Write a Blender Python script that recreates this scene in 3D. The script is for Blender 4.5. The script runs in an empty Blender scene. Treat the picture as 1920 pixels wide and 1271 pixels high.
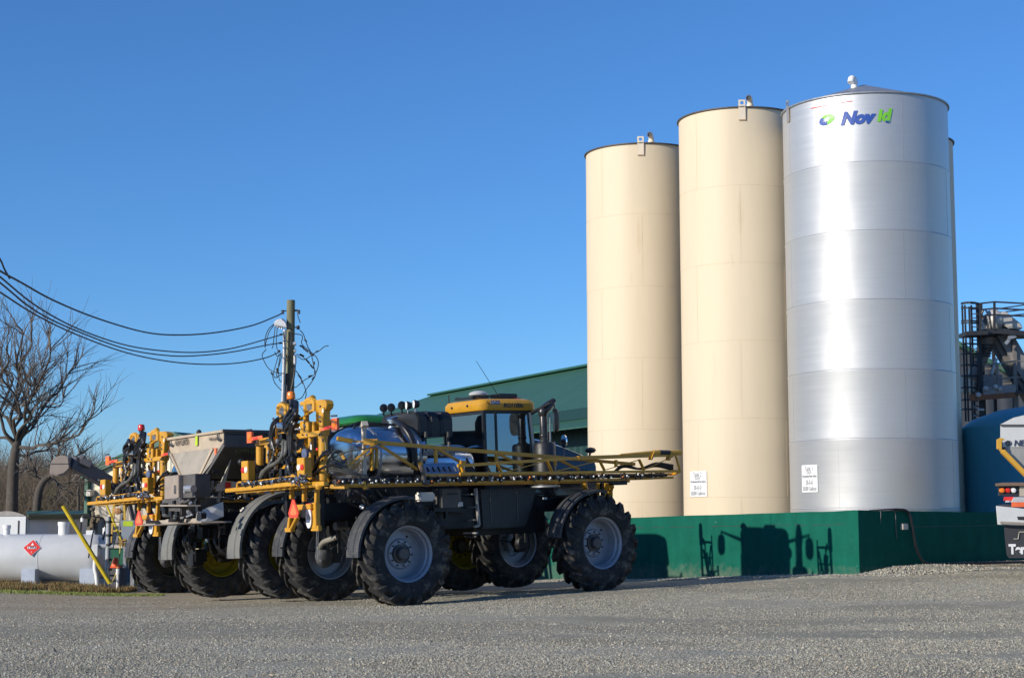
import bpy, math, random
import numpy as np
from mathutils import Vector, Matrix
R_ = math.radians
sc = bpy.context.scene
COL = sc.collection

# ------------------------------------------------------------------ camera
F, PXC, PYC, HOR = 3100.0, 960.0, 635.5, 975.0
PITCH = math.atan((HOR - PYC) / F)
ROLL = R_(0.12)
EYE = Vector((0, 0, 1.62))
_d = Vector((0, math.cos(PITCH), math.sin(PITCH)))
_u0 = Vector((0, -math.sin(PITCH), math.cos(PITCH)))
_r0 = Vector((1, 0, 0))
_r = _r0 * math.cos(ROLL) - _u0 * math.sin(ROLL)
_u = _r0 * math.sin(ROLL) + _u0 * math.cos(ROLL)
cam = bpy.data.cameras.new('camera')
cam.sensor_width = 36; cam.lens = F / 1920 * 36; cam.clip_start = .5; cam.clip_end = 6000
camo = bpy.data.objects.new('camera', cam); COL.objects.link(camo)
camo.matrix_world = Matrix(((_r.x, _u.x, -_d.x, EYE.x), (_r.y, _u.y, -_d.y, EYE.y), (_r.z, _u.z, -_d.z, EYE.z), (0, 0, 0, 1)))
sc.camera = camo

# ------------------------------------------------------------------ light
SUN_EL, SUN_AZ = R_(20.5), R_(35.0)       # light travels toward azimuth 33 deg from +X towards +Y
lt = Vector((math.cos(SUN_AZ) * math.cos(SUN_EL), math.sin(SUN_AZ) * math.cos(SUN_EL), -math.sin(SUN_EL)))
sun = bpy.data.lights.new('sun', 'SUN'); sun.energy = 5.0; sun.angle = R_(.5); sun.color = (1, .925, .80)
suno = bpy.data.objects.new('sun', sun); COL.objects.link(suno)
suno.rotation_euler = lt.to_track_quat('-Z', 'Y').to_euler()
w = bpy.data.worlds.new('World'); sc.world = w; w.use_nodes = True
nt = w.node_tree; bg = nt.nodes['Background']
sky = nt.nodes.new('ShaderNodeTexSky'); sky.sky_type = 'NISHITA'; sky.sun_disc = False
sky.sun_elevation = SUN_EL
to = -lt
sky.sun_rotation = math.atan2(to.x, to.y) % (2 * math.pi)
sky.altitude = 0; sky.air_density = 1.0; sky.dust_density = 0; sky.ozone_density = 10.0
nt.links.new(sky.outputs[0], bg.inputs[0]); bg.inputs[1].default_value = .15
sc.view_settings.view_transform = 'Standard'; sc.view_settings.look = 'None'
sc.view_settings.exposure = 0; sc.view_settings.gamma = 1
try:
    sc.cycles.max_bounces = 8; sc.cycles.transparent_max_bounces = 12
except Exception: pass

# ------------------------------------------------------------------ pixel rays (photo is 1920 x 1271)
def ray(px, py):
    return _r * ((px - PXC) / F) + _u * ((PYC - py) / F) + _d
def PY(px, py, Y):                      # point of the ray at depth Y
    d = ray(px, py); return EYE + d * (Y / d.y)
def PZ(px, py, z):
    d = ray(px, py); return EYE + d * ((z - EYE.z) / d.z)
def proj(P):
    v = P - EYE; k = v.dot(_d); return (PXC + F * v.dot(_r) / k, PYC - F * v.dot(_u) / k)

# ------------------------------------------------------------------ materials
MATS = {}
def mat(name, col, rough=.6, metal=0., var=.12, scale=4., bump=0., bscale=30., col2=None, thr=None, coat=0., spec=None, emis=0., dust=None, dustamt=.5, streak=False):
    if name in MATS: return MATS[name]
    m = bpy.data.materials.new(name); m.use_nodes = True; MATS[name] = m
    n = m.node_tree.nodes; l = m.node_tree.links; b = n['Principled BSDF']
    b.inputs['Roughness'].default_value = rough; b.inputs['Metallic'].default_value = metal
    if spec is not None: b.inputs['Specular IOR Level'].default_value = spec
    if coat: b.inputs['Coat Weight'].default_value = coat
    tc = n.new('ShaderNodeTexCoord'); mp = n.new('ShaderNodeMapping'); l.new(tc.outputs['Object'], mp.inputs[0])
    if streak: mp.inputs['Scale'].default_value = (1, 1, .15)
    no = n.new('ShaderNodeTexNoise'); no.inputs['Scale'].default_value = scale; no.inputs['Detail'].default_value = 8; no.inputs['Roughness'].default_value = .65
    l.new(mp.outputs[0], no.inputs['Vector'])
    cr = n.new('ShaderNodeValToRGB'); l.new(no.outputs['Fac'], cr.inputs[0])
    c = Vector(col[:3])
    a = c * (1 - var); bb = c * (1 + var)
    cr.color_ramp.elements[0].position = .3; cr.color_ramp.elements[1].position = .7
    cr.color_ramp.elements[0].color = (*a, 1); cr.color_ramp.elements[1].color = (min(bb.x, 1), min(bb.y, 1), min(bb.z, 1), 1)
    out = cr.outputs[0]
    if col2 is not None:
        n2 = n.new('ShaderNodeTexNoise'); n2.inputs['Scale'].default_value = thr[1]; n2.inputs['Detail'].default_value = 10; n2.inputs['Roughness'].default_value = .7
        l.new(mp.outputs[0], n2.inputs['Vector'])
        r2 = n.new('ShaderNodeValToRGB'); r2.color_ramp.elements[0].position = thr[0]; r2.color_ramp.elements[1].position = thr[0] + thr[2]
        l.new(n2.outputs['Fac'], r2.inputs[0])
        mx = n.new('ShaderNodeMix'); mx.data_type = 'RGBA'; l.new(r2.outputs[0], mx.inputs[0]); l.new(out, mx.inputs[6]); mx.inputs[7].default_value = (*col2, 1)
        out = mx.outputs[2]
    l.new(out, b.inputs['Base Color'])
    rr = n.new('ShaderNodeMapRange'); l.new(no.outputs['Fac'], rr.inputs[0]); rr.inputs[1].default_value = .3; rr.inputs[2].default_value = .7
    rr.inputs[3].default_value = max(rough - .1, .02); rr.inputs[4].default_value = min(rough + .1, 1); l.new(rr.outputs[0], b.inputs['Roughness'])
    if bump:
        nb = n.new('ShaderNodeTexNoise'); nb.inputs['Scale'].default_value = bscale; nb.inputs['Detail'].default_value = 6
        l.new(tc.outputs['Object'], nb.inputs['Vector'])
        bp = n.new('ShaderNodeBump'); bp.inputs['Strength'].default_value = bump; bp.inputs['Distance'].default_value = .02
        l.new(nb.outputs['Fac'], bp.inputs['Height']); l.new(bp.outputs[0], b.inputs['Normal'])
    if emis:
        b.inputs['Emission Color'].default_value = (*col, 1); b.inputs['Emission Strength'].default_value = emis
    return m

YEL = mat('yellow_paint', (.58, .29, .022), .42, var=.14, scale=3, col2=(.13, .08, .035), thr=(.60, 11, .14), coat=.08)
YELD = mat('dusty_yellow_paint', (.50, .27, .03), .5, var=.2, scale=3, col2=(.15, .09, .04), thr=(.6, 7, .15))
BLK = mat('black_paint', (.009, .0095, .011), .5, var=.4, scale=4, col2=(.055, .05, .045), thr=(.66, 5, .2))
BLKP = mat('black_plastic', (.014, .015, .017), .45, var=.25, scale=6, bump=.15, bscale=60)
HOSE = mat('black_rubber_hose', (.012, .012, .014), .38, var=.3, scale=8)
HOSEG = mat('grey_hose', (.11, .11, .10), .4, var=.2, scale=8)
TYRE = mat('tyre_rubber', (.014, .014, .0145), .78, var=.3, scale=5, bump=.3, bscale=50, col2=(.22, .19, .15), thr=(.50, 3.2, .25))
TYREC = mat('cleaner_tyre_rubber', (.024, .024, .025), .75, var=.3, scale=5, bump=.3, bscale=50, col2=(.15, .14, .12), thr=(.46, 3.2, .34))
RIMG = mat('silver_grey_rim', (.28, .30, .34), .4, .25, var=.1, scale=3, col2=(.2, .17, .13), thr=(.66, 4, .2))
RIMY = mat('yellow_rim', (.36, .28, .012), .45, var=.15, scale=3, col2=(.1, .08, .03), thr=(.62, 5, .2))
FEND = mat('fender_plastic', (.045, .047, .052), .6, var=.25, scale=5, col2=(.15, .14, .12), thr=(.52, 7, .2))
STEEL = mat('polished_steel', (.60, .62, .66), .2, 1, var=.06, scale=2, bump=.04, bscale=6)
CHROME = mat('bright_metal', (.75, .75, .75), .25, 1, var=.1)
GALV = mat('galvanised_metal', (.38, .39, .41), .45, .6, var=.15, scale=6)
DSTEEL = mat('dusty_stainless', (.34, .29, .235), .6, .25, var=.14, scale=2.5, col2=(.42, .36, .29), thr=(.55, 5, .2))
DKSTEEL = mat('grimy_steel', (.11, .10, .095), .55, .3, var=.25, scale=4, col2=(.2, .16, .12), thr=(.6, 6, .2))
WHT = mat('white_paint', (.78, .78, .77), .45, var=.05, scale=3)
WHTS = mat('white_plastic', (.8, .79, .76), .4, var=.04)
RED = mat('red_lens', (.62, .03, .02), .25, var=.1)
ORG = mat('orange_lens', (.85, .22, .02), .25, var=.1)
ORGR = mat('orange_reflector', (.85, .16, .05), .45, var=.1)
REDR = mat('red_reflector', (.75, .04, .03), .4, var=.1)
GRN = mat('green_paint', (.02, .17, .03), .3, var=.1, coat=.4)
DKGLASSM = mat('dark_seal', (.012, .013, .015), .3, var=.2)
INK = mat('dark_ink', (.03, .03, .035), .6, var=.1)
INKG = mat('grey_ink', (.22, .22, .22), .6, var=.1)
INKN = mat('notice_ink', (.30, .30, .32), .6, var=.05)
INKW = mat('pale_ink', (.6, .6, .58), .6, var=.1)
CREAM = mat('cream_tank_paint', (.67, .56, .40), .55, var=.04, scale=1.3, spec=.3, streak=True, col2=(.56, .43, .28), thr=(.60, 2.6, .25))
LIMEM = mat('lime_sticker', (.45, .6, .02), .5, var=.1)
def glass_mat():
    m = bpy.data.materials.new('tinted_glass'); m.use_nodes = True
    n = m.node_tree.nodes; l = m.node_tree.links; n.clear()
    o = n.new('ShaderNodeOutputMaterial'); t = n.new('ShaderNodeBsdfTransparent'); g = n.new('ShaderNodeBsdfGlossy')
    t.inputs[0].default_value = (.24, .38, .42, 1); g.inputs[0].default_value = (.8, .9, 1, 1); g.inputs['Roughness'].default_value = .03
    fr = n.new('ShaderNodeFresnel'); fr.inputs[0].default_value = 1.55
    ad = n.new('ShaderNodeMath'); ad.operation = 'ADD'; ad.inputs[1].default_value = .2; l.new(fr.outputs[0], ad.inputs[0])
    mx = n.new('ShaderNodeMixShader'); l.new(ad.outputs[0], mx.inputs[0]); l.new(t.outputs[0], mx.inputs[1]); l.new(g.outputs[0], mx.inputs[2]); l.new(mx.outputs[0], o.inputs[0])
    return m
GLASS = glass_mat()
MIRR = mat('mirror_glass', (.8, .82, .85), .05, 1, var=.02)

# ------------------------------------------------------------------ mesh builder
class MB:
    def __init__(s): s.v = []; s.f = []
    def add(s, vs, fs):
        k = len(s.v); s.v += [tuple(p) for p in vs]; s.f += [tuple(i + k for i in f) for f in fs]
        return s
    def box(s, a, b):
        x0, y0, z0 = a; x1, y1, z1 = b
        x0, x1 = sorted((x0, x1)); y0, y1 = sorted((y0, y1)); z0, z1 = sorted((z0, z1))
        return s.add([(x0,y0,z0),(x1,y0,z0),(x1,y1,z0),(x0,y1,z0),(x0,y0,z1),(x1,y0,z1),(x1,y1,z1),(x0,y1,z1)],
              [(0,3,2,1),(4,5,6,7),(0,1,5,4),(1,2,6,5),(2,3,7,6),(3,0,4,7)])
    def bar(s, a, b, w, h=None, up=(0, 0, 1)):
        a = Vector(a); b = Vector(b); h = h or w; d = (b - a)
        if d.length < 1e-6: return s
        d.normalize(); u = Vector(up)
        if abs(d.dot(u)) > .97: u = Vector((1, 0, 0))
        sd = d.cross(u).normalized() * (w / 2); uu = sd.cross(d).normalized() * (h / 2)
        vs = [a - sd - uu, a + sd - uu, a + sd + uu, a - sd + uu, b - sd - uu, b + sd - uu, b + sd + uu, b - sd + uu]
        return s.add(vs, [(0,1,2,3),(7,6,5,4),(0,4,5,1),(1,5,6,2),(2,6,7,3),(3,7,4,0)])
    def tube(s, pts, r, n=8, cap=True):
        pts = [Vector(p) for p in pts]; k0 = len(s.v); N = len(pts)
        rs = r if isinstance(r, (list, tuple)) else [r] * N
        ref = None
        for i, p in enumerate(pts):
            d = (pts[min(i + 1, N - 1)] - pts[max(i - 1, 0)])
            if d.length < 1e-9: d = Vector((0, 0, 1))
            d.normalize()
            if ref is None:
                ref = d.orthogonal().normalized()
            ref = (ref - d * ref.dot(d))
            if ref.length < 1e-6: ref = d.orthogonal()
            ref.normalize(); q = d.cross(ref)
            for j in range(n):
                t = 2 * math.pi * j / n
                s.v.append(tuple(p + (ref * math.cos(t) + q * math.sin(t)) * rs[i]))
        for i in range(N - 1):
            for j in range(n):
                a = k0 + i * n + j; b = k0 + i * n + (j + 1) % n
                s.f.append((a, b, b + n, a + n))
        if cap and n > 2:
            s.f.append(tuple(k0 + j for j in reversed(range(n)))); s.f.append(tuple(k0 + (N - 1) * n + j for j in range(n)))
        return s
    def lathe(s, prof, n=32, axis='Z', c=(0, 0, 0), a0=0., a1=None, close=False):
        k0 = len(s.v); full = a1 is None; a1 = a0 + 2 * math.pi if full else a1
        m = n if full else n + 1; P = len(prof)
        for i in range(m):
            t = a0 + (a1 - a0) * i / n; ct, st = math.cos(t), math.sin(t)
            for r, h in prof:
                if axis == 'Z': p = (r * ct, r * st, h)
                elif axis == 'Y': p = (r * ct, h, r * st)
                else: p = (h, r * ct, r * st)
                s.v.append((p[0] + c[0], p[1] + c[1], p[2] + c[2]))
        for i in range(n):
            i2 = (i + 1) % m
            for j in range(P - (0 if close else 1)):
                j2 = (j + 1) % P
                s.f.append((k0 + i * P + j, k0 + i2 * P + j, k0 + i2 * P + j2, k0 + i * P + j2))
        return s
    def prism(s, poly, off):
        """polygon (3d points) extruded by vector off"""
        k = len(poly); off = Vector(off); p = [Vector(q) for q in poly]
        vs = p + [q + off for q in p]
        fs = [tuple(range(k)), tuple(reversed(range(k, 2 * k)))] + [(i, i + k, (i + 1) % k + k, (i + 1) % k) for i in range(k)]
        return s.add(vs, fs)
    def ball(s, c, r, n=8, sc_=(1, 1, 1)):
        k0 = len(s.v); m = n // 2
        for i in range(m + 1):
            ph = math.pi * i / m
            for j in range(n):
                t = 2 * math.pi * j / n
                s.v.append((c[0] + r * sc_[0] * math.sin(ph) * math.cos(t), c[1] + r * sc_[1] * math.sin(ph) * math.sin(t), c[2] + r * sc_[2] * math.cos(ph)))
        for i in range(m):
            for j in range(n):
                s.f.append((k0 + i * n + j, k0 + (i + 1) * n + j, k0 + (i + 1) * n + (j + 1) % n, k0 + i * n + (j + 1) % n))
        return s
    def mesh(s, name, m, smooth=False, bevel=0, auto=None):
        me = bpy.data.meshes.new(name); me.from_pydata(s.v, [], s.f); me.validate(verbose=False)
        if bevel or smooth or True:
            import bmesh
            bm = bmesh.new(); bm.from_mesh(me)
            bmesh.ops.recalc_face_normals(bm, faces=bm.faces)
            if bevel:
                es = [e for e in bm.edges if len(e.link_faces) == 2 and e.calc_face_angle(0) > .6]
                bmesh.ops.bevel(bm, geom=es, offset=bevel, segments=2, affect='EDGES', clamp_overlap=True)
            for f in bm.faces: f.smooth = smooth
            if smooth:
                lim = auto if auto is not None else R_(40)
                for e in bm.edges:
                    if len(e.link_faces) != 2 or e.calc_face_angle(0) > lim: e.smooth = False
            bm.to_mesh(me); bm.free()
        if m: me.materials.append(m)
        return me
    def build(s, name, m, parent=None, smooth=False, bevel=0, auto=None):
        o = bpy.data.objects.new(name, s.mesh(name, m, smooth, bevel, auto)); COL.objects.link(o)
        if parent: o.parent = parent
        return o
def tag(o, label=None, cat=None, group=None, kind=None):
    if label: o['label'] = label
    if cat: o['category'] = cat
    if group: o['group'] = group
    if kind: o['kind'] = kind
    return o
def empty(name, M=None, loc=None, rz=0, parent=None):
    o = bpy.data.objects.new(name, None); COL.objects.link(o); o.empty_display_size = .2
    if M is not None: o.matrix_world = M
    elif loc is not None: o.location = loc; o.rotation_euler = (0, 0, rz)
    if parent: o.parent = parent
    return o
def kids(o): return [c for c in bpy.data.objects if c.parent == o]
def copy_tree(o, parent=None):
    c = o.copy(); COL.objects.link(c); c.parent = parent
    for ch in kids(o): copy_tree(ch, c)
    return c
def smoothpts(pts, k=6):
    """catmull-rom through pts"""
    P = [Vector(p) for p in pts]; P = [P[0] * 2 - P[1]] + P + [P[-1] * 2 - P[-2]]; out = []
    for i in range(1, len(P) - 2):
        for j in range(k):
            t = j / k; a, b, c, d = P[i - 1], P[i], P[i + 1], P[i + 2]
            out.append(.5 * ((2 * b) + (c - a) * t + (2 * a - 5 * b + 4 * c - d) * t * t + (3 * b - a - 3 * c + d) * t ** 3))
    out.append(P[-2]); return out
def text(s, name, m, parent, fn, size=1., width=None, bold=0., shear=0., align='CENTER', thick=.004, space=1.):
    """lettering as a real thin mesh; fn maps flat (x, y, t) text coordinates into place"""
    cu = bpy.data.curves.new('t', 'FONT'); cu.body = s; cu.size = size; cu.align_x = align; cu.align_y = 'CENTER'
    cu.offset = bold; cu.shear = shear; cu.extrude = .5; cu.resolution_u = 3; cu.space_character = space
    to_ = bpy.data.objects.new('t', cu); COL.objects.link(to_)
    bpy.context.view_layer.update()
    me = bpy.data.meshes.new_from_object(to_.evaluated_get(bpy.context.evaluated_depsgraph_get()))
    bpy.data.objects.remove(to_); bpy.data.curves.remove(cu)
    xs = [v.co.x for v in me.vertices]; k = 1.
    if width: k = width / (max(xs) - min(xs))
    for v in me.vertices:
        v.co = fn(v.co.x * k, v.co.y, v.co.z * 2 * thick + 0 if False else (thick if v.co.z > 0 else 0))
    me.name = name; me.materials.clear(); me.materials.append(m)
    o = bpy.data.objects.new(name, me); COL.objects.link(o); o.parent = parent
    return o

# ------------------------------------------------------------------ ground height (multiquadric through measured contact points)
CP = [(-2.16,32.1,.005),(-3.96,34.5,-.027),(1.74,35.0,.16),(-.06,37.4,.03),(-4.9,35.2,-.07),(-6.7,37.6,-.15),(-8.9,42.4,-.18),(-6.7,40.2,-.15),(-1,38.6,-.02),
      (7.84,37.7,.38),(3.34,43.2,.108),(10,39.8,.46),(12.3,41.3,.47),(18,44,.5),(-12,43,0),(-18,44,.02),(-14,52,.05),
      (-15,5,0),(-5,5,0),(5,5,0),(15,5,0),(-15,16,0),(-5,16,0),(5,16,0),(12,16,.02),(-15,26,0),(-5,27,0),(4,27,.02),(10,27,.1),(18,28,.15),
      (5,32,.16),(9,33,.27),(-30,40,0),(-30,20,0),(30,20,0),(30,45,.3),(-30,80,.1),(0,80,.1),(30,80,.1),(0,55,.05),(-8,50,.0),(0,46,.0),(-60,60,0),(60,60,0),(0,-20,0),(-60,0,0),(60,0,0),(0,200,0),(-150,100,0),(150,100,0)]
_cp = np.array(CP); _c = 2.0
_A = np.sqrt(((_cp[:, None, :2] - _cp[None, :, :2]) ** 2).sum(-1) + _c * _c)
_w = np.linalg.solve(_A + np.eye(len(_cp)) * 1e-4, _cp[:, 2])
def gz(x, y):
    x = np.asarray(x, float); y = np.asarray(y, float)
    z = (np.sqrt((x[..., None] - _cp[:, 0]) ** 2 + (y[..., None] - _cp[:, 1]) ** 2 + _c * _c) * _w).sum(-1)
    far = np.clip((np.hypot(x, y - 40) - 60) / 60, 0, 1)
    return z * (1 - far)
def gz1(x, y): return float(gz(x, y))
# ------------------------------------------------------------------ ground
def band(x, y):
    """0 on the worn wheel tracks, 1 on loose gravel between them"""
    v = 0
    r0 = np.random.RandomState(17)
    for k in range(9):
        f = r0.uniform(.25, 2.4); a = math.pi / 2 + r0.uniform(-.28, .12); f2 = r0.uniform(.2, .9)
        v = v + np.sin((x * math.cos(a) + y * math.sin(a)) * f * 1.2 + 1.4 * np.sin(x * f2 + r0.uniform(0, 6)) + r0.uniform(0, 6)) / (1 + .35 * f)
    v = v * .42 + .9 * np.exp(-((y - 31.5 - .12 * x) / 1.3) ** 2) + .5 * np.clip((17.9 - y) / .6, 0, 1) + .5 * np.clip((x - 3) / 6, 0, 1) * np.clip((y - 24) / 6, 0, 1)
    return np.clip(v * .6 + .42, 0, 1)
def ground():
    xs = np.concatenate([-np.geomspace(2500, 26, 26), np.arange(-25, 25.01, .16), np.geomspace(26, 2500, 26)])
    ys = np.concatenate([[-400, -100, -30, -5, 4, 9], np.arange(12, 50, .16), np.geomspace(51, 3500, 40)])
    X, Y = np.meshgrid(xs, ys); Z = gz(X, Y)
    rng = np.random.RandomState(3)
    def nz(X, Y, s, seed):
        r = np.random.RandomState(seed); o = 0
        for k in range(7):
            a = r.uniform(0, 6.28); f = s * r.uniform(.6, 1.6); o = o + np.sin((X * math.cos(a) + Y * math.sin(a)) * f + r.uniform(0, 6.28))
        return o / 7
    near = np.clip(1 - np.abs(X) / 30, 0, 1) * (Y < 52)
    # worn wheel tracks running across, loose gravel heaped between; little berm at the wall foot
    tr = np.sin(Y * 1.9 + .12 * X + .8 * np.sin(X * .13)) * .003
    Z = Z + near * (nz(X, Y, 1.3, 1) * .014 + nz(X, Y, 5, 2) * .008 + nz(X, Y, 11, 7) * .004 + tr)
    r0 = np.array([7.84, 37.7]); dr = np.array([.799, .602])
    s_ = (X - r0[0]) * dr[0] + (Y - r0[1]) * dr[1]; n_ = (X - r0[0]) * .602 - (Y - r0[1]) * .799
    berm = np.exp(-((n_ - .1) / .55) ** 2) * np.clip((s_ + .1) / 1.2, 0, 1) * (.10 + .05 * nz(s_, 0 * s_, 2.4, 5)) * (s_ < 14)
    Z = Z + berm
    # slight mound under the fuel tank, and far fields dropping a touch
    vs = np.stack([X, Y, Z], -1).reshape(-1, 3); nx, ny = len(xs), len(ys)
    i = (np.arange(ny - 1)[:, None] * nx + np.arange(nx - 1)[None]).ravel()
    fs = np.stack([i, i + 1, i + nx + 1, i + nx], -1)
    me = bpy.data.meshes.new('ground'); me.from_pydata(vs.tolist(), [], fs.tolist()); me.update()
    at_ = me.attributes.new('loose', 'FLOAT', 'POINT'); at_.data.foreach_set('value', band(X, Y).ravel().astype(np.float32))
    for p in me.polygons: p.use_smooth = True
    m = bpy.data.materials.new('gravel'); m.use_nodes = True; n = m.node_tree.nodes; l = m.node_tree.links; b = n['Principled BSDF']
    b.inputs['Roughness'].default_value = .95; b.inputs['Specular IOR Level'].default_value = .2
    tc = n.new('ShaderNodeTexCoord')
    def N(t, **k):
        q = n.new(t)
        for a, v in k.items():
            q.inputs[a].default_value = v
        return q
    def ramp(src, st):
        q = n.new('ShaderNodeValToRGB'); e = q.color_ramp.elements
        while len(e) < len(st): e.new(.5)
        for a, (p, c) in zip(e, st): a.position = p; a.color = (*c, 1)
        l.new(src, q.inputs[0]); return q.outputs[0]
    def mix(f, a, c, bt='MIX'):
        q = n.new('ShaderNodeMix'); q.data_type = 'RGBA'; q.blend_type = bt
        for s_, x in ((0, f), (6, a), (7, c)):
            if hasattr(x, 'is_linked'): l.new(x, q.inputs[s_])
            else: q.inputs[s_].default_value = x if s_ == 0 else (*x, 1)
        return q.outputs[2]
    def g(v): return (v, v, v)
    v1 = N('ShaderNodeTexVoronoi', Scale=27.); v2 = N('ShaderNodeTexVoronoi', Scale=55.)
    for v in (v1, v2): l.new(tc.outputs['Object'], v.inputs['Vector'])
    st1 = ramp(v1.outputs['Color'], [(0, (.15, .14, .115)), (.3, (.35, .328, .262)), (.75, (.54, .505, .40)), (1, (.8, .75, .60))])
    st2 = ramp(v2.outputs['Color'], [(0, (.12, .112, .088)), (.5, (.34, .318, .25)), (1, (.62, .58, .45))])
    fine = N('ShaderNodeTexNoise', Scale=260., Detail=4.); l.new(tc.outputs['Object'], fine.inputs['Vector'])
    dirt = ramp(fine.outputs['Fac'], [(.3, (.17, .157, .118)), (.7, (.33, .307, .23))])
    # tracks: stretched noise along x
    mp = n.new('ShaderNodeMapping'); mp.inputs['Scale'].default_value = (.07, .55, 1); mp.inputs['Rotation'].default_value = (0, 0, R_(-9)); l.new(tc.outputs['Object'], mp.inputs[0])
    tr_ = N('ShaderNodeTexNoise', Scale=1.6, Detail=7., Roughness=.62, Distortion=.25); l.new(mp.outputs[0], tr_.inputs['Vector'])
    pt = N('ShaderNodeTexNoise', Scale=6., Detail=9., Roughness=.75); l.new(tc.outputs['Object'], pt.inputs['Vector'])
    ad = n.new('ShaderNodeMath'); ad.operation = 'MULTIPLY_ADD'; ad.inputs[1].default_value = .45; l.new(pt.outputs['Fac'], ad.inputs[0]); l.new(tr_.outputs['Fac'], ad.inputs[2])
    la = n.new('ShaderNodeAttribute'); la.attribute_name = 'loose'
    pn = N('ShaderNodeTexNoise', Scale=1.1, Detail=8., Roughness=.7); l.new(tc.outputs['Object'], pn.inputs['Vector'])
    a1 = n.new('ShaderNodeMath'); a1.operation = 'MULTIPLY_ADD'; a1.inputs[1].default_value = .9; l.new(pn.outputs['Fac'], a1.inputs[0]); l.new(la.outputs['Fac'], a1.inputs[2])
    loose = ramp(a1.outputs[0], [(.60, g(0)), (1.05, g(1))])
    stones = mix(.45, st1, st2)
    c = mix(loose, mix(.45, dirt, st2), stones)
    # ochre earth showing through
    en = N('ShaderNodeTexNoise', Scale=.35, Detail=8., Roughness=.7); l.new(tc.outputs['Object'], en.inputs['Vector'])
    ef = ramp(en.outputs['Fac'], [(.56, g(0)), (.72, g(.55))])
    c = mix(ef, c, (.36, .27, .17))
    # more ochre earth on the left around the parked machines
    sx = n.new('ShaderNodeSeparateXYZ'); l.new(tc.outputs['Object'], sx.inputs[0])
    def rng_(src, a, b_, c0, c1):
        q = n.new('ShaderNodeMapRange'); q.inputs[1].default_value = a; q.inputs[2].default_value = b_; q.inputs[3].default_value = c0; q.inputs[4].default_value = c1; l.new(src, q.inputs[0]); return q.outputs[0]
    def mul(a, b_):
        q = n.new('ShaderNodeMath'); q.operation = 'MULTIPLY'; l.new(a, q.inputs[0]); l.new(b_, q.inputs[1]); return q.outputs[0]
    lf = mul(mul(rng_(sx.outputs[0], -3, -7, 0, 1), rng_(sx.outputs[1], 28, 33, 0, 1)), ramp(pt.outputs['Fac'], [(.4, g(0)), (.62, g(.75))]))
    c = mix(lf, c, (.46, .33, .20))
    # far land is grass
    ff = mul(rng_(sx.outputs[1], 75, 95, 0, 1), rng_(sx.outputs[1], 75, 95, 0, 1))
    gn = N('ShaderNodeTexNoise', Scale=.2, Detail=6.); l.new(tc.outputs['Object'], gn.inputs['Vector'])
    c = mix(ff, c, ramp(gn.outputs['Fac'], [(.35, (.07, .08, .03)), (.65, (.15, .12, .06))]))
    l.new(c, b.inputs['Base Color'])
    b1 = n.new('ShaderNodeBump'); b1.inputs['Strength'].default_value = .9; b1.inputs['Distance'].default_value = .012; l.new(v2.outputs['Distance'], b1.inputs['Height']); b1.invert = True
    b2 = n.new('ShaderNodeBump'); b2.inputs['Distance'].default_value = .03; b2.invert = True; l.new(loose, b2.inputs['Strength']); l.new(v1.outputs['Distance'], b2.inputs['Height']); l.new(b1.outputs[0], b2.inputs['Normal'])
    l.new(b2.outputs[0], b.inputs['Normal'])
    me.materials.append(m)
    o = bpy.data.objects.new('ground', me); COL.objects.link(o); tag(o, kind='structure')
    return vs
ground()

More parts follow.
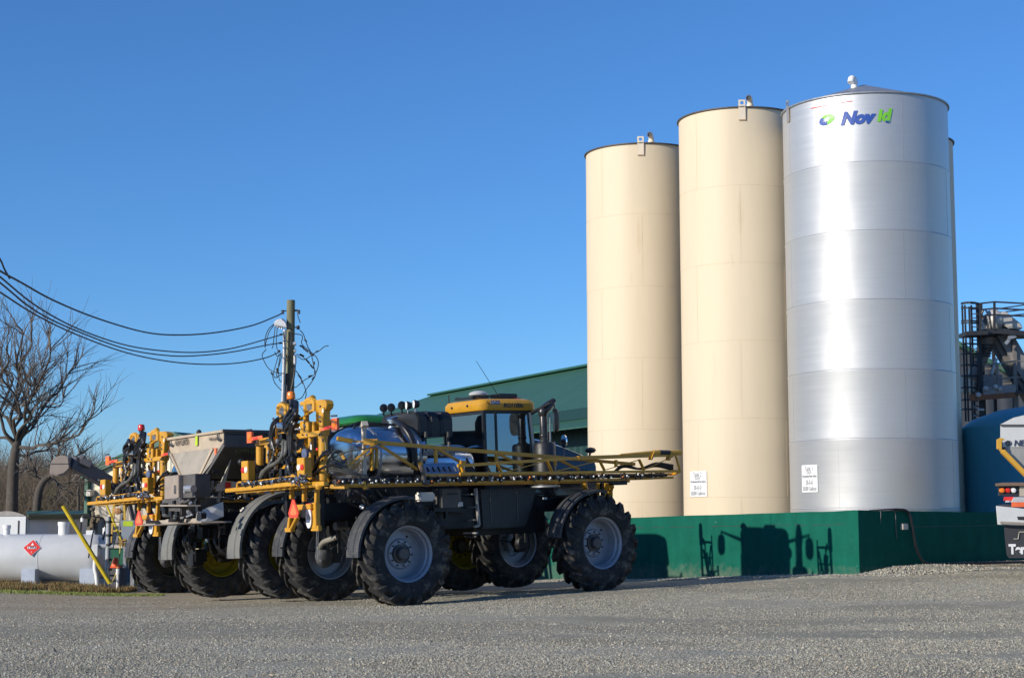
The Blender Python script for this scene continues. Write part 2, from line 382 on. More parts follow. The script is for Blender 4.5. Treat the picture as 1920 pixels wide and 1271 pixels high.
def stones():
    r = np.random.RandomState(5)
    n = 600000; y = 15.8 + 22 * r.rand(n) ** 1.25; x = r.uniform(-.335, .335, n) * y
    bd = band(x, y); keep = r.rand(n) < (.30 + .70 * bd ** 1.5) * np.where((x < -3) & (y > 28.5), .3, 1.); x, y = x[keep], y[keep]
    s = r.choice([.006, .008, .011, .016], len(x), p=[.42, .34, .18, .06]); s[r.rand(len(x)) < .004] *= 1.9
    m1 = 9000; q = r.uniform(-.2, 9, m1); u_ = r.rand(m1) ** 2 * 1.3
    m2 = 9000; q2 = r.uniform(-.2, 10, m2); v_ = r.rand(m2) * 1.2
    x = np.concatenate([x, 7.84 + .799 * q + .602 * u_, 7.84 - .66 * q2 - .75 * v_]); y = np.concatenate([y, 37.7 + .602 * q - .799 * u_, 37.7 + .751 * q2 - .66 * v_])
    s = np.concatenate([s, r.uniform(.014, .034, m1), r.uniform(.012, .026, m2)])
    inside = (y > 30) & (((x - 7.84) * .602 - (y - 37.7) * .799 < -.0) & ((-(x - 7.84) * .751 - (y - 37.7) * .66) < 0))
    x, y, s = x[~inside], y[~inside], s[~inside]
    n_ = (x - 7.84) * .602 - (y - 37.7) * .799; q_ = (x - 7.84) * .799 + (y - 37.7) * .602
    z = gz(x, y) + np.where(q_ > 0, np.exp(-((n_ - .1) / .55) ** 2) * np.clip((q_ + .1) / 1.2, 0, 1) * .11, 0)
    N_ = len(x); oc = np.array([(1, 0, 0), (0, 1, 0), (-1, 0, 0), (0, -1, 0), (0, 0, 1), (0, 0, -.6)], float)
    V = oc[None] * r.uniform(.6, 1.35, (N_, 6, 1)) + r.uniform(-.25, .25, (N_, 6, 3)); V *= (s[:, None] * np.stack([r.uniform(.8, 1.4, N_), np.ones(N_), r.uniform(.6, .95, N_)], 1))[:, None] if False else s[:, None, None]
    V[..., 2] *= r.uniform(.6, .95, (N_, 1)); V[..., 0] *= r.uniform(.8, 1.5, (N_, 1))
    e = r.uniform(0, 6.28, (N_, 1)); ce, se = np.cos(e), np.sin(e); X = V[..., 0] * ce - V[..., 1] * se; Y = V[..., 0] * se + V[..., 1] * ce
    P = np.stack([X + x[:, None], Y + y[:, None], V[..., 2] + (z + .25 * s)[:, None]], -1).reshape(-1, 3)
    fc = np.array([(0, 1, 4), (1, 2, 4), (2, 3, 4), (3, 0, 4), (1, 0, 5), (2, 1, 5), (3, 2, 5), (0, 3, 5)])
    Fa = (fc[None] + 6 * np.arange(N_)[:, None, None]).reshape(-1)
    me = bpy.data.meshes.new('loose_gravel'); me.vertices.add(len(P)); me.vertices.foreach_set('co', P.ravel().astype(np.float32))
    me.loops.add(len(Fa)); me.loops.foreach_set('vertex_index', Fa.astype(np.int32)); nf = len(Fa) // 3
    me.polygons.add(nf); me.polygons.foreach_set('loop_start', np.arange(0, nf * 3, 3, dtype=np.int32)); me.polygons.foreach_set('loop_total', np.full(nf, 3, dtype=np.int32)); me.update(calc_edges=True)
    m = bpy.data.materials.new('loose_stone'); m.use_nodes = True; n = m.node_tree.nodes; l = m.node_tree.links
    g = n.new('ShaderNodeNewGeometry'); r = n.new('ShaderNodeValToRGB'); l.new(g.outputs['Random Per Island'], r.inputs[0])
    e = r.color_ramp.elements; e.new(.5); e.new(.93); 
    for a, (p, c) in zip(e, [(0, (.14, .132, .108, 1)), (.5, (.33, .31, .25, 1)), (.9, (.52, .49, .40, 1)), (1, (.55, .42, .26, 1))]): a.position = p; a.color = c
    n['Principled BSDF'].inputs['Roughness'].default_value = .9; l.new(r.outputs[0], n['Principled BSDF'].inputs['Base Color'])
    me.materials.append(m)
    o = bpy.data.objects.new('loose_gravel', me); COL.objects.link(o)
    tag(o, 'loose grey gravel stones scattered over the yard', 'gravel', kind='stuff')
stones()

# ------------------------------------------------------------------ storage tanks
def silver_mat():
    m = bpy.data.materials.new('brushed_stainless'); m.use_nodes = True; n = m.node_tree.nodes; l = m.node_tree.links; b = n['Principled BSDF']
    b.inputs['Metallic'].default_value = .62
    tc = n.new('ShaderNodeTexCoord'); mp = n.new('ShaderNodeMapping'); mp.inputs['Scale'].default_value = (.35, .35, 14); l.new(tc.outputs['Object'], mp.inputs[0])
    a = n.new('ShaderNodeTexNoise'); a.inputs['Scale'].default_value = 1.4; a.inputs['Detail'].default_value = 8; a.inputs['Roughness'].default_value = .7; l.new(mp.outputs[0], a.inputs['Vector'])
    r = n.new('ShaderNodeValToRGB'); l.new(a.outputs['Fac'], r.inputs[0]); r.color_ramp.elements[0].position = .25; r.color_ramp.elements[1].position = .75
    r.color_ramp.elements[0].color = (.52, .525, .53, 1); r.color_ramp.elements[1].color = (.58, .58, .58, 1); l.new(r.outputs[0], b.inputs['Base Color'])
    q = n.new('ShaderNodeMapRange'); l.new(a.outputs['Fac'], q.inputs[0]); q.inputs[1].default_value = .3; q.inputs[2].default_value = .7; q.inputs[3].default_value = .45; q.inputs[4].default_value = .51; l.new(q.outputs[0], b.inputs['Roughness'])
    # slight waviness of the plates
    c = n.new('ShaderNodeTexNoise'); c.inputs['Scale'].default_value = .55; c.inputs['Detail'].default_value = 2; l.new(tc.outputs['Object'], c.inputs['Vector'])
    bp = n.new('ShaderNodeBump'); bp.inputs['Strength'].default_value = .5; bp.inputs['Distance'].default_value = .06; l.new(c.outputs['Fac'], bp.inputs['Height'])
    bq = n.new('ShaderNodeBump'); bq.inputs['Strength'].default_value = .035; bq.inputs['Distance'].default_value = .01; l.new(a.outputs['Fac'], bq.inputs['Height']); l.new(bp.outputs[0], bq.inputs['Normal'])
    l.new(bq.outputs[0], b.inputs['Normal'])
    return m
SILV = silver_mat()
SEAM = mat('weld_seam', (.25, .255, .26), .5, .7, var=.2)
SEAMC = mat('cream_seam', (.58, .46, .31), .6, var=.15)
RUST = mat('rust_streak', (.42, .25, .12), .7, var=.3)

class Tank:
    def __init__(s, x, y, R): s.x, s.y, s.R = x, y, R
    def hit(s, px, py):
        d = ray(px, py); ox, oy = EYE.x - s.x, EYE.y - s.y
        a = d.x ** 2 + d.y ** 2; b = 2 * (ox * d.x + oy * d.y); c = ox * ox + oy * oy - s.R ** 2
        D = max(b * b - 4 * a * c, 0); t = (-b - math.sqrt(D)) / (2 * a)
        P = EYE + d * t; return math.atan2(P.y - s.y, P.x - s.x), P.z
    def at(s, phi, z, off=0):           # local coordinates
        return Vector(((s.R + off) * math.cos(phi), (s.R + off) * math.sin(phi), z))
def tank_from_limb(px, py, Y, R):
    d = ray(px, py); az = math.atan2(d.x, d.y); D = Y
    for _ in range(6):
        a = az + math.asin(R / D); D = Y / math.cos(a)
    return Tank(math.sin(a) * D, Y, R)
KS = 1.022
TS = Tank(8.80 * KS, 40.4 * KS, 2.012 * KS)
TB = tank_from_limb(1277.3, 600, 44.0, 1.605)
TC = tank_from_limb(1100.6, 600, 47.4, 1.605)
_az = math.atan2(ray(1797, 600).x, ray(1797, 600).y); _D = 48.0; _a = _az - math.asin(1.6 / _D); TD = Tank(math.sin(_a) * _D, math.cos(_a) * _D, 1.6)

def storage_tank(T, ztop, bands, m, seam, label, cone, name='storage_tank', zb=.9, band_r=.009):
    root = tag(empty(name, loc=(T.x, T.y, 0)), label, 'storage tank')
    prof = [(T.R, zb)]
    for z in sorted(bands): prof += [(T.R, z - .05), (T.R + .010, z - .012), (T.R + .010, z + .0), (T.R - .004, z + .02), (T.R, z + .06)] if m is SILV else []
    prof += [(T.R, ztop)]
    MB().lathe(prof, 128).build('shell', m, root, smooth=True)
    for z in bands:
        pr = .010 if m is SILV else .003
        MB().lathe([(T.R + .001, z - band_r), (T.R + pr, z - band_r * .5), (T.R + pr, z + band_r * .5), (T.R + .001, z + band_r)], 128).build('weld_seam', seam, root, smooth=True)
    zz = [zb] + sorted(bands) + [ztop]; rs_ = random.Random(int(T.x * 100)); ph0 = rs_.uniform(0, 6)
    for i in range(len(zz) - 1):
        for j in range(4):
            a_ = ph0 + i * .8 + j * 1.571
            MB().bar(T.at(a_, zz[i] + .02, .001), T.at(a_, zz[i + 1] - .03, .001), .004 if m is SILV else .005, .005, up=(math.cos(a_), math.sin(a_), 0)).build('vertical_seam', seam if m is not SILV else GALV, root)
    MB().lathe([(T.R - .02, ztop - .02), (T.R + .045, ztop - .01), (T.R + .05, ztop + .02), (T.R - .02, ztop + .035)], 128).build('rim', DKSTEEL if m is not SILV else GALV, root, smooth=True)
    MB().lathe([(T.R - .01, ztop + .02), (.001, ztop + cone)], 96).build('roof', GALV if m is SILV else m, root, smooth=True)
    return root
def rimz(T, px, py): return T.hit(px, py)[1]
def zk(z): return 1.62 + (z - 1.62) * KS
ztS = zk(11.69)
silver = storage_tank(TS, ztS, [zk(z) for z in (10.03, 8.39, 6.75, 5.11, 3.49, 1.87)], SILV, SEAM, 'tall brushed stainless tank with a logo near its rim and a Tank 1 notice', .74)
zB = rimz(TB, 1430, 202.5); zC = rimz(TC, 1213, 269)
cb = [rimz(TB, 1392.5, y) for y in (346.7, 492, 637.5, 783.7, 931.5)]
cc = [rimz(TC, 1205, y) for y in (400.3, 536, 670, 804.4, 940.5)]
tankB = storage_tank(TB, zB, cb, CREAM, SEAMC, 'tall cream painted tank with the Tank 2 notice, beside the stainless tank', .2, band_r=.005)
tankC = storage_tank(TC, zC, cc, CREAM, SEAMC, 'tall cream tank farthest left, partly behind the sprayer boom tip', .2, band_r=.005)
tankD = storage_tank(TD, zC + .1, [10.2, 8.4, 6.6, 4.8, 3], CREAM, SEAMC, 'shaded cream tank showing only a sliver behind the stainless tank', .2, band_r=.005)

# vents, lugs
def lug(T, root, px, py, m, h=.24, w_=.18):
    phi, z = T.hit(px, py + 3)
    z = T_top[id(T)]
    mb = MB(); c = T.at(phi, z); t = Vector((-math.sin(phi), math.cos(phi), 0)); nrm = Vector((math.cos(phi), math.sin(phi), 0))
    # plate with a hole: ring of quads
    k = 16; ring_o = []; ring_i = []
    for j in range(k):
        a = 2 * math.pi * j / k; ca, sa = math.cos(a), math.sin(a); q = max(abs(ca), abs(sa))
        ring_o.append((ca / q * w_ / 2, h * .38 + sa / q * h * .42)); ring_i.append((ca * .05, h * .45 + sa * .05))
    vs = []
    for off in (.02, .045):
        for rr in (ring_o, ring_i):
            for a, b in rr: vs.append(c + t * a + Vector((0, 0, b)) + nrm * off)
    fs = []
    for j in range(k):
        j2 = (j + 1) % k
        fs += [(j, j2, k + j2, k + j), (2 * k + j, 3 * k + j, 3 * k + j2, 2 * k + j2), (j, 2 * k + j, 2 * k + j2, j2), (k + j, k + j2, 3 * k + j2, 3 * k + j)]
    mb.add(vs, fs)
    for a in (-w_ / 2,):
        pass
    mb.bar(c + nrm * .03 + Vector((0, 0, .02)), c + nrm * .018 + Vector((0, 0, -.33)), w_, .02, up=nrm)
    mb.build('lifting_lug', m, root)
    # rust trickle under the doubler plate
    vsn = c + nrm * .006
    MB().bar(c + nrm * .03 + t * (w_ / 2) + Vector((0, 0, 0)), c + nrm * .02 + t * (w_ / 2) + Vector((0, 0, -.34)), .014, .012, up=nrm).build('stain', RUST, root)
    MB().bar(c + nrm * .026 + t * (w_ / 2) + Vector((0, 0, -.345)), c + nrm * .026 - t * (w_ / 2) + Vector((0, 0, -.345)), .012, .014, up=(0, 0, 1)).build('stain', RUST, root)
T_top = {id(TB): zB, id(TC): zC, id(TS): ztS, id(TD): zC + .1}
CRL = mat('cream_fitting', (.72, .62, .48), .5, var=.05)
lug(TB, tankB, 1391, 203, CRL); lug(TC, tankC, 1201, 269, CRL); lug(TS, silver, 1479, 202, GALV, .26, .14)
def vent(T, root, px, py):
    phi, z = T.hit(px, py); z = T_top[id(T)]; c = T.at(phi, z, -.25)
    d = Vector((-.35, -1, 0)).normalized()
    pts = smoothpts([c + Vector((0, 0, -.1)), c + Vector((0, 0, .16)), c + Vector((0, 0, .25)) + d * .05, c + Vector((0, 0, .28)) + d * .16], 5)
    MB().tube(pts, .075, 12, cap=False).tube([c + Vector((0, 0, .08)), c + Vector((0, 0, .14))], .092, 12).tube([pts[-1] - d * .03, pts[-1]], .09, 12, cap=False).build('vent_elbow', CRL, root, smooth=True)
    MB().tube([pts[-1] - d * .05, pts[-1] - d * .04], .07, 12).build('vent_opening', INK, root)
vent(TB, tankB, 1411, 203); vent(TC, tankC, 1225, 270)
mbv = MB(); c = Vector((-.30, -.30, ztS + .62))
mbv.tube(smoothpts([c + Vector((0, 0, -.15)), c + Vector((0, 0, .08)), c + Vector((-.02, -.03, .16)), c + Vector((-.08, -.08, .17)), c + Vector((-.11, -.12, .06))], 5), .085, 12)
mbv.build('roof_vent', WHTS, silver, smooth=True)

def curved_fn(T, px, py, off):
    phi0, z0 = T.hit(px, py)
    def fn(x, y, t):
        return T.at(phi0 + x / T.R, z0 + y, off + t)
    return fn, phi0, z0
def notice(T, root, px, py, wd, ht, num):
    fn, phi0, z0 = curved_fn(T, px, py, .012)
    vs = []; k = 10
    for off in (0, .006):
        for z in (-ht / 2, ht / 2):
            for i in range(k + 1): vs.append(T.at(phi0 + (i / k - .5) * wd / T.R, z0 + z, .012 + off))
    fs = []
    for i in range(k):
        fs += [(i, i + 1, k + 2 + i, k + 1 + i), (2 * k + 2 + i, 3 * k + 3 + i, 3 * k + 4 + i, 2 * k + 3 + i)]
    MB().add(vs, fs).build('notice_board', WHT, root)
    f2, _, _ = curved_fn(T, px, py, .021)
    rows = [('Tank %d' % num, .36, .115, .50, INKN, .0), ('U.A.N', .22, .075, .30, INKN, 0), ('Urea Ammonium Nitrate Solution', .09, .06, .90, INKN, 0), ('28-0-0', -.15, .115, .46, INKN, 0), ('30,000 Gallons', -.37, .10, .86, INKN, 0)]
    for s, yy, sz, wr, m, bd in rows:
        text(s, 'notice_lettering', m, root, lambda x, y, t, yy=yy: f2(x, y + yy * ht, t * .5), size=sz * 1.5 * ht / .68, width=wd * wr, bold=.002)
notice(TS, silver, 1518, 897, .575, .66, 1)
notice(TB, tankB, 1308.5, 907, .66, .66, 2)
# tank company logo
LB = mat('logo_blue', (.02, .07, .33), .5, var=.05); LG = mat('logo_green', (.17, .52, .035), .5, var=.05); LLG = mat('logo_pale_green', (.33, .62, .22), .5, var=.05)
def logo():
    f, ph, z0 = curved_fn(TS, 1605, 221.5, .014)
    text('Nov', 'logo_lettering', LB, silver, lambda x, y, t: f(x + .0, y - .01, t), size=.42, width=.86, bold=.026, shear=.3)
    f, ph, z0 = curved_fn(TS, 1656.5, 217.5, .014)
    text('id', 'logo_lettering', LG, silver, lambda x, y, t: f(x, y, t), size=.42, width=.37, bold=.02, shear=.2)
    f, ph, z0 = curved_fn(TS, 1664.5, 229.0, .014)
    text('INC.', 'logo_lettering', LB, silver, lambda x, y, t: f(x, y, t), size=.08, width=.11, bold=.004)
    f, ph, z0 = curved_fn(TS, 1550.5, 225.0, .014)
    def ell(a, rx, ry): # slanted oval
        x = rx * math.cos(a); y = ry * math.sin(a); return (x + .42 * y, y)
    def fan(rx, ry, a0, a1, m, off, n=28):
        vs = [f(0, 0, off)] + [f(*ell(a0 + (a1 - a0) * i / n, rx, ry), off) for i in range(n + 1)]
        MB().add(vs, [(0, i + 1, i + 2) for i in range(n)]).build('logo_emblem', m, silver)
    fan(.20, .135, 0, 2 * math.pi, LG, .0); fan(.2, .135, R_(150), R_(290), LB, .003); fan(.2, .135, R_(10), R_(110), LLG, .003)
    # white star burst in the oval
    vs = [f(0, 0, .007)]; k = 16
    for i in range(k):
        a = 2 * math.pi * i / k; r = 1. if i % 2 == 0 else .35
        x, y = ell(a, .12 * r, .08 * r); vs.append(f(x, y, .007))
    MB().add(vs, [(0, 1 + i, 1 + (i + 1) % k) for i in range(k)]).build('logo_emblem', mat('logo_white', (.78, .8, .78), .5), silver)
logo()
def redline(pa, pb):
    pts = []
    for i in range(7):
        phi, z = TS.hit(pa[0] + (pb[0] - pa[0]) * i / 6, pa[1] + (pb[1] - pa[1]) * i / 6); pts.append(TS.at(phi, z, .004))
    MB().tube(pts, .011, 4).build('paint_mark', REDR, silver)
redline((1521, 204), (1549, 198.3)); redline((1569, 194.5), (1598, 190))

# ------------------------------------------------------------------ containment wall
def wall_mat():
    m = bpy.data.materials.new('green_block_paint'); m.use_nodes = True; n = m.node_tree.nodes; l = m.node_tree.links; b = n['Principled BSDF']
    b.inputs['Roughness'].default_value = .75; b.inputs['Specular IOR Level'].default_value = .12
    tc = n.new('ShaderNodeTexCoord'); sp = n.new('ShaderNodeSeparateXYZ'); cb_ = n.new('ShaderNodeCombineXYZ'); l.new(tc.outputs['Object'], sp.inputs[0]); l.new(sp.outputs[0], cb_.inputs[0]); l.new(sp.outputs[2], cb_.inputs[1])
    br = n.new('ShaderNodeTexBrick'); l.new(cb_.outputs[0], br.inputs['Vector']); br.inputs['Scale'].default_value = 1; br.inputs['Brick Width'].default_value = .4; br.inputs['Row Height'].default_value = .2; br.inputs['Mortar Size'].default_value = .006; br.inputs['Mortar Smooth'].default_value = .6
    br.inputs['Color1'].default_value = (1, 1, 1, 1); br.inputs['Color2'].default_value = (1, 1, 1, 1); br.inputs['Mortar'].default_value = (0, 0, 0, 1)
    a = n.new('ShaderNodeTexNoise'); a.inputs['Scale'].default_value = 1.8; a.inputs['Detail'].default_value = 9; a.inputs['Roughness'].default_value = .7; l.new(tc.outputs['Object'], a.inputs['Vector'])
    r = n.new('ShaderNodeValToRGB'); l.new(a.outputs['Fac'], r.inputs[0]); r.color_ramp.elements[0].position = .3; r.color_ramp.elements[1].position = .72
    r.color_ramp.elements[0].color = (.003, .090, .060, 1); r.color_ramp.elements[1].color = (.006, .125, .085, 1)
    s = n.new('ShaderNodeTexNoise'); s.inputs['Scale'].default_value = 22; s.inputs['Detail'].default_value = 5; s.inputs['Roughness'].default_value = .6; l.new(tc.outputs['Object'], s.inputs['Vector'])
    rs = n.new('ShaderNodeValToRGB'); l.new(s.outputs['Fac'], rs.inputs[0]); rs.color_ramp.elements[0].position = .70; rs.color_ramp.elements[1].position = .715
    mx = n.new('ShaderNodeMix'); mx.data_type = 'RGBA'; l.new(rs.outputs[0], mx.inputs[0]); l.new(r.outputs[0], mx.inputs[6]); mx.inputs[7].default_value = (.45, .5, .46, 1)
    dz = n.new('ShaderNodeMapRange'); dz.inputs[1].default_value = .30; dz.inputs[2].default_value = .85; dz.inputs[3].default_value = .30; dz.inputs[4].default_value = -.12; l.new(sp.outputs[2], dz.inputs[0])
    dn = n.new('ShaderNodeTexNoise'); dn.inputs['Scale'].default_value = 5; dn.inputs['Detail'].default_value = 10; dn.inputs['Roughness'].default_value = .75; l.new(tc.outputs['Object'], dn.inputs['Vector'])
    da = n.new('ShaderNodeMath'); da.operation = 'ADD'; l.new(dz.outputs[0], da.inputs[0]); l.new(dn.outputs['Fac'], da.inputs[1])
    dr_ = n.new('ShaderNodeValToRGB'); dr_.color_ramp.elements[0].position = .62; dr_.color_ramp.elements[1].position = .95; dr_.color_ramp.elements[1].color = (.55, .55, .55, 1); l.new(da.outputs[0], dr_.inputs[0])
    m2 = n.new('ShaderNodeMix'); m2.data_type = 'RGBA'; l.new(dr_.outputs[0], m2.inputs[0]); l.new(mx.outputs[2], m2.inputs[6]); m2.inputs[7].default_value = (.20, .19, .15, 1)
    # faint vertical runs of old paint and water
    vm = n.new('ShaderNodeMapping'); vm.inputs['Scale'].default_value = (2.6, 1, .5); l.new(tc.outputs['Object'], vm.inputs[0]); vn = n.new('ShaderNodeTexNoise'); vn.inputs['Scale'].default_value = 1.6; vn.inputs['Detail'].default_value = 7; l.new(vm.outputs[0], vn.inputs['Vector'])
    vr = n.new('ShaderNodeMapRange'); vr.inputs[1].default_value = .35; vr.inputs[2].default_value = .7; vr.inputs[3].default_value = .90; vr.inputs[4].default_value = 1.06; l.new(vn.outputs['Fac'], vr.inputs[0])
    m3 = n.new('ShaderNodeMix'); m3.data_type = 'RGBA'; m3.blend_type = 'MULTIPLY'; m3.inputs[0].default_value = 1; l.new(m2.outputs[2], m3.inputs[6]); l.new(vr.outputs[0], m3.inputs[7]); l.new(m3.outputs[2], b.inputs['Base Color'])
    bp = n.new('ShaderNodeBump'); bp.inputs['Strength'].default_value = .16; bp.inputs['Distance'].default_value = .008; l.new(br.outputs['Fac'], bp.inputs['Height']); bp.invert = True
    nf = n.new('ShaderNodeTexNoise'); nf.inputs['Scale'].default_value = 60; l.new(tc.outputs['Object'], nf.inputs['Vector'])
    b2 = n.new('ShaderNodeBump'); b2.inputs['Strength'].default_value = .35; b2.inputs['Distance'].default_value = .006; l.new(nf.outputs['Fac'], b2.inputs['Height']); l.new(bp.outputs[0], b2.inputs['Normal']); l.new(b2.outputs[0], b.inputs['Normal'])
    return m
WALLM = wall_mat()
CRN = Vector((7.84, 37.7, 0)); DL = Vector((-.66, .751, 0)).normalized(); DR = Vector((.799, .602, 0)).normalized()
wroot = tag(empty('containment_wall', loc=CRN), 'low dark green painted block wall around the foot of the tall tanks', 'wall')
def wall_leg(d, L, z0, z1, inward):
    a = math.atan2(d.y, d.x); M = Matrix.Rotation(a, 4, 'Z')
    th = .2 * inward; k = 40; mb = MB(); rnd = random.Random(2)
    vs = []
    for i in range(k + 1):
        x = L * i / k; z = z0 + (z1 - z0) * i / k + rnd.uniform(-.006, .006)
        y0 = 0.; vs += [(x, y0, -.5), (x, y0, z), (x, th, z), (x, th, -.5)]
    fs = []
    for i in range(k):
        for j in range(3): fs.append((4 * i + j, 4 * i + 4 + j, 4 * i + 5 + j, 4 * i + 1 + j))
    fs += [(0, 1, 2, 3), (4 * k, 4 * k + 3, 4 * k + 2, 4 * k + 1)]
    mb.add(vs, fs); o = mb.build('wall_face', WALLM, wroot); o.rotation_euler = (0, 0, a); return o
wall_leg(DL, 13.5, 1.825, 1.56, -1)
o = wall_leg(DR, 13, 1.825, 1.72, 1); o.location = DR * .003
# settlement crack that steps along the mortar joints of the sunlit face
rnd = random.Random(8); mb = MB(); x = .35
def wp(x, z): return DL * x + Vector((DL.y * -1, DL.x, 0)) * -.0 + Vector((-.751, -.66, 0)) * .002 + Vector((0, 0, z))
nrmL = Vector((-.751, -.66, 0))
while x < 8.6:
    L = rnd.uniform(.08, .3); z = 1.51 + rnd.uniform(-.012, .012) - .012 * x
    if rnd.random() < .8 and not (2.7 < x < 3.1): mb.bar(nrmL * .001 + DL * x + Vector((0, 0, z)), nrmL * .001 + DL * (x + L) + Vector((0, 0, z + rnd.uniform(-.015, .015))), .008, rnd.uniform(.006, .018))
    x += L
mb.build('crack', INK, wroot)
# fill inside the wall that carries the tanks
a = CRN + DL * .3 + DR * .3; P4 = [a, a + DL * 12.8, a + DL * 12.8 + DR * 12.3, a + DR * 12.3]
MB().prism([(p.x, p.y, .2) for p in P4], (0, 0, .72)).build('tank_pad', mat('concrete', (.32, .31, .29), .9, var=.15), None); tag(bpy.data.objects['tank_pad'], kind='structure')
# outlet box, pipe and hoses on the shaded face
nR = Vector((.602, -.799, 0))
def wr(px, py, off=0):      # point on the shaded wall plane
    d = ray(px, py); t = (CRN - EYE).dot(nR) / d.dot(nR); return EYE + d * t + nR * off
ob = empty('outlet_box', loc=wr(1694, 987)); tag(ob, 'small beige weatherproof outlet box on the shaded green wall', 'outlet box')
MB().bar(nR * .0 + Vector((0, 0, -.07)), nR * .0 + Vector((0, 0, .07)), .2, .13, up=nR).build('housing', mat('beige_plastic', (.62, .55, .45), .5), ob, bevel=.012)
MB().bar(DR * .1, DR * 4.3 + Vector((0, 0, .02)), .016, .016).build('conduit', mat('green_conduit', (.015, .07, .05), .5), ob)
hp = [wr(1655, 958, .1) + DR * -.0 - nR * .5, wr(1668, 956, -.12), wr(1686, 955, .02), wr(1700, 961, .06), wr(1706, 985, .07), wr(1712, 1025, .09), wr(1724, 1052, .12)]
for px_, py_, off in ((1745, 1066, .2), (1770, 1072, .35), (1810, 1074, .5), (1860, 1076, .7), (1905, 1077, .9), (1960, 1080, 1.2)):
    q = wr(px_, py_, off); q.z = gz1(q.x, q.y) + .12; hp.append(q)
h = MB().tube(smoothpts(hp, 6), .032, 10).build('hose', HOSE, None, smooth=True); tag(h, 'thick black hose hanging over the shaded green wall and trailing away over the gravel', 'hose')
h = MB().tube(smoothpts([wr(1655, 958, -.1), wr(1668, 956.5, .02), wr(1677, 960, .02), wr(1678.5, 985, .015), wr(1680, 1009, .02)], 6), .012, 6).build('cable', HOSEG, None, smooth=True); tag(h, 'thin pale cable dangling down the shaded green wall', 'cable')
h = MB().tube(smoothpts([wr(1649, 958, -.05), wr(1650.5, 960, .012), wr(1650, 981, .012)], 4), .007, 6).build('cord', HOSEG, None, smooth=True); tag(h, 'short pale cord hanging at the corner end of the shaded green wall', 'cord')
bd = MB(); q0 = wr(1760, 1072, .55); q1 = wr(1900, 1079, 1.0); q0.z = gz1(q0.x, q0.y) + .05; q1.z = gz1(q1.x, q1.y) + .04
bd.bar(q0, q1, .14, .04); b_ = bd.build('timber_plank', mat('raw_timber', (.55, .42, .28), .8, var=.15), None); tag(b_, 'pale timber plank lying on the gravel under the black hose', 'plank')
# ------------------------------------------------------------------ parked machines: local x = forward, y = left, z = up, origin on the ground under the rear axle
def frame(wheel_c, pitch, roll, head=36., at_=(0, -1.78, 1.0)):
    """wheel_c: world point of the near rear rim face"""
    Rm = Matrix.Rotation(R_(head), 4, 'Z') @ Matrix.Rotation(R_(-pitch), 4, 'Y') @ Matrix.Rotation(R_(roll), 4, 'X')
    off = Rm @ Vector(at_)
    return Matrix.Translation(Vector(wheel_c) - off) @ Rm
MA = frame(PY(767, 1038, 31.9), 1.96, -.5)
class Loc:
    def __init__(s, M): s.M = M; s.I = M.inverted(); s.e = s.I @ EYE
    def _d(s, px, py): return s.I.to_3x3() @ ray(px, py)
    def y(s, px, py, y=-1.7):
        d = s._d(px, py); return s.e + d * ((y - s.e.y) / d.y)
    def x(s, px, py, x=-1.5):
        d = s._d(px, py); return s.e + d * ((x - s.e.x) / d.x)
A = Loc(MA)

def tyre_mesh(R=1.0, W=.62, rim=.53, N=19, m=None, seed=1, ang=.40):
    mb = MB(); h = W / 2; t = .085
    Rb = R - t
    prof = [(rim, -h * .78), (rim + .04, -h * .92), (rim + .16, -h * 1.05), (rim + .30, -h * 1.04), (Rb - .05, -h * .97), (Rb - .008, -h * .80), (Rb + .002, -h * .4), (Rb + .004, 0)]
    prof = prof + [(r, -y) for r, y in reversed(prof[:-1])]
    mb.lathe(prof, 72, axis='Y')
    rnd = random.Random(seed)
    for sgn in (-1, 1):
        for k in range(N):
            th0 = 2 * math.pi * (k + (.5 if sgn > 0 else 0)) / N; j = rnd.uniform(-.006, .006)
            st = [(.02, -.04, R, .030), (.10, .0, R, .036), (.45, .36, R - .001, .042), (.80, .80, R - .010, .052), (.985, .97, R - .028, .062), (1.10, 1.02, R - .085, .058), (1.14, 1.07, R - .17, .040), (1.09, 1.10, R - .26, .016)]
            rows = []
            for i, (q, f, ro, hw) in enumerate(st):
                y = sgn * q * h; th = th0 + ang * f + j
                ri = Rb - .02 if q < .96 else ro - .07
                rows.append([(ri, th - (hw + .018) / R, y if q < .97 else y - sgn * .05), (ro, th - hw / R, y), (ro, th + hw / R, y), (ri, th + (hw + .018) / R, y if q < .97 else y - sgn * .05)])
            vs = [(r * math.cos(a), y, r * math.sin(a)) for row in rows for (r, a, y) in row]
            fs = []
            for i in range(len(rows) - 1):
                for c in range(3): fs.append((4 * i + c, 4 * i + c + 1, 4 * i + c + 5, 4 * i + c + 4))
            fs += [(0, 1, 2, 3), tuple(4 * (len(rows) - 1) + c for c in (3, 2, 1, 0))]
            mb.add(vs, fs)
    return mb.mesh('tyre', m or TYRE, smooth=True, auto=R_(28))
def rim_mesh(rim=.53, W=.62, m=None, disc=.02, holes=False):
    """outer side is -Y"""
    h = W / 2 * .84; mb = MB(); ins = h
    mb.lathe([(rim + .012, -h - .015), (rim + .015, -h), (rim - .012, -h + .01), (rim - .03, -h + .03), (rim - .032, -h + .10), (rim - .06, -h + .13), (rim - .062, -disc - .06), (rim - .075, -disc - .02), (rim - .078, -disc + .10), (rim - .05, h - .08), (rim - .02, h), (rim + .01, h + .01)], 64, axis='Y')
    mb.lathe([(rim - .07, -disc - .005), (.30, -disc - .015), (.27, -disc - .045), (.205, -disc - .05), (.20, -disc + .0), (.05, -disc + .0)], 48, axis='Y')
    return mb.mesh('rim', m or RIMG, smooth=True, auto=R_(35))
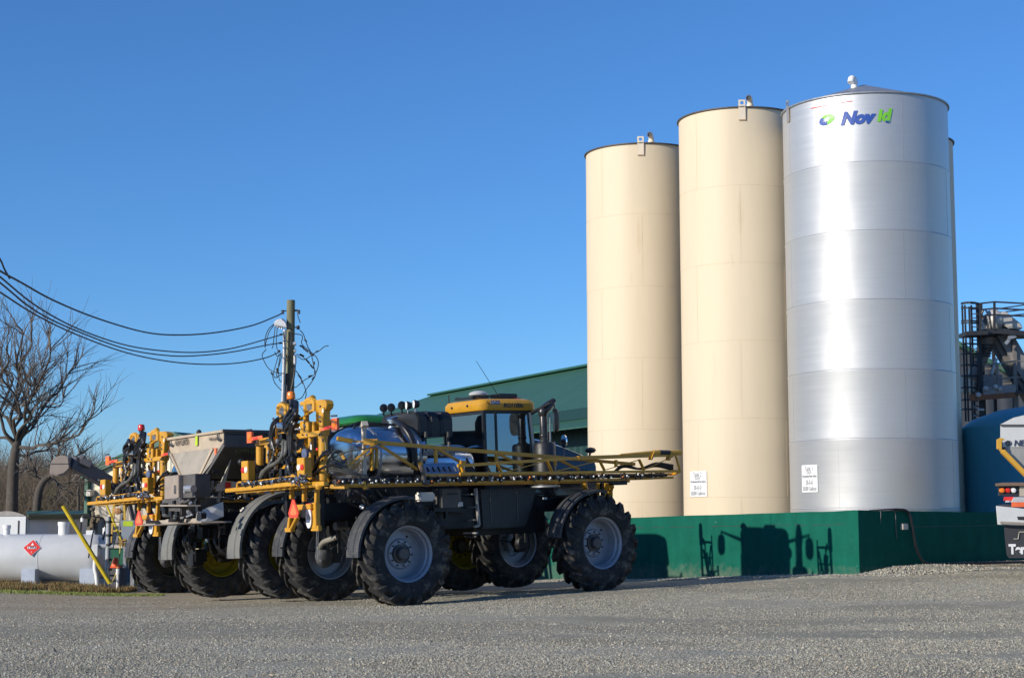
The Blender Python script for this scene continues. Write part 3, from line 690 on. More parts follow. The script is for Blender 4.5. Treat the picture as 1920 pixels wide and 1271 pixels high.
def hub_mesh():
    mb = MB(); mb.lathe([(.001, -.12), (.10, -.12), (.12, -.10), (.125, .0), (.17, .01), (.175, .08)], 28, axis='Y')
    return mb.mesh('hub', DKSTEEL, smooth=True)
def bolts_mesh(n=10, r=.235, y=-.02, br=.016):
    mb = MB()
    for i in range(n):
        a = 2 * math.pi * i / n; mb.tube([(r * math.cos(a), y, r * math.sin(a)), (r * math.cos(a), y + .04, r * math.sin(a))], br, 6)
    mb.tube([(.36 * math.cos(1.2), .038, .36 * math.sin(1.2)), (.36 * math.cos(1.2), .09, .36 * math.sin(1.2))], .024, 10)
    return mb.mesh('wheel_bolts', BLK)
ME_T = tyre_mesh(m=TYRE, seed=1); ME_TC = tyre_mesh(m=TYREC, seed=4, W=.66, N=20); ME_R = rim_mesh(disc=-.06); ME_RY = rim_mesh(m=RIMY, disc=-.06); ME_H = hub_mesh(); ME_B = bolts_mesh()
ME_RC = rim_mesh(m=mat('dull_olive_rim', (.10, .09, .05), .5, .2, var=.2))
RING = MB().lathe([(.455, -.262), (.455, -.24), (.475, -.24), (.475, -.262)], 48, axis='Y', close=True)
def wheel(parent, x, y, z=1.0, side=-1, tyre=None, rim=None, spin=0., steer=0., nohub=False):
    w_ = empty('wheel', loc=(x, y, z), parent=parent)
    w_.rotation_euler = (0, 0, steer)
    sc_ = 1 if side < 0 else -1
    for nm, me in (('tyre', tyre or ME_T), ('rim', rim or ME_R), ('hub', ME_H), ('wheel_bolts', ME_B)):
        if nohub and nm in ('hub', 'wheel_bolts'): continue
        o = bpy.data.objects.new(nm, me); COL.objects.link(o); o.parent = w_
        # tyre keeps its tread direction; the rim set is mirrored for the left side
        if nm == 'tyre': o.rotation_euler = (0, spin, 0)
        else: o.rotation_euler = (0, spin, 0); o.scale = (1, sc_, 1)
    return w_

def fender(parent, cx, cy, a0, a1, r=1.095, wd=.44, m=None, rib=True, name='fender', z=1.0, flare=0.):
    mb = MB(); n = 22; vs = []; hw = wd / 2
    sec = [(-hw, -.05), (-hw, .0), (-hw + .06, .012), (-hw * .35, .012), (-hw * .3, .03), (hw * .3, .03), (hw * .35, .012), (hw - .06, .012), (hw, 0), (hw, -.05), (hw - .02, -.012), (-hw + .02, -.012)]
    k = len(sec)
    for i in range(n + 1):
        a = R_(a0 + (a1 - a0) * i / n)
        for (y, dr) in sec:
            rr = r + dr; vs.append((cx + rr * math.cos(a), cy + y, z + rr * math.sin(a)))
    fs = []
    for i in range(n):
        for j in range(k): fs.append((i * k + j, i * k + (j + 1) % k, (i + 1) * k + (j + 1) % k, (i + 1) * k + j))
    fs += [tuple(range(k)), tuple(n * k + j for j in reversed(range(k)))]
    mb.add(vs, fs)
    return mb.build(name, m or FEND, parent, smooth=True, auto=R_(30))

def oval(cx, cz, ry, rz, n=40, e=2.3):
    out = []
    for i in range(n):
        a = 2 * math.pi * i / n; c_, s_ = math.cos(a), math.sin(a)
        out.append((cx + ry * math.copysign(abs(c_) ** (2 / e), c_), cz + rz * math.copysign(abs(s_) ** (2 / e), s_)))
    return out
def loft(mb, secs, cap=True):
    """secs: list of (x, [(y,z)...])"""
    k = len(secs[0][1]); k0 = len(mb.v)
    for x, s_ in secs: mb.v += [(x, y, z) for y, z in s_]
    for i in range(len(secs) - 1):
        for j in range(k): mb.f.append((k0 + i * k + j, k0 + i * k + (j + 1) % k, k0 + (i + 1) * k + (j + 1) % k, k0 + (i + 1) * k + j))
    if cap: mb.f += [tuple(k0 + j for j in range(k)), tuple(k0 + (len(secs) - 1) * k + j for j in reversed(range(k)))]
    return mb

def make_sprayer():
    root = empty('field_sprayer', M=MA)
    rnd = random.Random(11)
    # wheels
    WB = A.y(1130, 1018, -1.78).x
    wheel(root, 0, -1.5, spin=.1); wheel(root, 0, 1.5, side=1, spin=.25); wheel(root, WB, -1.5, spin=.4, steer=R_(3)); wheel(root, WB, 1.5, side=1, spin=.6, steer=R_(3))
    # chassis rails, cross members, legs
    mb = MB()
    for s in (-1, 1):
        mb.bar((-1.2, s * .42, 1.85), (WB + .9, s * .42, 1.85), .12, .34)
        for x in (0, WB):
            mb.bar((x, s * .42, 1.85), (x, s * 1.12, 1.80), .28, .26)
            mb.bar((x, s * 1.10, 1.92), (x, s * 1.12, .80), .20, .26)
    for x in (-1.1, .9, 1.9, 2.9, 3.9, WB + .8): mb.bar((x, -.42, 1.85), (x, .42, 1.85), .12, .2)
    mb.build('chassis', BLK, root, bevel=.015)
    for x in (0, WB):
        for s in (-1, 1):
            MB().lathe([(.01, -.13), (.14, -.13), (.16, -.1), (.17, .1), (.14, .16), (.01, .16)], 24, axis='Y', c=(x, s * 1.12, 1.0)).build('wheel_motor', BLK, root, smooth=True)
            MB().tube([(x + .05, s * 1.0, 1.95), (x + .05, s * 1.0, 1.25)], .055, 10).tube([(x + .05, s * 1.0, 1.4), (x + .05, s * 1.0, 1.0)], .03, 10).build('suspension_strut', BLKP, root, smooth=True)
    # hose loops dropping to the rear wheel motors
    for s in (-1, 1):
        for q in range(3):
            MB().tube(smoothpts([(-.15 + q * .05, s * .5, 1.9), (-.45, s * (.75 + q * .04), 1.75 - q * .06), (-.5 + q * .04, s * 1.02, 1.4), (-.25, s * 1.12, 1.12)], 6), .02, 7).build('hydraulic_hose', HOSE, root, smooth=True)
    MB().tube(smoothpts([A.x(700, 957, -.25), A.x(688, 953, -.3), A.x(678, 950, -.5)], 4), .05, 10).build('pipe_stub', GALV, root, smooth=True)
    # pale breather hose curling to the far rear wheel
    MB().tube(smoothpts([A.x(632, 1006, -.45), A.x(622, 1010, -.5), A.x(607, 1016, -.5), A.x(599, 1028, -.45), A.x(597, 1040, -.4)], 6), [.055, .055, .055] + [.055] * 30 if False else .055, 10).build('suction_hose', mat('pale_hose', (.24, .22, .18), .6), root, smooth=True)
    MB().ball(A.x(607, 1042, -.35), .19, 12, (1, .8, 1.3)).ball(A.x(603, 1052, -.5), .055, 8).build('wheel_bracket', FEND, root, smooth=True)
    mb = MB()
    for px_ in (594, 597):
        mb.bar(A.x(px_, 994, -.9), A.x(px_ - 1, 1048, -.9), .012)
    mb.build('breakaway_wire', GALV, root)
    # fenders
    for x, y in ((0, -1.5), (WB, -1.5), (0, 1.5), (WB, 1.5)):
        fender(root, x, y, 78, 181 if x == 0 else 172)
        fo = MB(); s = math.copysign(1, y)
        for a in (100, 140): fo.bar((x, s * 1.1, 1.75), (x + 1.12 * math.cos(R_(a)), s * 1.28, 1 + 1.12 * math.sin(R_(a))), .04)
        fo.bar((x - .0, s * 1.15, 1.0), (x + 1.13 * math.cos(R_(172)), s * 1.3, 1 + 1.12 * math.sin(R_(172))), .03)
        fo.build('fender_bracket', BLK, root)
    # blue tinted decals near the fender feet
    # stainless product tank : rear dome, barrel, waist and front saddle
    zt = A.y(715, 799, -.25).z; zb = 2.28; cz = (zt + zb) / 2; rz = (zt - zb) / 2
    x_r = -.42; secs = []
    for t in (0, .08, .2, .36, .55, .75, 1.0):
        k = math.sqrt(max(1 - (1 - t) ** 2, 0)); secs.append((x_r + .42 * t * t * .6 + .12 * t, oval(0, cz, .84 * (.28 + .72 * k), rz * (.25 + .75 * k))))
    xb = secs[-1][0]
    for x, ky, kz in ((xb + .3, 1, 1), (xb + .9, 1, 1), (xb + 1.05, 1, .99), (xb + 1.15, .99, .96)): secs.append((x, oval(0, cz, .84 * ky, rz * kz)))
    loft(MB(), secs).build('product_tank', STEEL, root, smooth=True, auto=R_(50))
    zf = A.y(800, 833, -.5).z; secs = [(xb + 1.1, oval(0, (zf + 2.1) / 2, .84, (zf - 2.1) / 2, e=3)), (xb + 2.25, oval(0, (zf + 2.1) / 2, .84, (zf - 2.1) / 2, e=3)), (xb + 2.4, oval(0, (zf + 2.1) / 2, .72, (zf - 2.1) / 2 * .9, e=3))]
    loft(MB(), secs).build('front_saddle_tank', STEEL, root, smooth=True, auto=R_(50))
    for x in (xb + .05, xb + 1.0):
        secs = [(x - .03, oval(0, cz, .855, rz + .012)), (x + .03, oval(0, cz, .855, rz + .012))]
        loft(MB(), secs).build('tank_strap', GALV, root, smooth=True)
    # tank name plate
    a = A.y(792, 838, -.87); b = A.y(853, 853.5, -.87)
    MB().box((a.x, -.865, b.z), (b.x, -.85, a.z)).build('name_plate', BLK, root)
    PL = mat('plate_lettering', (.5, .45, .36), .6); cx_, cz_ = (a.x + b.x) / 2, (a.z + b.z) / 2; hh = a.z - b.z
    text('LiquidLogic', 'plate_lettering', PL, root, lambda x, y, t: Vector((cx_ + x, -.866 - t, cz_ + y + hh * .22)), size=.17, width=(b.x - a.x) * .93, bold=.006)
    text('Intelligent Application', 'plate_lettering', PL, root, lambda x, y, t: Vector((cx_ + x, -.866 - t, cz_ + y - hh * .27)), size=.11, width=(b.x - a.x) * .95, bold=.002)
    # black rinse tank behind the cab (rear face plain, side with moulded ribs)
    x0 = A.y(784, 790, -.72).x; x1 = A.y(850, 790, -.72).x; zt2 = A.y(784, 769, -.72).z; zb2 = A.y(784, 818, -.72).z
    nrib = 3; secs = []
    def bx(k, top): return [(-.72 * k, zb2), (-.72 * k, top - .16), (-.62 * k, top - .03), (-.45 * k, top), (.45 * k, top), (.62 * k, top - .03), (.72 * k, top - .16), (.72 * k, zb2)]
    L = (x1 - x0)
    secs.append((x0, bx(1, zt2)))
    for i in range(nrib):
        a_ = x0 + L * (i + .92) / nrib; secs += [(a_ - L * .06, bx(1, zt2)), (a_ - .02, bx(.95, zt2 - .05)), (a_ + .02, bx(.95, zt2 - .05)), (a_ + L * .06, bx(1, zt2))] if i < nrib - 1 else [(x1 - .03, bx(1, zt2)), (x1, bx(.95, zt2 - .04))]
    loft(MB(), secs).build('rinse_tank', BLKP, root, bevel=.02)
    # side latches under the rinse tank
    for px_ in (799, 841):
        p = A.y(px_, 814, -.78); MB().tube([(p.x, p.y, p.z - .06), (p.x, p.y, p.z + .05)], .045, 10).bar((p.x, p.y + .05, p.z - .2), (p.x, p.y + .05, p.z), .05).build('tank_cap', BLKP, root, smooth=True)
    MB().tube([A.y(842, 828, -.86), A.y(842, 846, -.86)], .03, 6).build('latch', DKSTEEL, root)
    # work lamps on top of the rinse tank, facing back
    for px_, py_, lit in ((719, 765, 0), (733, 764, 0), (753, 760, 0), (765, 760, 1), (779, 757.5, 1)):
        p = A.x(px_, py_, x0 - .02)
        l_ = MB().lathe([(.001, .09), (.06, .07), (.085, 0), (.088, -.03), (.08, -.035), (.001, -.02)], 16, axis='X')
        o = l_.build('work_lamp', BLKP, root, smooth=True); o.location = p; o.rotation_euler = (0, 0, R_(-18 if lit else 70))
        MB().lathe([(.001, -.032), (.078, -.03), (.08, -.04), (.001, -.05)], 16, axis='X').build('lamp_lens', WHTS if lit else DKGLASSM, o, smooth=True)
        MB().bar((p.x, p.y, p.z - .16), (p.x, p.y, p.z - .06), .03).build('lamp_bracket', GALV if lit else BLKP, root)
    # filler, valve and thick fill hoses over the tank
    p = A.x(735, 795, .9); MB().tube([p + Vector((0, 0, -.12)), p + Vector((0, 0, .06))], .07, 12).tube([p + Vector((0, 0, .06)), p + Vector((0, 0, .09))], .1, 12).tube([p + Vector((-.1, .05, .1)), p + Vector((.12, -.1, .16))], .03, 8).build('tank_valve', CHROME, root, smooth=True)
    for k, r in ((0, .055), (1, .045)):
        MB().tube(smoothpts([A.x(739 + k * 4, 788 + 2 * k, .9), A.y(752 + k * 3, 797, -.55), A.y(765 + k * 3, 812, -.8), A.y(774 + 3 * k, 832, -.9), A.y(777 + 2 * k, 858, -.92), A.y(776 + k, 880, -.9)], 6), r, 10).build('fill_hose', BLKP if k else HOSE, root, smooth=True)
    for k in range(5):
        y_ = -.2 + .22 * k
        MB().tube(smoothpts([(-.25, y_, cz + rz * .8), (-.1 + .1 * k, y_ + .05, zt + .08), (.25 + .06 * k, y_ - .12, zt + .05), (.6, y_ - .2, zt + .02)], 5), .022, 7).build('tank_line', HOSE, root, smooth=True)
    # ---------------- cab
    yn = -.74; cx0 = A.y(903, 765, yn).x; cx1 = A.y(1008, 768, yn).x; zr0 = A.y(903, 768, yn).z; zr1 = A.y(903, 747, yn).z
    def rrect(xa, xb_, ya, yb, r, n=6):
        pts = []
        for (cx_, cy_, a0) in ((xb_ - r, yb - r, 0), (xa + r, yb - r, 90), (xa + r, ya + r, 180), (xb_ - r, ya + r, 270)):
            for i in range(n + 1):
                a = R_(a0 + 90 * i / n); pts.append((cx_ + r * math.cos(a), cy_ + r * math.sin(a)))
        return pts
    mb = MB(); lay = []
    for z, g_, r in ((zr0 - .01, -.02, .2), (zr0 + .02, .0, .22), (zr1 - .09, .0, .22), (zr1 - .02, -.05, .2), (zr1 + .01, -.16, .16), (zr1 + .015, -.3, .1)):
        lay.append([(x, y, z) for x, y in rrect(cx0 - g_ - .02, cx1 + g_ + .02, yn - g_, -yn + g_, r)])
    k = len(lay[0]); mb.v = [p for L_ in lay for p in L_]
    for i in range(len(lay) - 1):
        for j in range(k): mb.f.append((i * k + j, i * k + (j + 1) % k, (i + 1) * k + (j + 1) % k, (i + 1) * k + j))
    mb.f += [tuple(range(k)), tuple((len(lay) - 1) * k + j for j in reversed(range(k)))]
    roof = mb.build('cab_roof', YEL, root, smooth=True, auto=R_(35))
    MB().box((cx0 + .10, yn + .1, zr0 - .08), (cx1 - .05, -yn - .1, zr0 - .008)).build('headliner', BLKP, root, bevel=.03)
    # roof kit
    zt3 = zr1 + .02
    MB().bar((cx0 + .08, -.3, zt3 + .05), (cx1 - .5, -.3, zt3 + .08), .05, .04).bar((cx0 + .1, .35, zt3 + .05), (cx1 - .5, .35, zt3 + .07), .05, .04).bar((cx0 + .1, -.3, zt3 + .03), (cx0 + .1, .35, zt3 + .03), .05).build('roof_rail', BLKP, root)
    p = A.y(897, 739, -.1); MB().ball((p.x, p.y, p.z), .20, 14, (1.1, .85, .38)).build('satellite_receiver', mat('receiver_shell', (.5, .5, .48), .4), root, smooth=True)
    MB().box((p.x + .35, p.y - .25, zt3 + .02), (p.x + .85, p.y + .1, zt3 + .12)).build('air_unit', BLKP, root, bevel=.02)
    p = A.y(967, 748, -.3); MB().box((p.x - .08, p.y - .05, p.z - .03), (p.x + .1, p.y + .05, p.z + .02)).build('marker_lamp', RED, root)
    p = A.y(839, 768, -.2); q = A.x(842, 760, cx0 + .1)
    MB().tube([q + Vector((0, 0, -.15)), q + Vector((0, 0, .22))], .014, 6).build('antenna', BLK, root)
    MB().tube([A.y(935, 743, -.2), A.y(893, 677, -.2)], [.008, .005], 5).build('whip_antenna', BLK, root)
    for px_, py_ in ((847, 765), (876, 761)):
        p = A.x(px_, py_, cx0 - .03); MB().ball(p, .028, 8).build('roof_bolt', INK, root)
    # roof lettering
    pa = A.y(945, 756, yn - .03); pb = A.y(982, 753, yn - .03)
    text('RG1100c', 'roof_lettering', INK, root, lambda x, y, t: Vector(((pa.x + pb.x) / 2 + x, yn - .004 - t, pa.z - .045 + y)), size=.13, width=(pb.x - pa.x) * 1.0, bold=.004, shear=.2)
    pa = A.y(920, 751, yn); pb = A.y(937, 757.5, yn)
    MB().box((pa.x, yn - .008, pb.z), (pb.x, yn - .002, pa.z)).build('roof_badge', mat('badge_blue', (.03, .06, .22), .4), root)
    text('AgriPower', 'badge_lettering', WHT, root, lambda x, y, t: Vector(((pa.x + pb.x) / 2 + x, yn - .009 - t, (pa.z + pb.z) / 2 + y)), size=.07, width=(pb.x - pa.x) * .85)
    text('Ag', 'badge_lettering', INK, root, lambda x, y, t: Vector((pa.x - .08 + x, yn - .009 - t, (pa.z + pb.z) / 2 + y)), size=.08, width=.09)
    # cab body
    zf_ = A.y(950, 884, yn).z - .1
    cxa, cxb = cx0 + .06, cx1 - .16
    MB().prism([(x, y, zf_ - .25) for x, y in rrect(cxa, cxb, yn + .02, -yn - .02, .12, 4)], (0, 0, .28)).build('cab_floor', BLKP, root)
    pil = [((cxa, yn + .02), (cxa, yn + .02)), ((cxa, -yn - .02), (cxa, -yn - .02)), ((cxb - .02, yn + .06), (cxb + .1, yn + .06)), ((cxb - .02, -yn - .06), (cxb + .1, -yn - .06))]
    xp = A.y(930, 820, yn).x
    mb = MB()
    for (t_, b_) in pil: mb.bar((b_[0], b_[1], zf_), (t_[0], t_[1], zr0 - .01), .075)
    for s in (yn, -yn): mb.bar((xp, s * .98, zf_), (xp, s * .98, zr0 - .01), .07)
    for z_ in (zf_ + .03, zr0 - .05):
        mb.bar((cxa, yn + .02, z_), (cxb, yn + .06, z_), .06).bar((cxa, -yn - .02, z_), (cxb, -yn - .06, z_), .06).bar((cxa, yn, z_), (cxa, -yn, z_), .06).bar((cxb, yn, z_), (cxb, -yn, z_), .06)
    mb.build('cab_frame', BLKP, root, bevel=.01)
    # rear corner seal and pale front door edge
    MB().bar((cxb + .07, yn + .01, zf_ + .1), (cxb - .04, yn + .01, zr0 - .05), .035, .05).build('door_edge_trim', mat('cream_trim', (.55, .5, .4), .5), root)
    def pane(pts, nm='window'):
        n_ = (Vector(pts[1]) - Vector(pts[0])).cross(Vector(pts[2]) - Vector(pts[1])).normalized() * .008
        return MB().prism(pts, n_).build(nm, GLASS, root)
    z0, z1 = zf_ + .06, zr0 - .08
    pane([(cxa + .04, yn + .015, z0), (xp - .035, yn + .0, z0), (xp - .035, yn, z1), (cxa + .04, yn + .015, z1)])
    pane([(xp + .035, yn, z0), (cxb + .04, yn + .05, z0), (cxb - .05, yn + .05, z1), (xp + .035, yn, z1)])
    pane([(cxa + .04, -yn - .015, z0), (xp - .035, -yn, z0), (xp - .035, -yn, z1), (cxa + .04, -yn - .015, z1)])
    pane([(xp + .035, -yn, z0), (cxb + .04, -yn - .05, z0), (cxb - .05, -yn - .05, z1), (xp + .035, -yn, z1)])
    pane([(cxa - .01, yn + .06, z0), (cxa - .01, -yn - .06, z0), (cxa - .01, -yn - .06, z1), (cxa - .01, yn + .06, z1)])
    pane([(cxb + .09, yn + .1, z0), (cxb + .09, -yn - .1, z0), (cxb + .0, -yn - .1, z1), (cxb + .0, yn + .1, z1)])
    # seat, wheel, console
    xm = (cxa + cxb) / 2
    MB().box((xm - .35, -.26, zf_ + .35), (xm + .15, .26, zf_ + .5)).box((xm - .45, -.24, zf_ + .45), (xm - .30, .24, zf_ + 1.0)).box((xm - .44, -.14, zf_ + 1.0), (xm - .34, .14, zf_ + 1.2)).build('seat', BLKP, root, bevel=.04)
    MB().tube([(xm + .55, 0, zf_ + .05), (xm + .38, 0, zf_ + .68)], .05, 10).build('steering_column', BLKP, root, smooth=True)
    st = MB(); c_ = Vector((xm + .36, 0, zf_ + .70)); ax = Vector((-.35, 0, 1)).normalized(); e1 = Vector((0, 1, 0)); e2 = ax.cross(e1)
    st.tube([c_ + (e1 * math.cos(t) + e2 * math.sin(t)) * .19 for t in [2 * math.pi * i / 20 for i in range(21)]], .016, 6).bar(c_ - e1 * .18, c_ + e1 * .18, .03, .015)
    st.build('steering_wheel', BLKP, root, smooth=True)
    MB().box((xm + .1, -.55, zf_ + .4), (xm + .25, -.42, zf_ + .95)).box((xm + .12, -.6, zf_ + .8), (xm + .2, -.35, zf_ + 1.02)).build('display_console', mat('console', (.18, .2, .2), .4), root, bevel=.01)
    MB().box((cxa + .1, -.5, zf_ + .1), (cxa + .3, .5, zf_ + .55)).build('rear_console', BLKP, root, bevel=.03)
    # ---------------- hood
    hx0 = cxb + .1; hx1 = A.y(1117, 866, -.5).x; zh0 = A.y(1012, 822, -.45).z; zh1 = A.y(1117, 862, -.45).z
    secs = []
    for i in range(9):
        t = i / 8; x = hx0 + (hx1 - hx0) * t; zt4 = zh0 + (zh1 - zh0) * (t ** 1.5) + .0; hw = .56 - .06 * t
        zb4 = 2.02
        secs.append((x, [(-hw, zb4), (-hw, zt4 - .14), (-hw + .05, zt4 - .03), (-hw + .18, zt4 + .02), (hw - .18, zt4 + .02), (hw - .05, zt4 - .03), (hw, zt4 - .14), (hw, zb4)]))
    loft(MB(), secs).build('hood', mat('black_hood_paint', (.014, .015, .018), .22, var=.2, coat=.5), root, smooth=True, auto=R_(40))
    mb = MB()
    for i in range(8): mb.bar((hx0 + .75 + i * .1, -.58, 2.25), (hx0 + .75 + i * .1, -.57, 2.55), .05, .02)
    mb.build('hood_louvre', BLKP, root)
    MB().box((hx1 - .25, -.45, 1.5), (hx1 + .12, .45, 2.1)).build('front_grille', BLKP, root, bevel=.05)
    for s in (-1, 1):
        MB().ball((hx1 + .1, s * .35, 1.9), .09, 10).build('headlight', WHTS, root, smooth=True)
    MB().ball(A.y(1107, 844, .6), .13, 8, (1.2, .8, .55)).bar(A.y(1107, 846, .6), A.y(1104, 862, .45), .04).build('hood_side_lamp', BLKP, root, smooth=True)
    p = A.y(1023, 905, -1.05); pt = A.y(1023, 828, -1.05)
    # exhaust
    rmuf = .235
    MB().lathe([(.02, p.z - .06), (rmuf, p.z - .05), (rmuf, pt.z - .07), (rmuf - .03, pt.z - .02), (.11, pt.z), (.11, pt.z + .02)], 28, c=(p.x, -1.05, 0)).build('muffler', BLKP, root, smooth=True)
    q1 = A.y(1023, 776, -1.05)
    EX = mat('exhaust_black', (.045, .043, .043), .3, .5, var=.2)
    MB().lathe([(.085, pt.z - .02), (.085, q1.z), (.075, q1.z + .03)], 20, c=(p.x, -1.05, 0)).lathe([(.09, pt.z + .1), (.095, pt.z + .11), (.095, pt.z + .14), (.09, pt.z + .15)], 20, c=(p.x, -1.05, 0)).build('exhaust_pipe', EX, root, smooth=True)
    cp = smoothpts([Vector((p.x, -1.05, q1.z - .05)), Vector((p.x + .0, -1.05, q1.z + .06)), A.y(1029, 760, -1.05), A.y(1039, 750, -1.05)], 5)
    MB().tube(cp, [.085 + .035 * math.sin(math.pi * i / (len(cp) - 1)) - .03 * i / (len(cp) - 1) for i in range(len(cp))], 14).build('exhaust_cap', EX, root, smooth=True)
    MB().bar(A.y(1039, 828, -.95), A.y(1039, 915, -.95), .03).bar(A.y(1031, 776, -.95), A.y(1032, 828, -.95), .025).build('exhaust_bracket', GALV, root)
    MB().lathe([(.25, p.z - .1), (.30, p.z - .09), (.30, p.z - .06), (.25, p.z - .05)], 28, c=(p.x, -1.05, 0), close=True).build('muffler_base', GALV, root, smooth=True)
    # mirrors on arms, both sides
    for s in (1, -1):
        m0 = A.y(1041, 788, -1.35); m0.y *= s
        top = Vector((m0.x - .02, m0.y, m0.z + .36))
        MB().tube([(cx1 - .15, s * (yn + .05), zr0 - .07), (m0.x - .10, m0.y, m0.z + .36)], [.05, .03], 8).tube([(m0.x - .1, m0.y, m0.z + .36), (m0.x - .02, m0.y, m0.z + .33), (m0.x, m0.y, m0.z + .2)], .018, 6).build('mirror_arm', BLKP, root, smooth=True)
        mo = empty('mirror', loc=m0, parent=root); mo.rotation_euler = (0, 0, R_(-25 * s))
        loft(MB(), [(-.03, oval(0, 0, .12, .25, e=3)), (.03, oval(0, 0, .115, .245, e=3)), (.07, oval(0, 0, .07, .2, e=3))]).build('mirror_housing', BLKP, mo, smooth=True)
        loft(MB(), [(-.035, oval(0, 0, .105, .23, e=3)), (-.0305, oval(0, 0, .105, .23, e=3))]).build('mirror_glass', DKGLASSM, mo, smooth=True)
    m1 = A.y(1058, 827, -.75)
    loft(MB(), [(-.02, oval(0, 0, .09, .14)), (.02, oval(0, 0, .08, .13))]).build('round_mirror', MIRR, root, smooth=True).location = m1
    MB().tube([m1 + Vector((0, 0, -.12)), m1 + Vector((.02, .1, -.45))], .012, 6).build('mirror_stalk', GALV, root)
    # ---------------- side gear below the boom
    a = A.y(899, 917, -1.0); b = A.y(1010, 986, -1.0)
    MB().prism([(a.x, -1.0, a.z), (b.x, -1.0, a.z), (b.x - .12, -1.0, a.z - .35), (b.x - .3, -1.0, b.z + .02), (b.x - .36, -1.0, b.z), (a.x + .03, -1.0, b.z)], (0, .5, 0)).build('fuel_tank', mat('fuel_tank_plastic', (.012, .013, .016), .35, var=.3, bump=.35, bscale=35), root, bevel=.03)
    MB().box((a.x + .25, -1.012, b.z + .1), (a.x + .27, -1.0, a.z - .08)).box((b.x - .55, -1.012, b.z + .1), (b.x - .53, -1.0, a.z - .08)).build('tank_seam', DKSTEEL, root)
    p = A.y(1021, 934, -1.0); MB().box((p.x - .05, -1.02, p.z - .02), (p.x + .05, -1.005, p.z + .02)).build('warning_sticker', WHT, root)
    lp = [A.y(892, 915, -1.15), A.y(894, 940, -1.15), A.y(898, 985, -1.15), A.y(889, 987, -1.15)]
    mb = MB(); 
    for i in range(3): mb.bar(lp[i], lp[i + 1], .07, .05)
    for k in range(4):
        z_ = lp[0].z - .12 - k * .26; mb.bar((lp[0].x, -1.15, z_), (lp[0].x - .02, -.7, z_), .06, .03)
    mb.build('access_ladder', mat('worn_alloy', (.34, .33, .31), .6, .3, var=.3, scale=8), root, bevel=.008)
    a = A.y(826, 916, -1.05); b = A.y(867, 953, -1.05)
    MB().box((a.x, -1.05, b.z), (b.x, -.6, a.z)).build('battery_box', mat('dusty_dark_grey', (.10, .095, .09), .6, var=.3), root, bevel=.03)
    c1 = A.y(839, 924, -1.06); c2 = A.y(858, 927, -1.06); MB().box((c1.x, -1.056, c2.z), (c2.x, -1.052, c1.z)).build('box_handle', INK, root)
    c1 = A.y(860, 941, -1.06); c2 = A.y(868, 949, -1.06); MB().box((c1.x, -1.062, c2.z), (c2.x, -1.052, c1.z)).build('box_sticker', INKW, root)
    a = A.y(782, 923, -1.25); b = A.y(812, 939, -1.25); MB().box((a.x, -1.35, b.z), (b.x, -1.15, a.z)).build('hand_wash_tank', mat('pale_plastic_tank', (.7, .66, .6), .4, var=.05), root, bevel=.035)
    MB().bar(A.y(783, 940, -1.2), A.y(813, 940, -1.2), .2, .03).bar(A.y(813, 944, -1.0), A.y(813, 975, -1.0), .03).bar(A.y(835, 958, -1.0), A.y(836, 972, -1.0), .09, .05).bar(A.y(812, 955, -1.0), A.y(880, 957, -1.0), .06, .08).build('step_frame', BLK, root)
    # dark machinery between the rails: pumps, boxes, lines
    for k in range(26):
        x = rnd.uniform(-.9, 3.6); y = rnd.uniform(-.95, .95); z = rnd.uniform(1.35, 2.2); s = rnd.uniform(.07, .22)
        if k % 3: MB().box((x, y, z), (x + s * 1.6, y + s, z + s * 1.2)).build('valve_block', BLK, root, bevel=.01)
        else: MB().tube([(x, y, z), (x + s * 2, y + .02, z)], s * .5, 12).build('pump', DKSTEEL, root, smooth=True)
    MB().box((.6, -.85, 1.42), (2.3, .85, 2.05)).box((2.3, -.6, 1.25), (4.2, .6, 1.95)).box((-.2, -.7, 1.95), (2.2, .7, 2.3)).build('underbody', BLK, root, bevel=.03)
    for k in range(14):
        y = rnd.uniform(-1.0, -.6); x = rnd.uniform(-.8, .3)
        MB().tube(smoothpts([(x, y, 2.25), (x + rnd.uniform(-.1, .3), y - .05, 2.05), (x + rnd.uniform(.2, .8), y, 1.85), (x + rnd.uniform(.6, 1.4), y + .1, 1.9)], 5), .018, 6).build('hydraulic_line', HOSE, root, smooth=True)
    # stainless toe plate with slots
    a = A.y(790, 868, -1.35); b = A.y(862, 888, -1.35)
    vs = []; mb = MB(); n_ = 7; Lx = b.x - a.x; zt5, zb5 = a.z, b.z
    for i in range(n_):
        xa_, xb2 = a.x + Lx * i / n_, a.x + Lx * (i + 1) / n_; m_ = (xa_ + xb2) / 2; hw = Lx / n_ * .17; za, zb_ = zb5 + (zt5 - zb5) * .22, zb5 + (zt5 - zb5) * .66
        sl = .14
        def Q(x, z): return (x, -1.35 + (z - zb5) / (zt5 - zb5) * .16, z)
        mb.add([Q(xa_, zb5), Q(xb2, zb5), Q(xb2, zt5), Q(xa_, zt5), Q(m_ - hw, za), Q(m_ + hw, za), Q(m_ + hw, zb_), Q(m_ - hw, zb_)], [(0, 1, 5, 4), (1, 2, 6, 5), (2, 3, 7, 6), (3, 0, 4, 7)])
    mb.build('slotted_guard', mat('guard_steel', (.48, .51, .57), .25, .9), root)
    MB().box((a.x, -1.1, zb5), (b.x, -1.05, zt5 - .04)).build('guard_back', BLK, root)
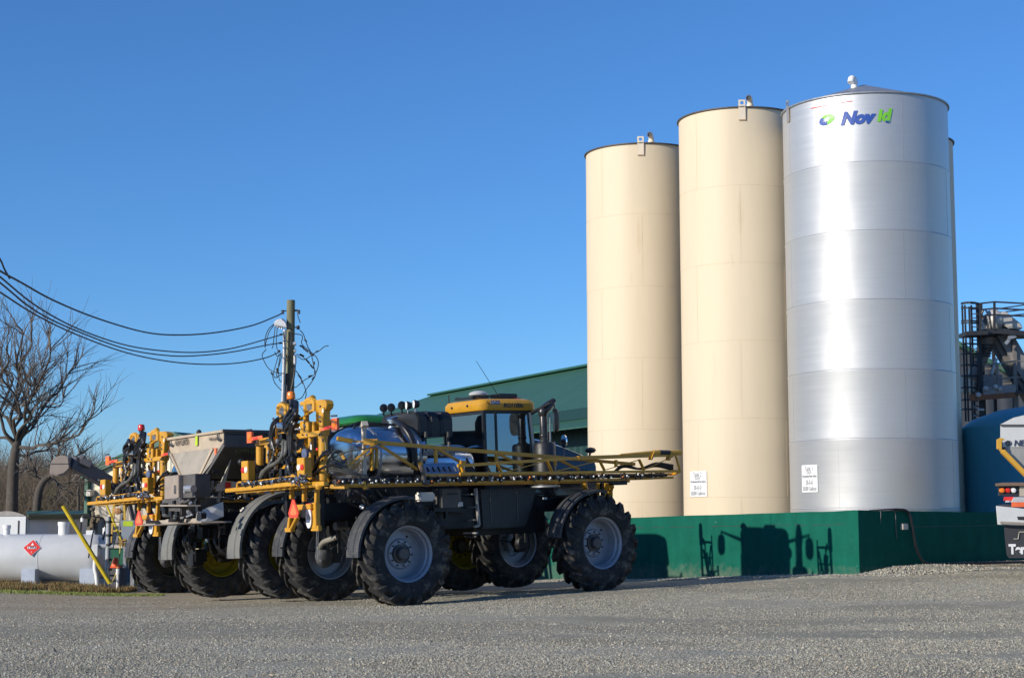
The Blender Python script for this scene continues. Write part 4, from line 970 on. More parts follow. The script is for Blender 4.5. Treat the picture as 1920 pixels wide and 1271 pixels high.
    # ---------------- folded booms along both sides
    for s in (1, -1):
        def q(px, py, y=-1.72):
            p = A.y(px, py, y); return Vector((p.x, p.y * s, p.z))
        bo = empty('folded_boom', parent=root)
        yi, yo = -1.45, -1.80
        t = MB()
        for y_ in (yi, yo):
            t.bar(q(690, 829, yi) + Vector((0, s * (yi - y_) * -1 * -1, 0)) if False else q(700, 829, y_), q(1050, 858, y_), .075 if y_ == yo else .05)
        t.bar(q(1050, 858, yo), q(1190, 870, yo), .065)
        t.bar(q(628, 909, yo), q(1150, 899, yo), .06, .05).bar(q(628, 912, yi), q(1180, 902, yi), .05)
        t.bar(q(1150, 899, yo), q(1262, 895, yo + .15), .05, .05)
        for (xa_, ya_, xb2, yb2) in ((712, 834, 783, 880), (822, 842, 866, 868), (934, 851, 980, 872), (1044, 860, 1086, 880)):
            t.bar(q(xa_, ya_, yo), q(xb2, yb2, yo + .1), .05)
        for (px_, ya_, yb2) in ((817, 840, 868), (931, 850, 868), (1041, 860, 872)):
            t.bar(q(px_, ya_, yo), q(px_, yb2, yo), .05, .07)
        for k in range(9):
            xx = 720 + k * 55; t.bar(q(xx, 907 - k * .9, yo), q(xx, 908 - k * .9, yi), .04)
        t.build('inner_boom_section', YELD, bo, bevel=.006)
        t = MB()
        y1, y2 = -1.62, -1.98
        t.bar(q(858, 873, y2), q(1083, 858.5, y2), .06).bar(q(1083, 858.5, y2), q(1266, 852, y2), .075, .08).bar(q(862, 888, y2), q(1275, 883, y2), .055).bar(q(862, 892, y1), q(1262, 889, y1), .05)
        t.bar(q(1275, 883, y2), q(1262, 889, y1), .05).bar(q(1266, 851, y2), q(1275, 883, y2), .05, .03).bar(q(1262, 889, y1), q(1257, 872, y1), .04)
        for (xa_, ya_, xb2, yb2) in ((930, 866, 941, 887), (1025, 862, 1035, 884), (1124, 863, 1133, 881), (1198, 861, 1207, 880)):
            t.bar(q(xa_, ya_, y2), q(xb2, yb2, y2), .075, .03); t.bar(q(xb2, yb2 + 2, y2), q(xb2 - 6, yb2 + 10, y1), .05, .04)
        for (xa_, ya_, xb2, yb2) in ((1036, 885, 1124, 863), (1134, 881, 1198, 862), (1208, 880, 1262, 856), (940, 887, 1024, 864)):
            t.bar(q(xa_, ya_, y2), q(xb2, yb2, y2), .018)
        t.bar(q(1155, 862, y2), q(1155, 875, y2), .06)
        t.build('outer_boom_section', YEL, bo, bevel=.006)
        t = MB(); t.tube([q(1163, 853, y2), q(1225, 848, y2)], [.028, .04], 8).tube([q(1225, 848.5, y2), q(1276, 848.5, y2)], .055, 8).build('tip_cylinder', YELD, bo, smooth=True)
        MB().bar(q(1224, 848, y2), q(1219, 861, y2), .12, .04).build('cylinder_bracket', YEL, bo); MB().bar(q(1256, 850, y2), q(1252, 862, y2), .12, .05).build('cylinder_bracket', YEL, bo); MB().bar(q(1270, 845, y2), q(1271, 853, y2), .1, .06).build('cylinder_bracket', YEL, bo)
        t = MB(); t.tube([q(1236, 848.5, y2 - .0), q(1255, 848.8, y2)], .06, 10).build('damper', HOSE, bo, smooth=True)
        t = MB()
        for kk in range(4):
            t.tube(smoothpts([q(1150 + rnd.uniform(-5, 5), 884, -1.8), q(1170, 873 + rnd.uniform(-3, 3), -1.8), q(1200, 878 + rnd.uniform(-2, 3), -1.85), q(1230, 868 + kk * 2, -1.85), q(1262, 872 + kk * 3, -1.9)], 5), .022, 6)
        for kk in range(3):
            t.tube(smoothpts([q(640, 905 - kk * 2, -1.5), q(760, 901 - kk * 2, -1.5), q(870, 900 + rnd.uniform(-2, 2), -1.6), q(980, 898 - kk, -1.65), q(1080, 894 + rnd.uniform(-2, 2), -1.65), q(1230, 893, -1.7)], 8), .022, 6)
        t.tube([q(640, 899, yo), q(870, 896, yo), q(1150, 892, yo), q(1250, 890.5, -1.9)], .03, 8)
        t.build('boom_hose', HOSE, bo, smooth=True)
        # folding plates and end frames
        t = MB(); pts = [(875, 858), (884, 890), (897, 890)]
        t.prism([q(875, 857, -1.8), q(871, 889, -1.8), q(896, 889, -1.8)], (0, .02 * s, 0)).build('fold_plate', BLK, bo)
        t = MB(); t.bar(q(862, 868, -1.85), q(869, 890, -1.85), .12, .06).bar(q(787, 866, -1.85), q(796, 893, -1.85), .10, .06).bar(q(862, 866, -1.85), q(873, 867, -1.85), .07).bar(q(790, 890, -1.85), q(870, 890, -1.8), .04).build('stop_bracket', YEL, bo, bevel=.008)
        t = MB(); t.tube([q(790, 872, -1.9), q(797, 905, -1.85)], .045, 10).lathe([(.02, 0), (.09, .02), (.11, .06), (.09, .1), (.02, .12)], 14, c=tuple(q(799, 910, -1.82))).build('wash_nozzle', DKSTEEL, bo, smooth=True)
        # spray nozzle bodies
        for k in range(46 if s > 0 else 24):
            px_ = 632 + k * 13.6 + rnd.uniform(-4, 4); 
            if px_ > 1255: break
            py_ = 903 - (px_ - 632) / 620 * 13
            n0 = q(px_, py_, -1.84 + rnd.uniform(-.04, .04))
            nb = MB(); nb.box(n0 - Vector((.042, .03, .045)), n0 + Vector((.042, .03, .045)))
            for j in range(4):
                d_ = Vector((rnd.uniform(-1, 1), rnd.uniform(-.6, .6), rnd.uniform(-.9, .9))).normalized(); nb.tube([n0, n0 + d_ * rnd.uniform(.06, .10)], rnd.uniform(.014, .024), 6)
            no_ = nb.build('nozzle_body', HOSE if k % 3 else DKSTEEL, bo)
            tb = MB()
            for j in range(rnd.choice((1, 2, 2))):
                n1 = n0 + Vector((rnd.uniform(-.05, .05), -.035 * s, rnd.uniform(-.04, .03))); tb.ball(n1, rnd.uniform(.016, .027), 6)
            tb.build('nozzle_tip', WHTS if k % 13 else ORG, no_)
        # drop bottle near the boom root
        t = MB(); t.ball(q(684, 913, -1.85), .05, 8).bar(q(684, 902, -1.85), q(684, 911, -1.85), .03).build('level_bob', YEL, bo, smooth=True)
        # white stand-off post and plates near the root
        t = MB(); t.bar(q(682, 795, -1.55), q(683, 905, -1.55), .07).bar(q(682, 792, -1.55), q(684, 800, -1.6), .12, .1)
        t.build('stand_off_post', mat('pale_post', (.5, .45, .36), .5), bo)
        t = MB()
        t.bar(q(697, 835, -1.6), q(697, 882, -1.6), .10, .05).bar(q(706, 838, -1.6), q(706, 878, -1.6), .05).bar(q(632, 822, -1.45), q(660, 827, -1.5), .085).bar(q(660, 827, -1.5), q(702, 829, -1.65), .035)
        t.bar(q(702, 832, -1.7), q(645, 880, -1.5), .045).bar(q(706, 838, -1.65), q(652, 886, -1.45), .03).bar(q(682, 828, -1.55), q(708, 829, -1.7), .14, .12)
        t.bar(q(622, 912, -1.4), q(650, 912, -1.75), .12, .08)
        t.bar(q(637, 845, -1.2), q(650, 868, -1.3), .06)
        t.build('boom_root_frame', YELD, bo, bevel=.006)
        t = MB()
        for k in range(4):
            cxp, cyp = 628 + k * 2, 862 - k
            t.tube([q(cxp + 13 * math.cos(a_) * (1 + .06 * k), cyp + 13 * math.sin(a_) * (1 + .05 * k), -1.5 - .02 * k) for a_ in [2 * math.pi * i / 24 * .9 for i in range(25)]], .012, 6)
        for k in range(5):
            t.tube(smoothpts([q(610, 868 + 5 * k, -1.4), q(628, 862 + 5 * k, -1.5), q(655, 880 + 2 * k, -1.6), q(690, 895 - k, -1.65)], 6), .018, 6)
        t.tube(smoothpts([q(600, 878, -1.3), q(640, 850, -1.6), q(690, 840, -1.8), q(715, 832, -1.85)], 6), .014, 6)
        t.build('loose_hose', HOSEG if s > 0 else HOSE, bo, smooth=True)
    # ---------------- boom rest at the front
    for s in (1, -1):
        def q(px, py, y): p = A.y(px, py, y); return Vector((p.x, p.y * s, p.z))
        t = MB(); t.bar(q(1095, 905, -1.3), q(1106, 946, -1.0), .10, .07).bar(q(1121, 903, -1.5), q(1121, 945, -1.3), .07).bar(q(1143, 905, -1.6), q(1133, 950, -1.3), .22, .05).bar(q(1085, 946, -.6), q(1150, 950, -1.4), .08).bar(q(1150, 912, -1.7), q(1118, 950, -1.0), .05)
        t.build('boom_cradle', YELD, root, bevel=.008)
        t = MB()
        for px_ in (1130, 1138, 1145): t.tube([q(px_, 905, -1.5), q(px_, 950, -1.4)], .045, 8)
        t.bar(q(1105, 948, -1.2), q(1130, 905, -1.5), .07).box(q(1150, 901, -1.75), q(1165, 909, -1.55)).bar(q(1100, 901, -1.7), q(1162, 902, -1.7), .08)
        t.build('cradle_cylinder', BLK, root, smooth=False)
    # ---------------- rear mast and centre section
    X1, X2, X3 = -1.35, -1.6, -1.95
    def r(px, py, x=X2): return A.x(px, py, x)
    def thick(pts, dx=.08, x=X2): return [r(px, py, x) for px, py in pts], (dx, 0, 0)
    mast = empty('lift_mast', parent=root)
    t = MB()
    t.prism([r(px, py, X2) for px, py in ((592, 750), (604, 748.8), (610.5, 751), (612.5, 758), (611, 766), (606, 770), (604, 817), (598, 817), (597, 774), (592, 770))], (.16, 0, 0))
    t.bar(r(607, 766, X1), r(623, 800, X1 + .1), .058).bar(r(601, 775, X1), r(612, 800, X1), .06)
    t.bar(r(567, 784), r(592, 765), .070, .039).bar(r(527, 760), r(527, 792), .10, .06).bar(r(541, 757), r(541, 772), .070, .047)
    t.bar(r(571, 789), r(571, 812), .148, .125).bar(r(582, 790), r(582, 812), .13, .16).bar(r(590, 790), r(590, 811), .078, .078)
    t.bar(r(546, 801), r(568, 795), .086, .078).bar(r(560, 786), r(575, 783), .06).bar(r(566, 757), r(590, 753), .094, .078)
    t.bar(r(583, 817), r(583, 884), .109, .078).bar(r(560, 846), r(583, 843), .10, .05).bar(r(560, 870), r(584, 868), .062, .078)
    t.bar(r(548, 820), r(606, 811.5), .133, .101).bar(r(486, 829), r(511, 825.5), .15, .13).bar(r(504, 830), r(503.5, 868), .094, .078)
    t.bar(r(606, 815), r(606, 905), .094, .078)
    t.bar(r(519, 792), r(519, 875, X1), .055).bar(r(595, 770), r(597, 880, X1), .06).bar(r(575, 765), r(575, 880, X1), .094, .062).bar(r(535, 800, X1), r(535, 900, X1), .14, .08)
    t.bar(r(523, 813), r(560, 808), .039).bar(r(510, 846, X1), r(530, 862, X1), .05).bar(r(530, 762, X1), r(545, 760, X1), .125, .078)
    t.ball(r(586, 747), .07, 10)
    t.bar(r(576, 888), r(607, 905), .170, .094).bar(r(583, 880, X2), r(571, 893, X3), .1, .05)
    t.build('mast_frame', YEL, mast, bevel=.010)
    # arched lug plates
    for cx_, cy_, rr in ((582.5, 757, 8), (530.5, 765, 7)):
        pts = [(cx_ + rr * math.cos(a_), cy_ - rr * math.sin(a_) * 1.0) for a_ in [math.pi * i / 10 for i in range(11)]]
        MB().tube([r(cx_ + rr, cy_ + 14)] + [r(a_, b_) for a_, b_ in pts] + [r(cx_ - rr, cy_ + 14)], .06, 6).build('lift_eye', YEL, mast, smooth=True)
        MB().tube([r(cx_, cy_ + 6), r(cx_, cy_ + 6, X2 + .15)], .08, 12).build('pivot_pin', GALV, mast, smooth=True)
    for px_ in (487, 605.5):
        MB().tube([r(px_, 836 if px_ < 500 else 822), r(px_, 872 if px_ < 500 else 900)], .075 if px_ < 500 else .085, 14).tube([r(px_, 831 if px_ < 500 else 817), r(px_, 836 if px_ < 500 else 822)], .095, 14).build('boom_pivot_post', YEL, mast, smooth=True)
    MB().bar(r(609, 822), r(611, 848), .009).bar(r(609, 822), r(606, 822), .012).bar(r(610, 864), r(611, 882), .009).build('wire_guard', mat('pale_wire', (.6, .5, .3), .5), mast)
    # bottom spray bar, extends past the left side
    t = MB()
    t.bar(r(425, 919.5, X3), r(560, 906, X3), .078, .078).bar(r(445, 922, X3 + .08), r(607, 908, X3 + .12), .10, .07).bar(r(560, 908, X3 + .1), r(612, 906, X3 + .1), .109, .078)
    t.bar(r(480, 903, X3 + .05), r(552, 893, X3 + .05), .047, .047).bar(r(447, 905, X3), r(445, 920, X3), .06).bar(r(447, 904, X3), r(465, 903, X3), .039)
    for k in range(9): px_ = 470 + k * 11; t.bar(r(px_, 917 - k * .9, X3), r(px_ + 2, 921 - k * .9, X3 + .1), .078, .039)
    t.bar(r(571, 900, X3), r(571, 910, X3), .078, .125).ball(r(598, 911, X3 + .1), .08, 8)
    t.build('rear_spray_bar', YEL, mast, bevel=.008)
    for k in range(20):
        px_ = 452 + k * 5.6; py_ = 909 - k * .62 + rnd.uniform(-1.5, 1.5); n0 = r(px_, py_, X3 - .03)
        nb = MB(); nb.tube([n0 - Vector((0, .05, 0)), n0 + Vector((0, .05, 0))], .03 + .012 * (k % 3), 8)
        for j in range(3):
            d_ = Vector((rnd.uniform(-1, .3), rnd.uniform(-1, 1), rnd.uniform(-1, 1))).normalized(); nb.tube([n0, n0 + d_ * .075], .016, 6)
        nb.build('nozzle_body', (HOSE, DKSTEEL, HOSE, CHROME)[k % 4], mast)
    for k in range(14):
        n0 = r(rnd.uniform(548, 575), rnd.uniform(888, 906), X3 - .05); nb = MB()
        for j in range(3):
            d_ = Vector((rnd.uniform(-1, .3), rnd.uniform(-1, 1), rnd.uniform(-1, 1))).normalized(); nb.tube([n0, n0 + d_ * .09], .018, 6)
        nb.build('valve', (CHROME, HOSE, DKSTEEL)[k % 3], mast)
    # centre hydraulics
    for k in range(34):
        px_ = rnd.uniform(506, 560); py_ = rnd.uniform(800, 902); n0 = r(px_, py_, rnd.uniform(X2 - .1, X1 + .1)); s_ = rnd.uniform(.035, .09); nb = MB()
        if k % 2: nb.tube([n0, n0 + Vector((rnd.uniform(-.05, .05), rnd.uniform(-.1, .1), rnd.uniform(-.2, .2)))], s_ * .7, 9)
        else: nb.box(n0 - Vector((s_, s_, s_)) * .8, n0 + Vector((s_, s_ * 1.2, s_)) * .8)
        nb.build('hydraulic_fitting', (BLK, DKSTEEL, BLK, BLKP, GALV)[k % 5], mast, smooth=bool(k % 2))
    for k in range(44):
        px_ = rnd.gauss(532, 14); py_ = rnd.uniform(780, 900); px_ = min(max(px_, 508), 562); n0 = r(px_, py_, X2 - rnd.uniform(.02, .14)); s_ = rnd.uniform(.025, .06); nb = MB()
        if k % 3 == 0: nb.box(n0 - Vector((s_, s_, s_ * 1.4)), n0 + Vector((s_, s_ * 1.2, s_ * 1.2)))
        else: nb.tube([n0, n0 + Vector((rnd.uniform(-.04, .04), rnd.uniform(-.12, .12), rnd.uniform(-.14, .1)))], s_ * .55, 8)
        nb.build('hydraulic_fitting', (BLK, BLKP, DKSTEEL, HOSE, BLK, GALV)[k % 6], mast, smooth=bool(k % 3))
    HP = [[(548, 752), (546, 766), (538, 780), (531, 795)], [(552, 752), (551, 770), (541, 786), (533, 800)], [(556, 754), (555, 775), (546, 790), (536, 805)], [(550, 760), (545, 778), (535, 790), (531, 806)],
          [(562, 781), (552, 795), (547, 812), (546, 850)], [(560, 779), (549, 790), (543, 815), (544, 855)], [(525, 783), (512, 795), (508, 820), (511, 842)], [(524, 786), (515, 800), (510, 825), (515, 845)],
          [(531, 820), (530, 850), (520, 866), (500, 878), (488, 895)], [(535, 805), (536, 845), (528, 862), (510, 874), (492, 884), (487, 897)], [(545, 848), (541, 870), (544, 885), (548, 893)], [(540, 845), (538, 865), (541, 880), (547, 892)], [(538, 850), (539, 868), (545, 888), (556, 897)],
          [(514, 845), (510, 862), (503, 872)], [(568, 830), (572, 840), (578, 844)], [(590, 890), (596, 866), (606, 850), (618, 843)], [(585, 893), (592, 870), (602, 856), (620, 848)], [(580, 895), (600, 880), (612, 874), (630, 868)], [(497, 895), (500, 885), (512, 876)], [(560, 815), (556, 830), (557, 845)], [(482, 866), (478, 876), (482, 886)]]
    for k, pl in enumerate(HP):
        xx = X2 - .12 - .02 * (k % 3)
        MB().tube(smoothpts([r(a_, b_, xx if i else X2) for i, (a_, b_) in enumerate(pl)], 6), (.04, .034, .045, .028)[k % 4] if k < 13 else .026, 8).build('hydraulic_hose', HOSE if k not in (9, 8, 13) else HOSEG, mast, smooth=True)
    for px_, py_ in ((530, 797), (531, 801)):
        MB().tube([r(px_ - 8, py_, X2 - .15), r(px_ + 3, py_, X2 - .15)], .055, 10).build('accumulator', CHROME, mast, smooth=True)
    for k in range(46):
        px_, py_ = rnd.choice([(583, rnd.uniform(820, 880)), (606, rnd.uniform(822, 902)), (rnd.uniform(550, 604), 815), (504, rnd.uniform(832, 866)), (571, rnd.uniform(790, 811)), (601, rnd.uniform(752, 815)), (rnd.uniform(562, 590), 846), (535, rnd.uniform(805, 895)), (rnd.uniform(480, 600), 912)])
        p = r(px_ + rnd.uniform(-1, 1), py_, X2 - .075); MB().tube([p, p + Vector((-.022, 0, 0))], rnd.choice((.016, .022)), 6).build('bolt_head', rnd.choice((DKSTEEL, GALV, BLK)), mast)
    for px_, py_, w_, h_, m_ in ((583, 838, .05, .10, WHT), (605, 770, .05, .07, WHT), (571, 800, .07, .05, INK), (594, 842, .06, .05, REDR), (520, 915, .12, .03, WHT)):
        p = r(px_, py_, X2 - .088); MB().box(p + Vector((0, -w_ / 2, -h_ / 2)), p + Vector((.004, w_ / 2, h_ / 2))).build('decal', m_, mast)
    # beacon
    p = r(546, 751, X2 + .1); b_ = MB().lathe([(.06, -.02), (.06, .03)], 16, c=tuple(p)).tube([p + Vector((0, 0, -.25)), p], .02, 6).build('beacon', BLKP, mast, smooth=True)
    MB().lathe([(.082, .03), (.086, .05), (.08, .14), (.065, .175), (.001, .185)], 16, c=tuple(p)).build('beacon_lens', ORG, b_, smooth=True)
    # lamp boxes
    for px_, py_, fl in ((458.5, 881, 0), (562, 876, 1)):
        p = r(px_ + (1.5 if fl else 0), py_, X3 - .05); hw = .145
        bx_ = MB().box(p + Vector((0, -hw, -.2)), p + Vector((.16, hw, .18))).bar(p + Vector((.08, -.05 if not fl else .15, -.18)), r(473 if not fl else 547, 903 if not fl else 891, X3 + .05), .05).build('tail_lamp', YEL, mast, bevel=.01)
        for j in (-1, 1):
            col_ = RED if (j > 0) == (not fl) else WHTS
            MB().lathe([(.001, -.02), (.055, -.015), (.062, 0)], 16, axis='X', c=(p.x - .002, p.y + j * .068, p.z + .0)).build('lamp_lens', col_, bx_, smooth=True).scale = (1, 1, 1)
    p = r(570, 851, X3); MB().lathe([(.001, -.02), (.10, 0), (.09, .06), (.001, .07)], 16, axis='X', c=tuple(p)).build('round_reflector', mat('blue_grey', (.1, .12, .2), .3), mast, smooth=True)
    p = r(452, 866, X3); MB().ball(p, .07, 10).bar(p, r(456, 873, X3), .03).build('work_lamp', BLKP, mast, smooth=True)
    # warning paddles
    for pts, pole in ((((600, 803), (622, 797.5), (622, 803), (601, 808)), None), (((472, 820), (491, 816), (492, 822), (472, 826)), None)):
        MB().prism([r(a_, b_, X3 + .1) for a_, b_ in pts], (.02, 0, 0)).build('warning_paddle', ORGR, mast)
    MB().prism([r(a_, b_, X3 + .09) for a_, b_ in ((607, 800.5), (620, 797.7), (620, 802.3), (607, 805.5))], (.02, 0, 0)).prism([r(a_, b_, X3 + .09) for a_, b_ in ((474, 821), (482, 819), (482, 823), (474, 825))], (.02, 0, 0)).build('reflective_stripe', REDR, mast)
    for cx_, cy_ in ((626.5, 794), (467, 819)):
        p = r(cx_, cy_, X3 + .1); MB().box(p + Vector((0, -.1, -.12)), p + Vector((.05, .1, .10))).build('marker_lamp', ORGR, mast)
        MB().lathe([(.001, -.02), (.06, -.012), (.07, 0)], 14, axis='X', c=tuple(p)).build('lamp_lens', ORG, mast, smooth=True)
        MB().bar(p + Vector((0, -.1, .14)), p + Vector((0, .1, .145)), .03).build('lamp_cap', INK, mast)
    # lower mast and sign
    t = MB(); t.bar(r(541, 905, X1), r(541, 968, X1), .10, .12).bar(r(600, 905, X1), r(600, 990, X1), .12, .14).bar(r(571, 905, X1), r(571, 945, X1), .1, .1).bar(r(541, 925, X1), r(600, 925, X1), .1, .08).build('lower_mast', BLK, mast, bevel=.01)
    t = MB(); t.bar(r(546, 970, X2), r(543, 994, X2), .10, .08).bar(r(558, 970, X2), r(547, 992, X2), .09, .05).bar(r(538, 993, X2), r(549, 993, X2), .1, .08).bar(r(592, 942, X2), r(593, 990, X2), .16, .1).bar(r(586, 990, X2), r(600, 990, X2), .08, .1).bar(r(561, 951, X2), r(592, 949, X2), .22, .1).bar(r(571, 905, X2), r(571, 940, X2), .08).bar(r(547, 905, X2), r(547, 935, X2), .08).bar(r(595, 905, X2), r(594, 942, X2), .08)
    t.bar(r(564, 950, X1), r(552, 978, X1), .06).build('lower_linkage', YEL, mast, bevel=.008)
    t = MB(); t.prism([r(a_, b_, X3) for a_, b_ in ((547.5, 936), (551, 936), (559.5, 962), (557.5, 970), (542.5, 970.5), (540.5, 962))], (.02, 0, 0)).build('slow_vehicle_sign', mat('sign_red', (.75, .07, .04), .45), mast)
    MB().prism([r(a_, b_, X3 - .006) for a_, b_ in ((549, 944), (550, 944), (556, 961), (555, 965), (545, 965.5), (544, 961))], (.005, 0, 0)).build('sign_centre', mat('sign_orange', (.85, .2, .07), .45), mast)
    a = r(574, 944, X2 - .07); b = r(584, 958, X2 - .07)
    MB().box((X2 - .07, a.y, b.z), (X2 - .06, b.y, a.z)).build('caution_sticker', REDR, mast)
    MB().box((X2 - .074, a.y - .03, b.z + .06), (X2 - .07, b.y + .03, a.z - .06)).build('sticker_panel', WHT, mast)
    p = r(579, 970, X2 - .08)
    loft(MB(), [(-.01, oval(0, 0, .10, .20)), (.01, oval(0, 0, .10, .20))]).build('number_oval', WHT, mast, smooth=False).location = p
    text('35', 'number_lettering', INKG, mast, lambda x, y, t_: Vector((p.x - .012 - t_, p.y - x, p.z + y)), size=.14, width=.13)
    return root
spr = make_sprayer()
tag(spr, 'nearest yellow field sprayer with steel tank, glazed cab and folded booms', 'field sprayer')
# third machine: the same model of sprayer, far left
MC_ = Matrix.Translation((-4.62, 7.9, -.17))
def sprayer_far():
    c = copy_tree(spr); M = MA.copy()
    p = M.translation.copy()
    Rm = Matrix.Rotation(R_(38.7), 4, 'Z') @ Matrix.Rotation(R_(-.5), 4, 'Y') @ Matrix.Rotation(R_(-.8), 4, 'X')
    blockA = MA @ A.x(601, 752, -1.5); want = PY(306, 811, 39.5)
    L = A.x(601, 752, -1.5); c.matrix_world = Matrix.Translation(want - Rm @ L) @ Rm
    c['label'] = 'yellow sprayer parked farthest left, its rear lift mast beside the grey spreader hopper'
    for ch in kids(c):
        if ch.name.startswith('lift_mast'):
            for g in kids(ch):
                for h in kids(g):
                    if h.name.startswith('beacon_lens'): h.data = h.data.copy(); h.data.materials[0] = RED
        if ch.name.startswith('wheel') and ch.type == 'EMPTY':
            for g in kids(ch):
                if g.name.startswith('tyre'): g.data = ME_TC
                elif g.name.startswith('rim'): g.data = ME_RC
    return c
spr2 = sprayer_far()
C_ = Loc(spr2.matrix_world)
spr['group'] = 'yellow sprayers parked in the yard'; spr2['group'] = spr['group']
# slow sign leans on the far mast and a coil of hose hangs on it
p = spr2.matrix_world
t = MB(); cc_ = C_.x(241, 842, -1.75)
for k in range(3): t.tube([cc_ + Vector((.05 * k * math.cos(a_), .27 * math.cos(a_), (.14 + .01 * k) * math.sin(a_) + .035 * k)) for a_ in [2 * math.pi * i / 24 for i in range(25)]], .035, 8)
t.bar(cc_ + Vector((.2, -.1, -.25)), cc_ + Vector((.1, 0, -.05)), .05)
co = t.build('hose_coil', HOSE, None, smooth=True); co.matrix_world = p; tag(co, 'coil of black hose hung on the far left sprayer mast', 'hose coil')

def make_spreader():
    M = frame(PY(538, 1032, 34.9), .6, -1.5, head=38., at_=(0, -1.6, 1.0)); B = Loc(M)
    root = tag(empty('fertiliser_spreader', M=M), 'green cabbed spreader truck with dusty steel hopper between the two yellow sprayers', 'spreader truck')
    rnd = random.Random(4); WB = 4.55
    for x in (0, WB):
        wheel(root, x, -1.52, tyre=ME_TC, rim=ME_RY, spin=.2 + x); wheel(root, x, 1.52, side=1, tyre=ME_TC, rim=ME_RY, spin=.3 + x)
    mb = MB()
    for s in (-1, 1):
        mb.bar((-1.0, s * .45, 1.7), (WB + 1, s * .45, 1.7), .12, .3)
        for x in (0, WB): mb.bar((x, s * .45, 1.7), (x, s * 1.15, 1.65), .3, .3).bar((x, s * 1.14, 1.75), (x, s * 1.15, .8), .2, .3)
    for x in (-.9, 1, 2, 3): mb.bar((x, -.45, 1.7), (x, .45, 1.7), .12, .2)
    mb.box((.5, -.8, 1.2), (3.8, .8, 2.1))
    mb.build('chassis', BLK, root, bevel=.015)
    for x in (0, WB):
        for s in (-1, 1): MB().lathe([(.01, -.16), (.20, -.16), (.22, -.1), (.22, .1), (.16, .18), (.01, .18)], 24, axis='Y', c=(x, s * 1.15, 1.0)).build('wheel_motor', BLK, root, smooth=True)
    for x in (0, WB):
        for y in (-1.52, 1.52): fender(root, x, y, 75, 186, r=1.22, wd=.52, m=mat('worn_fender', (.15, .15, .14), .65, var=.15, col2=(.22, .2, .17), thr=(.5, 5, .3)), name='fender')
    # hopper
    c0 = B.y(420, 808, -1.25); xr, zt = c0.x, c0.z; y = 1.25; zb = B.x(360, 900, xr).z
    L = 3.9
    def quad(a, b, c, d, nm, m, th=.02):
        n_ = (Vector(b) - Vector(a)).cross(Vector(d) - Vector(a)).normalized() * th
        return MB().prism([a, b, c, d], n_).build(nm, m, root, bevel=.004)
    zl = zt - .33; yb = .38
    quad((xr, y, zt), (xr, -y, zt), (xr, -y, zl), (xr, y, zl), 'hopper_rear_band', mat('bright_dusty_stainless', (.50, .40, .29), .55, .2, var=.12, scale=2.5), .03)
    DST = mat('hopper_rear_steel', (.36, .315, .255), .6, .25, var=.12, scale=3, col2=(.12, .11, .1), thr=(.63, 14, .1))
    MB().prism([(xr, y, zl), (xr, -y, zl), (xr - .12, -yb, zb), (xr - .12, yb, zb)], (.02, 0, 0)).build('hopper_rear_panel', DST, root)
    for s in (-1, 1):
        HS = mat('hopper_side_shade_steel', (.10, .095, .09), .45, .5, var=.25, scale=2)  # sides darker than the rear steel: their shade is put into the colour
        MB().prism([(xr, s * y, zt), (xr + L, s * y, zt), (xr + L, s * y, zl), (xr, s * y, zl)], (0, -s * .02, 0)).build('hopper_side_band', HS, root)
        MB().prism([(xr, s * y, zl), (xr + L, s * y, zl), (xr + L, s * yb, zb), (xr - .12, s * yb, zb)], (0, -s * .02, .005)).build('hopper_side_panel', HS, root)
        t = MB()
        for x in (xr + .0, xr + 1.2, xr + 2.4, xr + 3.6):
            t.bar((x, s * (y + .03), zl + .05), (x - .05, s * (yb + .05), zb), .05, .09)
        t.bar((xr - .05, s * (y + .02), zt + .01), (xr + L + .05, s * (y + .02), zt + .01), .07, .05)
        t.build('hopper_rib', DKSTEEL, root)
        a = B.y(431, 862, -1.0) if s < 0 else None
        if a: 
            b = B.y(413, 907, -.75); MB().prism([Vector((a.x, -1.05, a.z)), Vector((b.x + .12, -.75, b.z)), Vector((b.x, -.75, b.z))], (.0, .03, 0)).build('pale_gusset', mat('gusset_steel', (.5, .45, .36), .55), root)
    MB().bar((xr - .02, -y - .03, zt), (xr - .02, y + .03, zt), .06, .05).bar((xr - .03, -y + .45, zl), (xr - .13, -yb + .05, zb), .03, .05).bar((xr - .03, y - .1, zl), (xr - .13, yb - .02, zb), .03, .05).build('hopper_edge', mat('bright_dusty_stainless', (.50, .40, .29)), root)
    MB().prism([(xr + .03, -y, zt - .05), (xr + .03, y, zt - .05), (xr + L, y, zt - .05), (xr + L, -y, zt - .05)], (0, 0, -.03)).build('hopper_load', mat('hopper_inside', (.1, .09, .08), .8), root)
    # rear lettering, band decals, side decals
    def rt(px, py, s, wd, m, size, bold=0.):
        p = B.x(px, py, xr); text(s, 'hopper_lettering', m, root, lambda x, y_, t_: Vector((xr - .034 - t_, p.y - x, p.z + y_)), size=size, width=wd, bold=bold)
    rt(323.5, 829, 'C', .17, INK, .30, .012); rt(343, 829.5, 'NEW LEADER', .62, mat('faded_ink', (.12, .1, .08), .7), .17, .003); rt(413, 818, 'C', .17, INK, .30, .012); rt(403, 822.5, 'MultiApplier', .40, mat('faded_ink', (.12, .1, .08), .7), .10)
    p = B.x(371, 822, xr)
    MB().prism([Vector((xr - .036, p.y + d_ * 1, p.z + e_)) for d_, e_ in ((-.05, -.15), (-.05, .05), (0, .14), (.05, .05), (.06, -.15))], (.003, 0, 0)).build('safety_sticker', LIMEM, root)
    p = B.x(373, 810, xr); MB().ball(p, .06, 8).ball(p + Vector((0, .06, -.01)), .04, 8).build('rear_camera', INK, root)
    p = B.y(403, 848, -1.05)
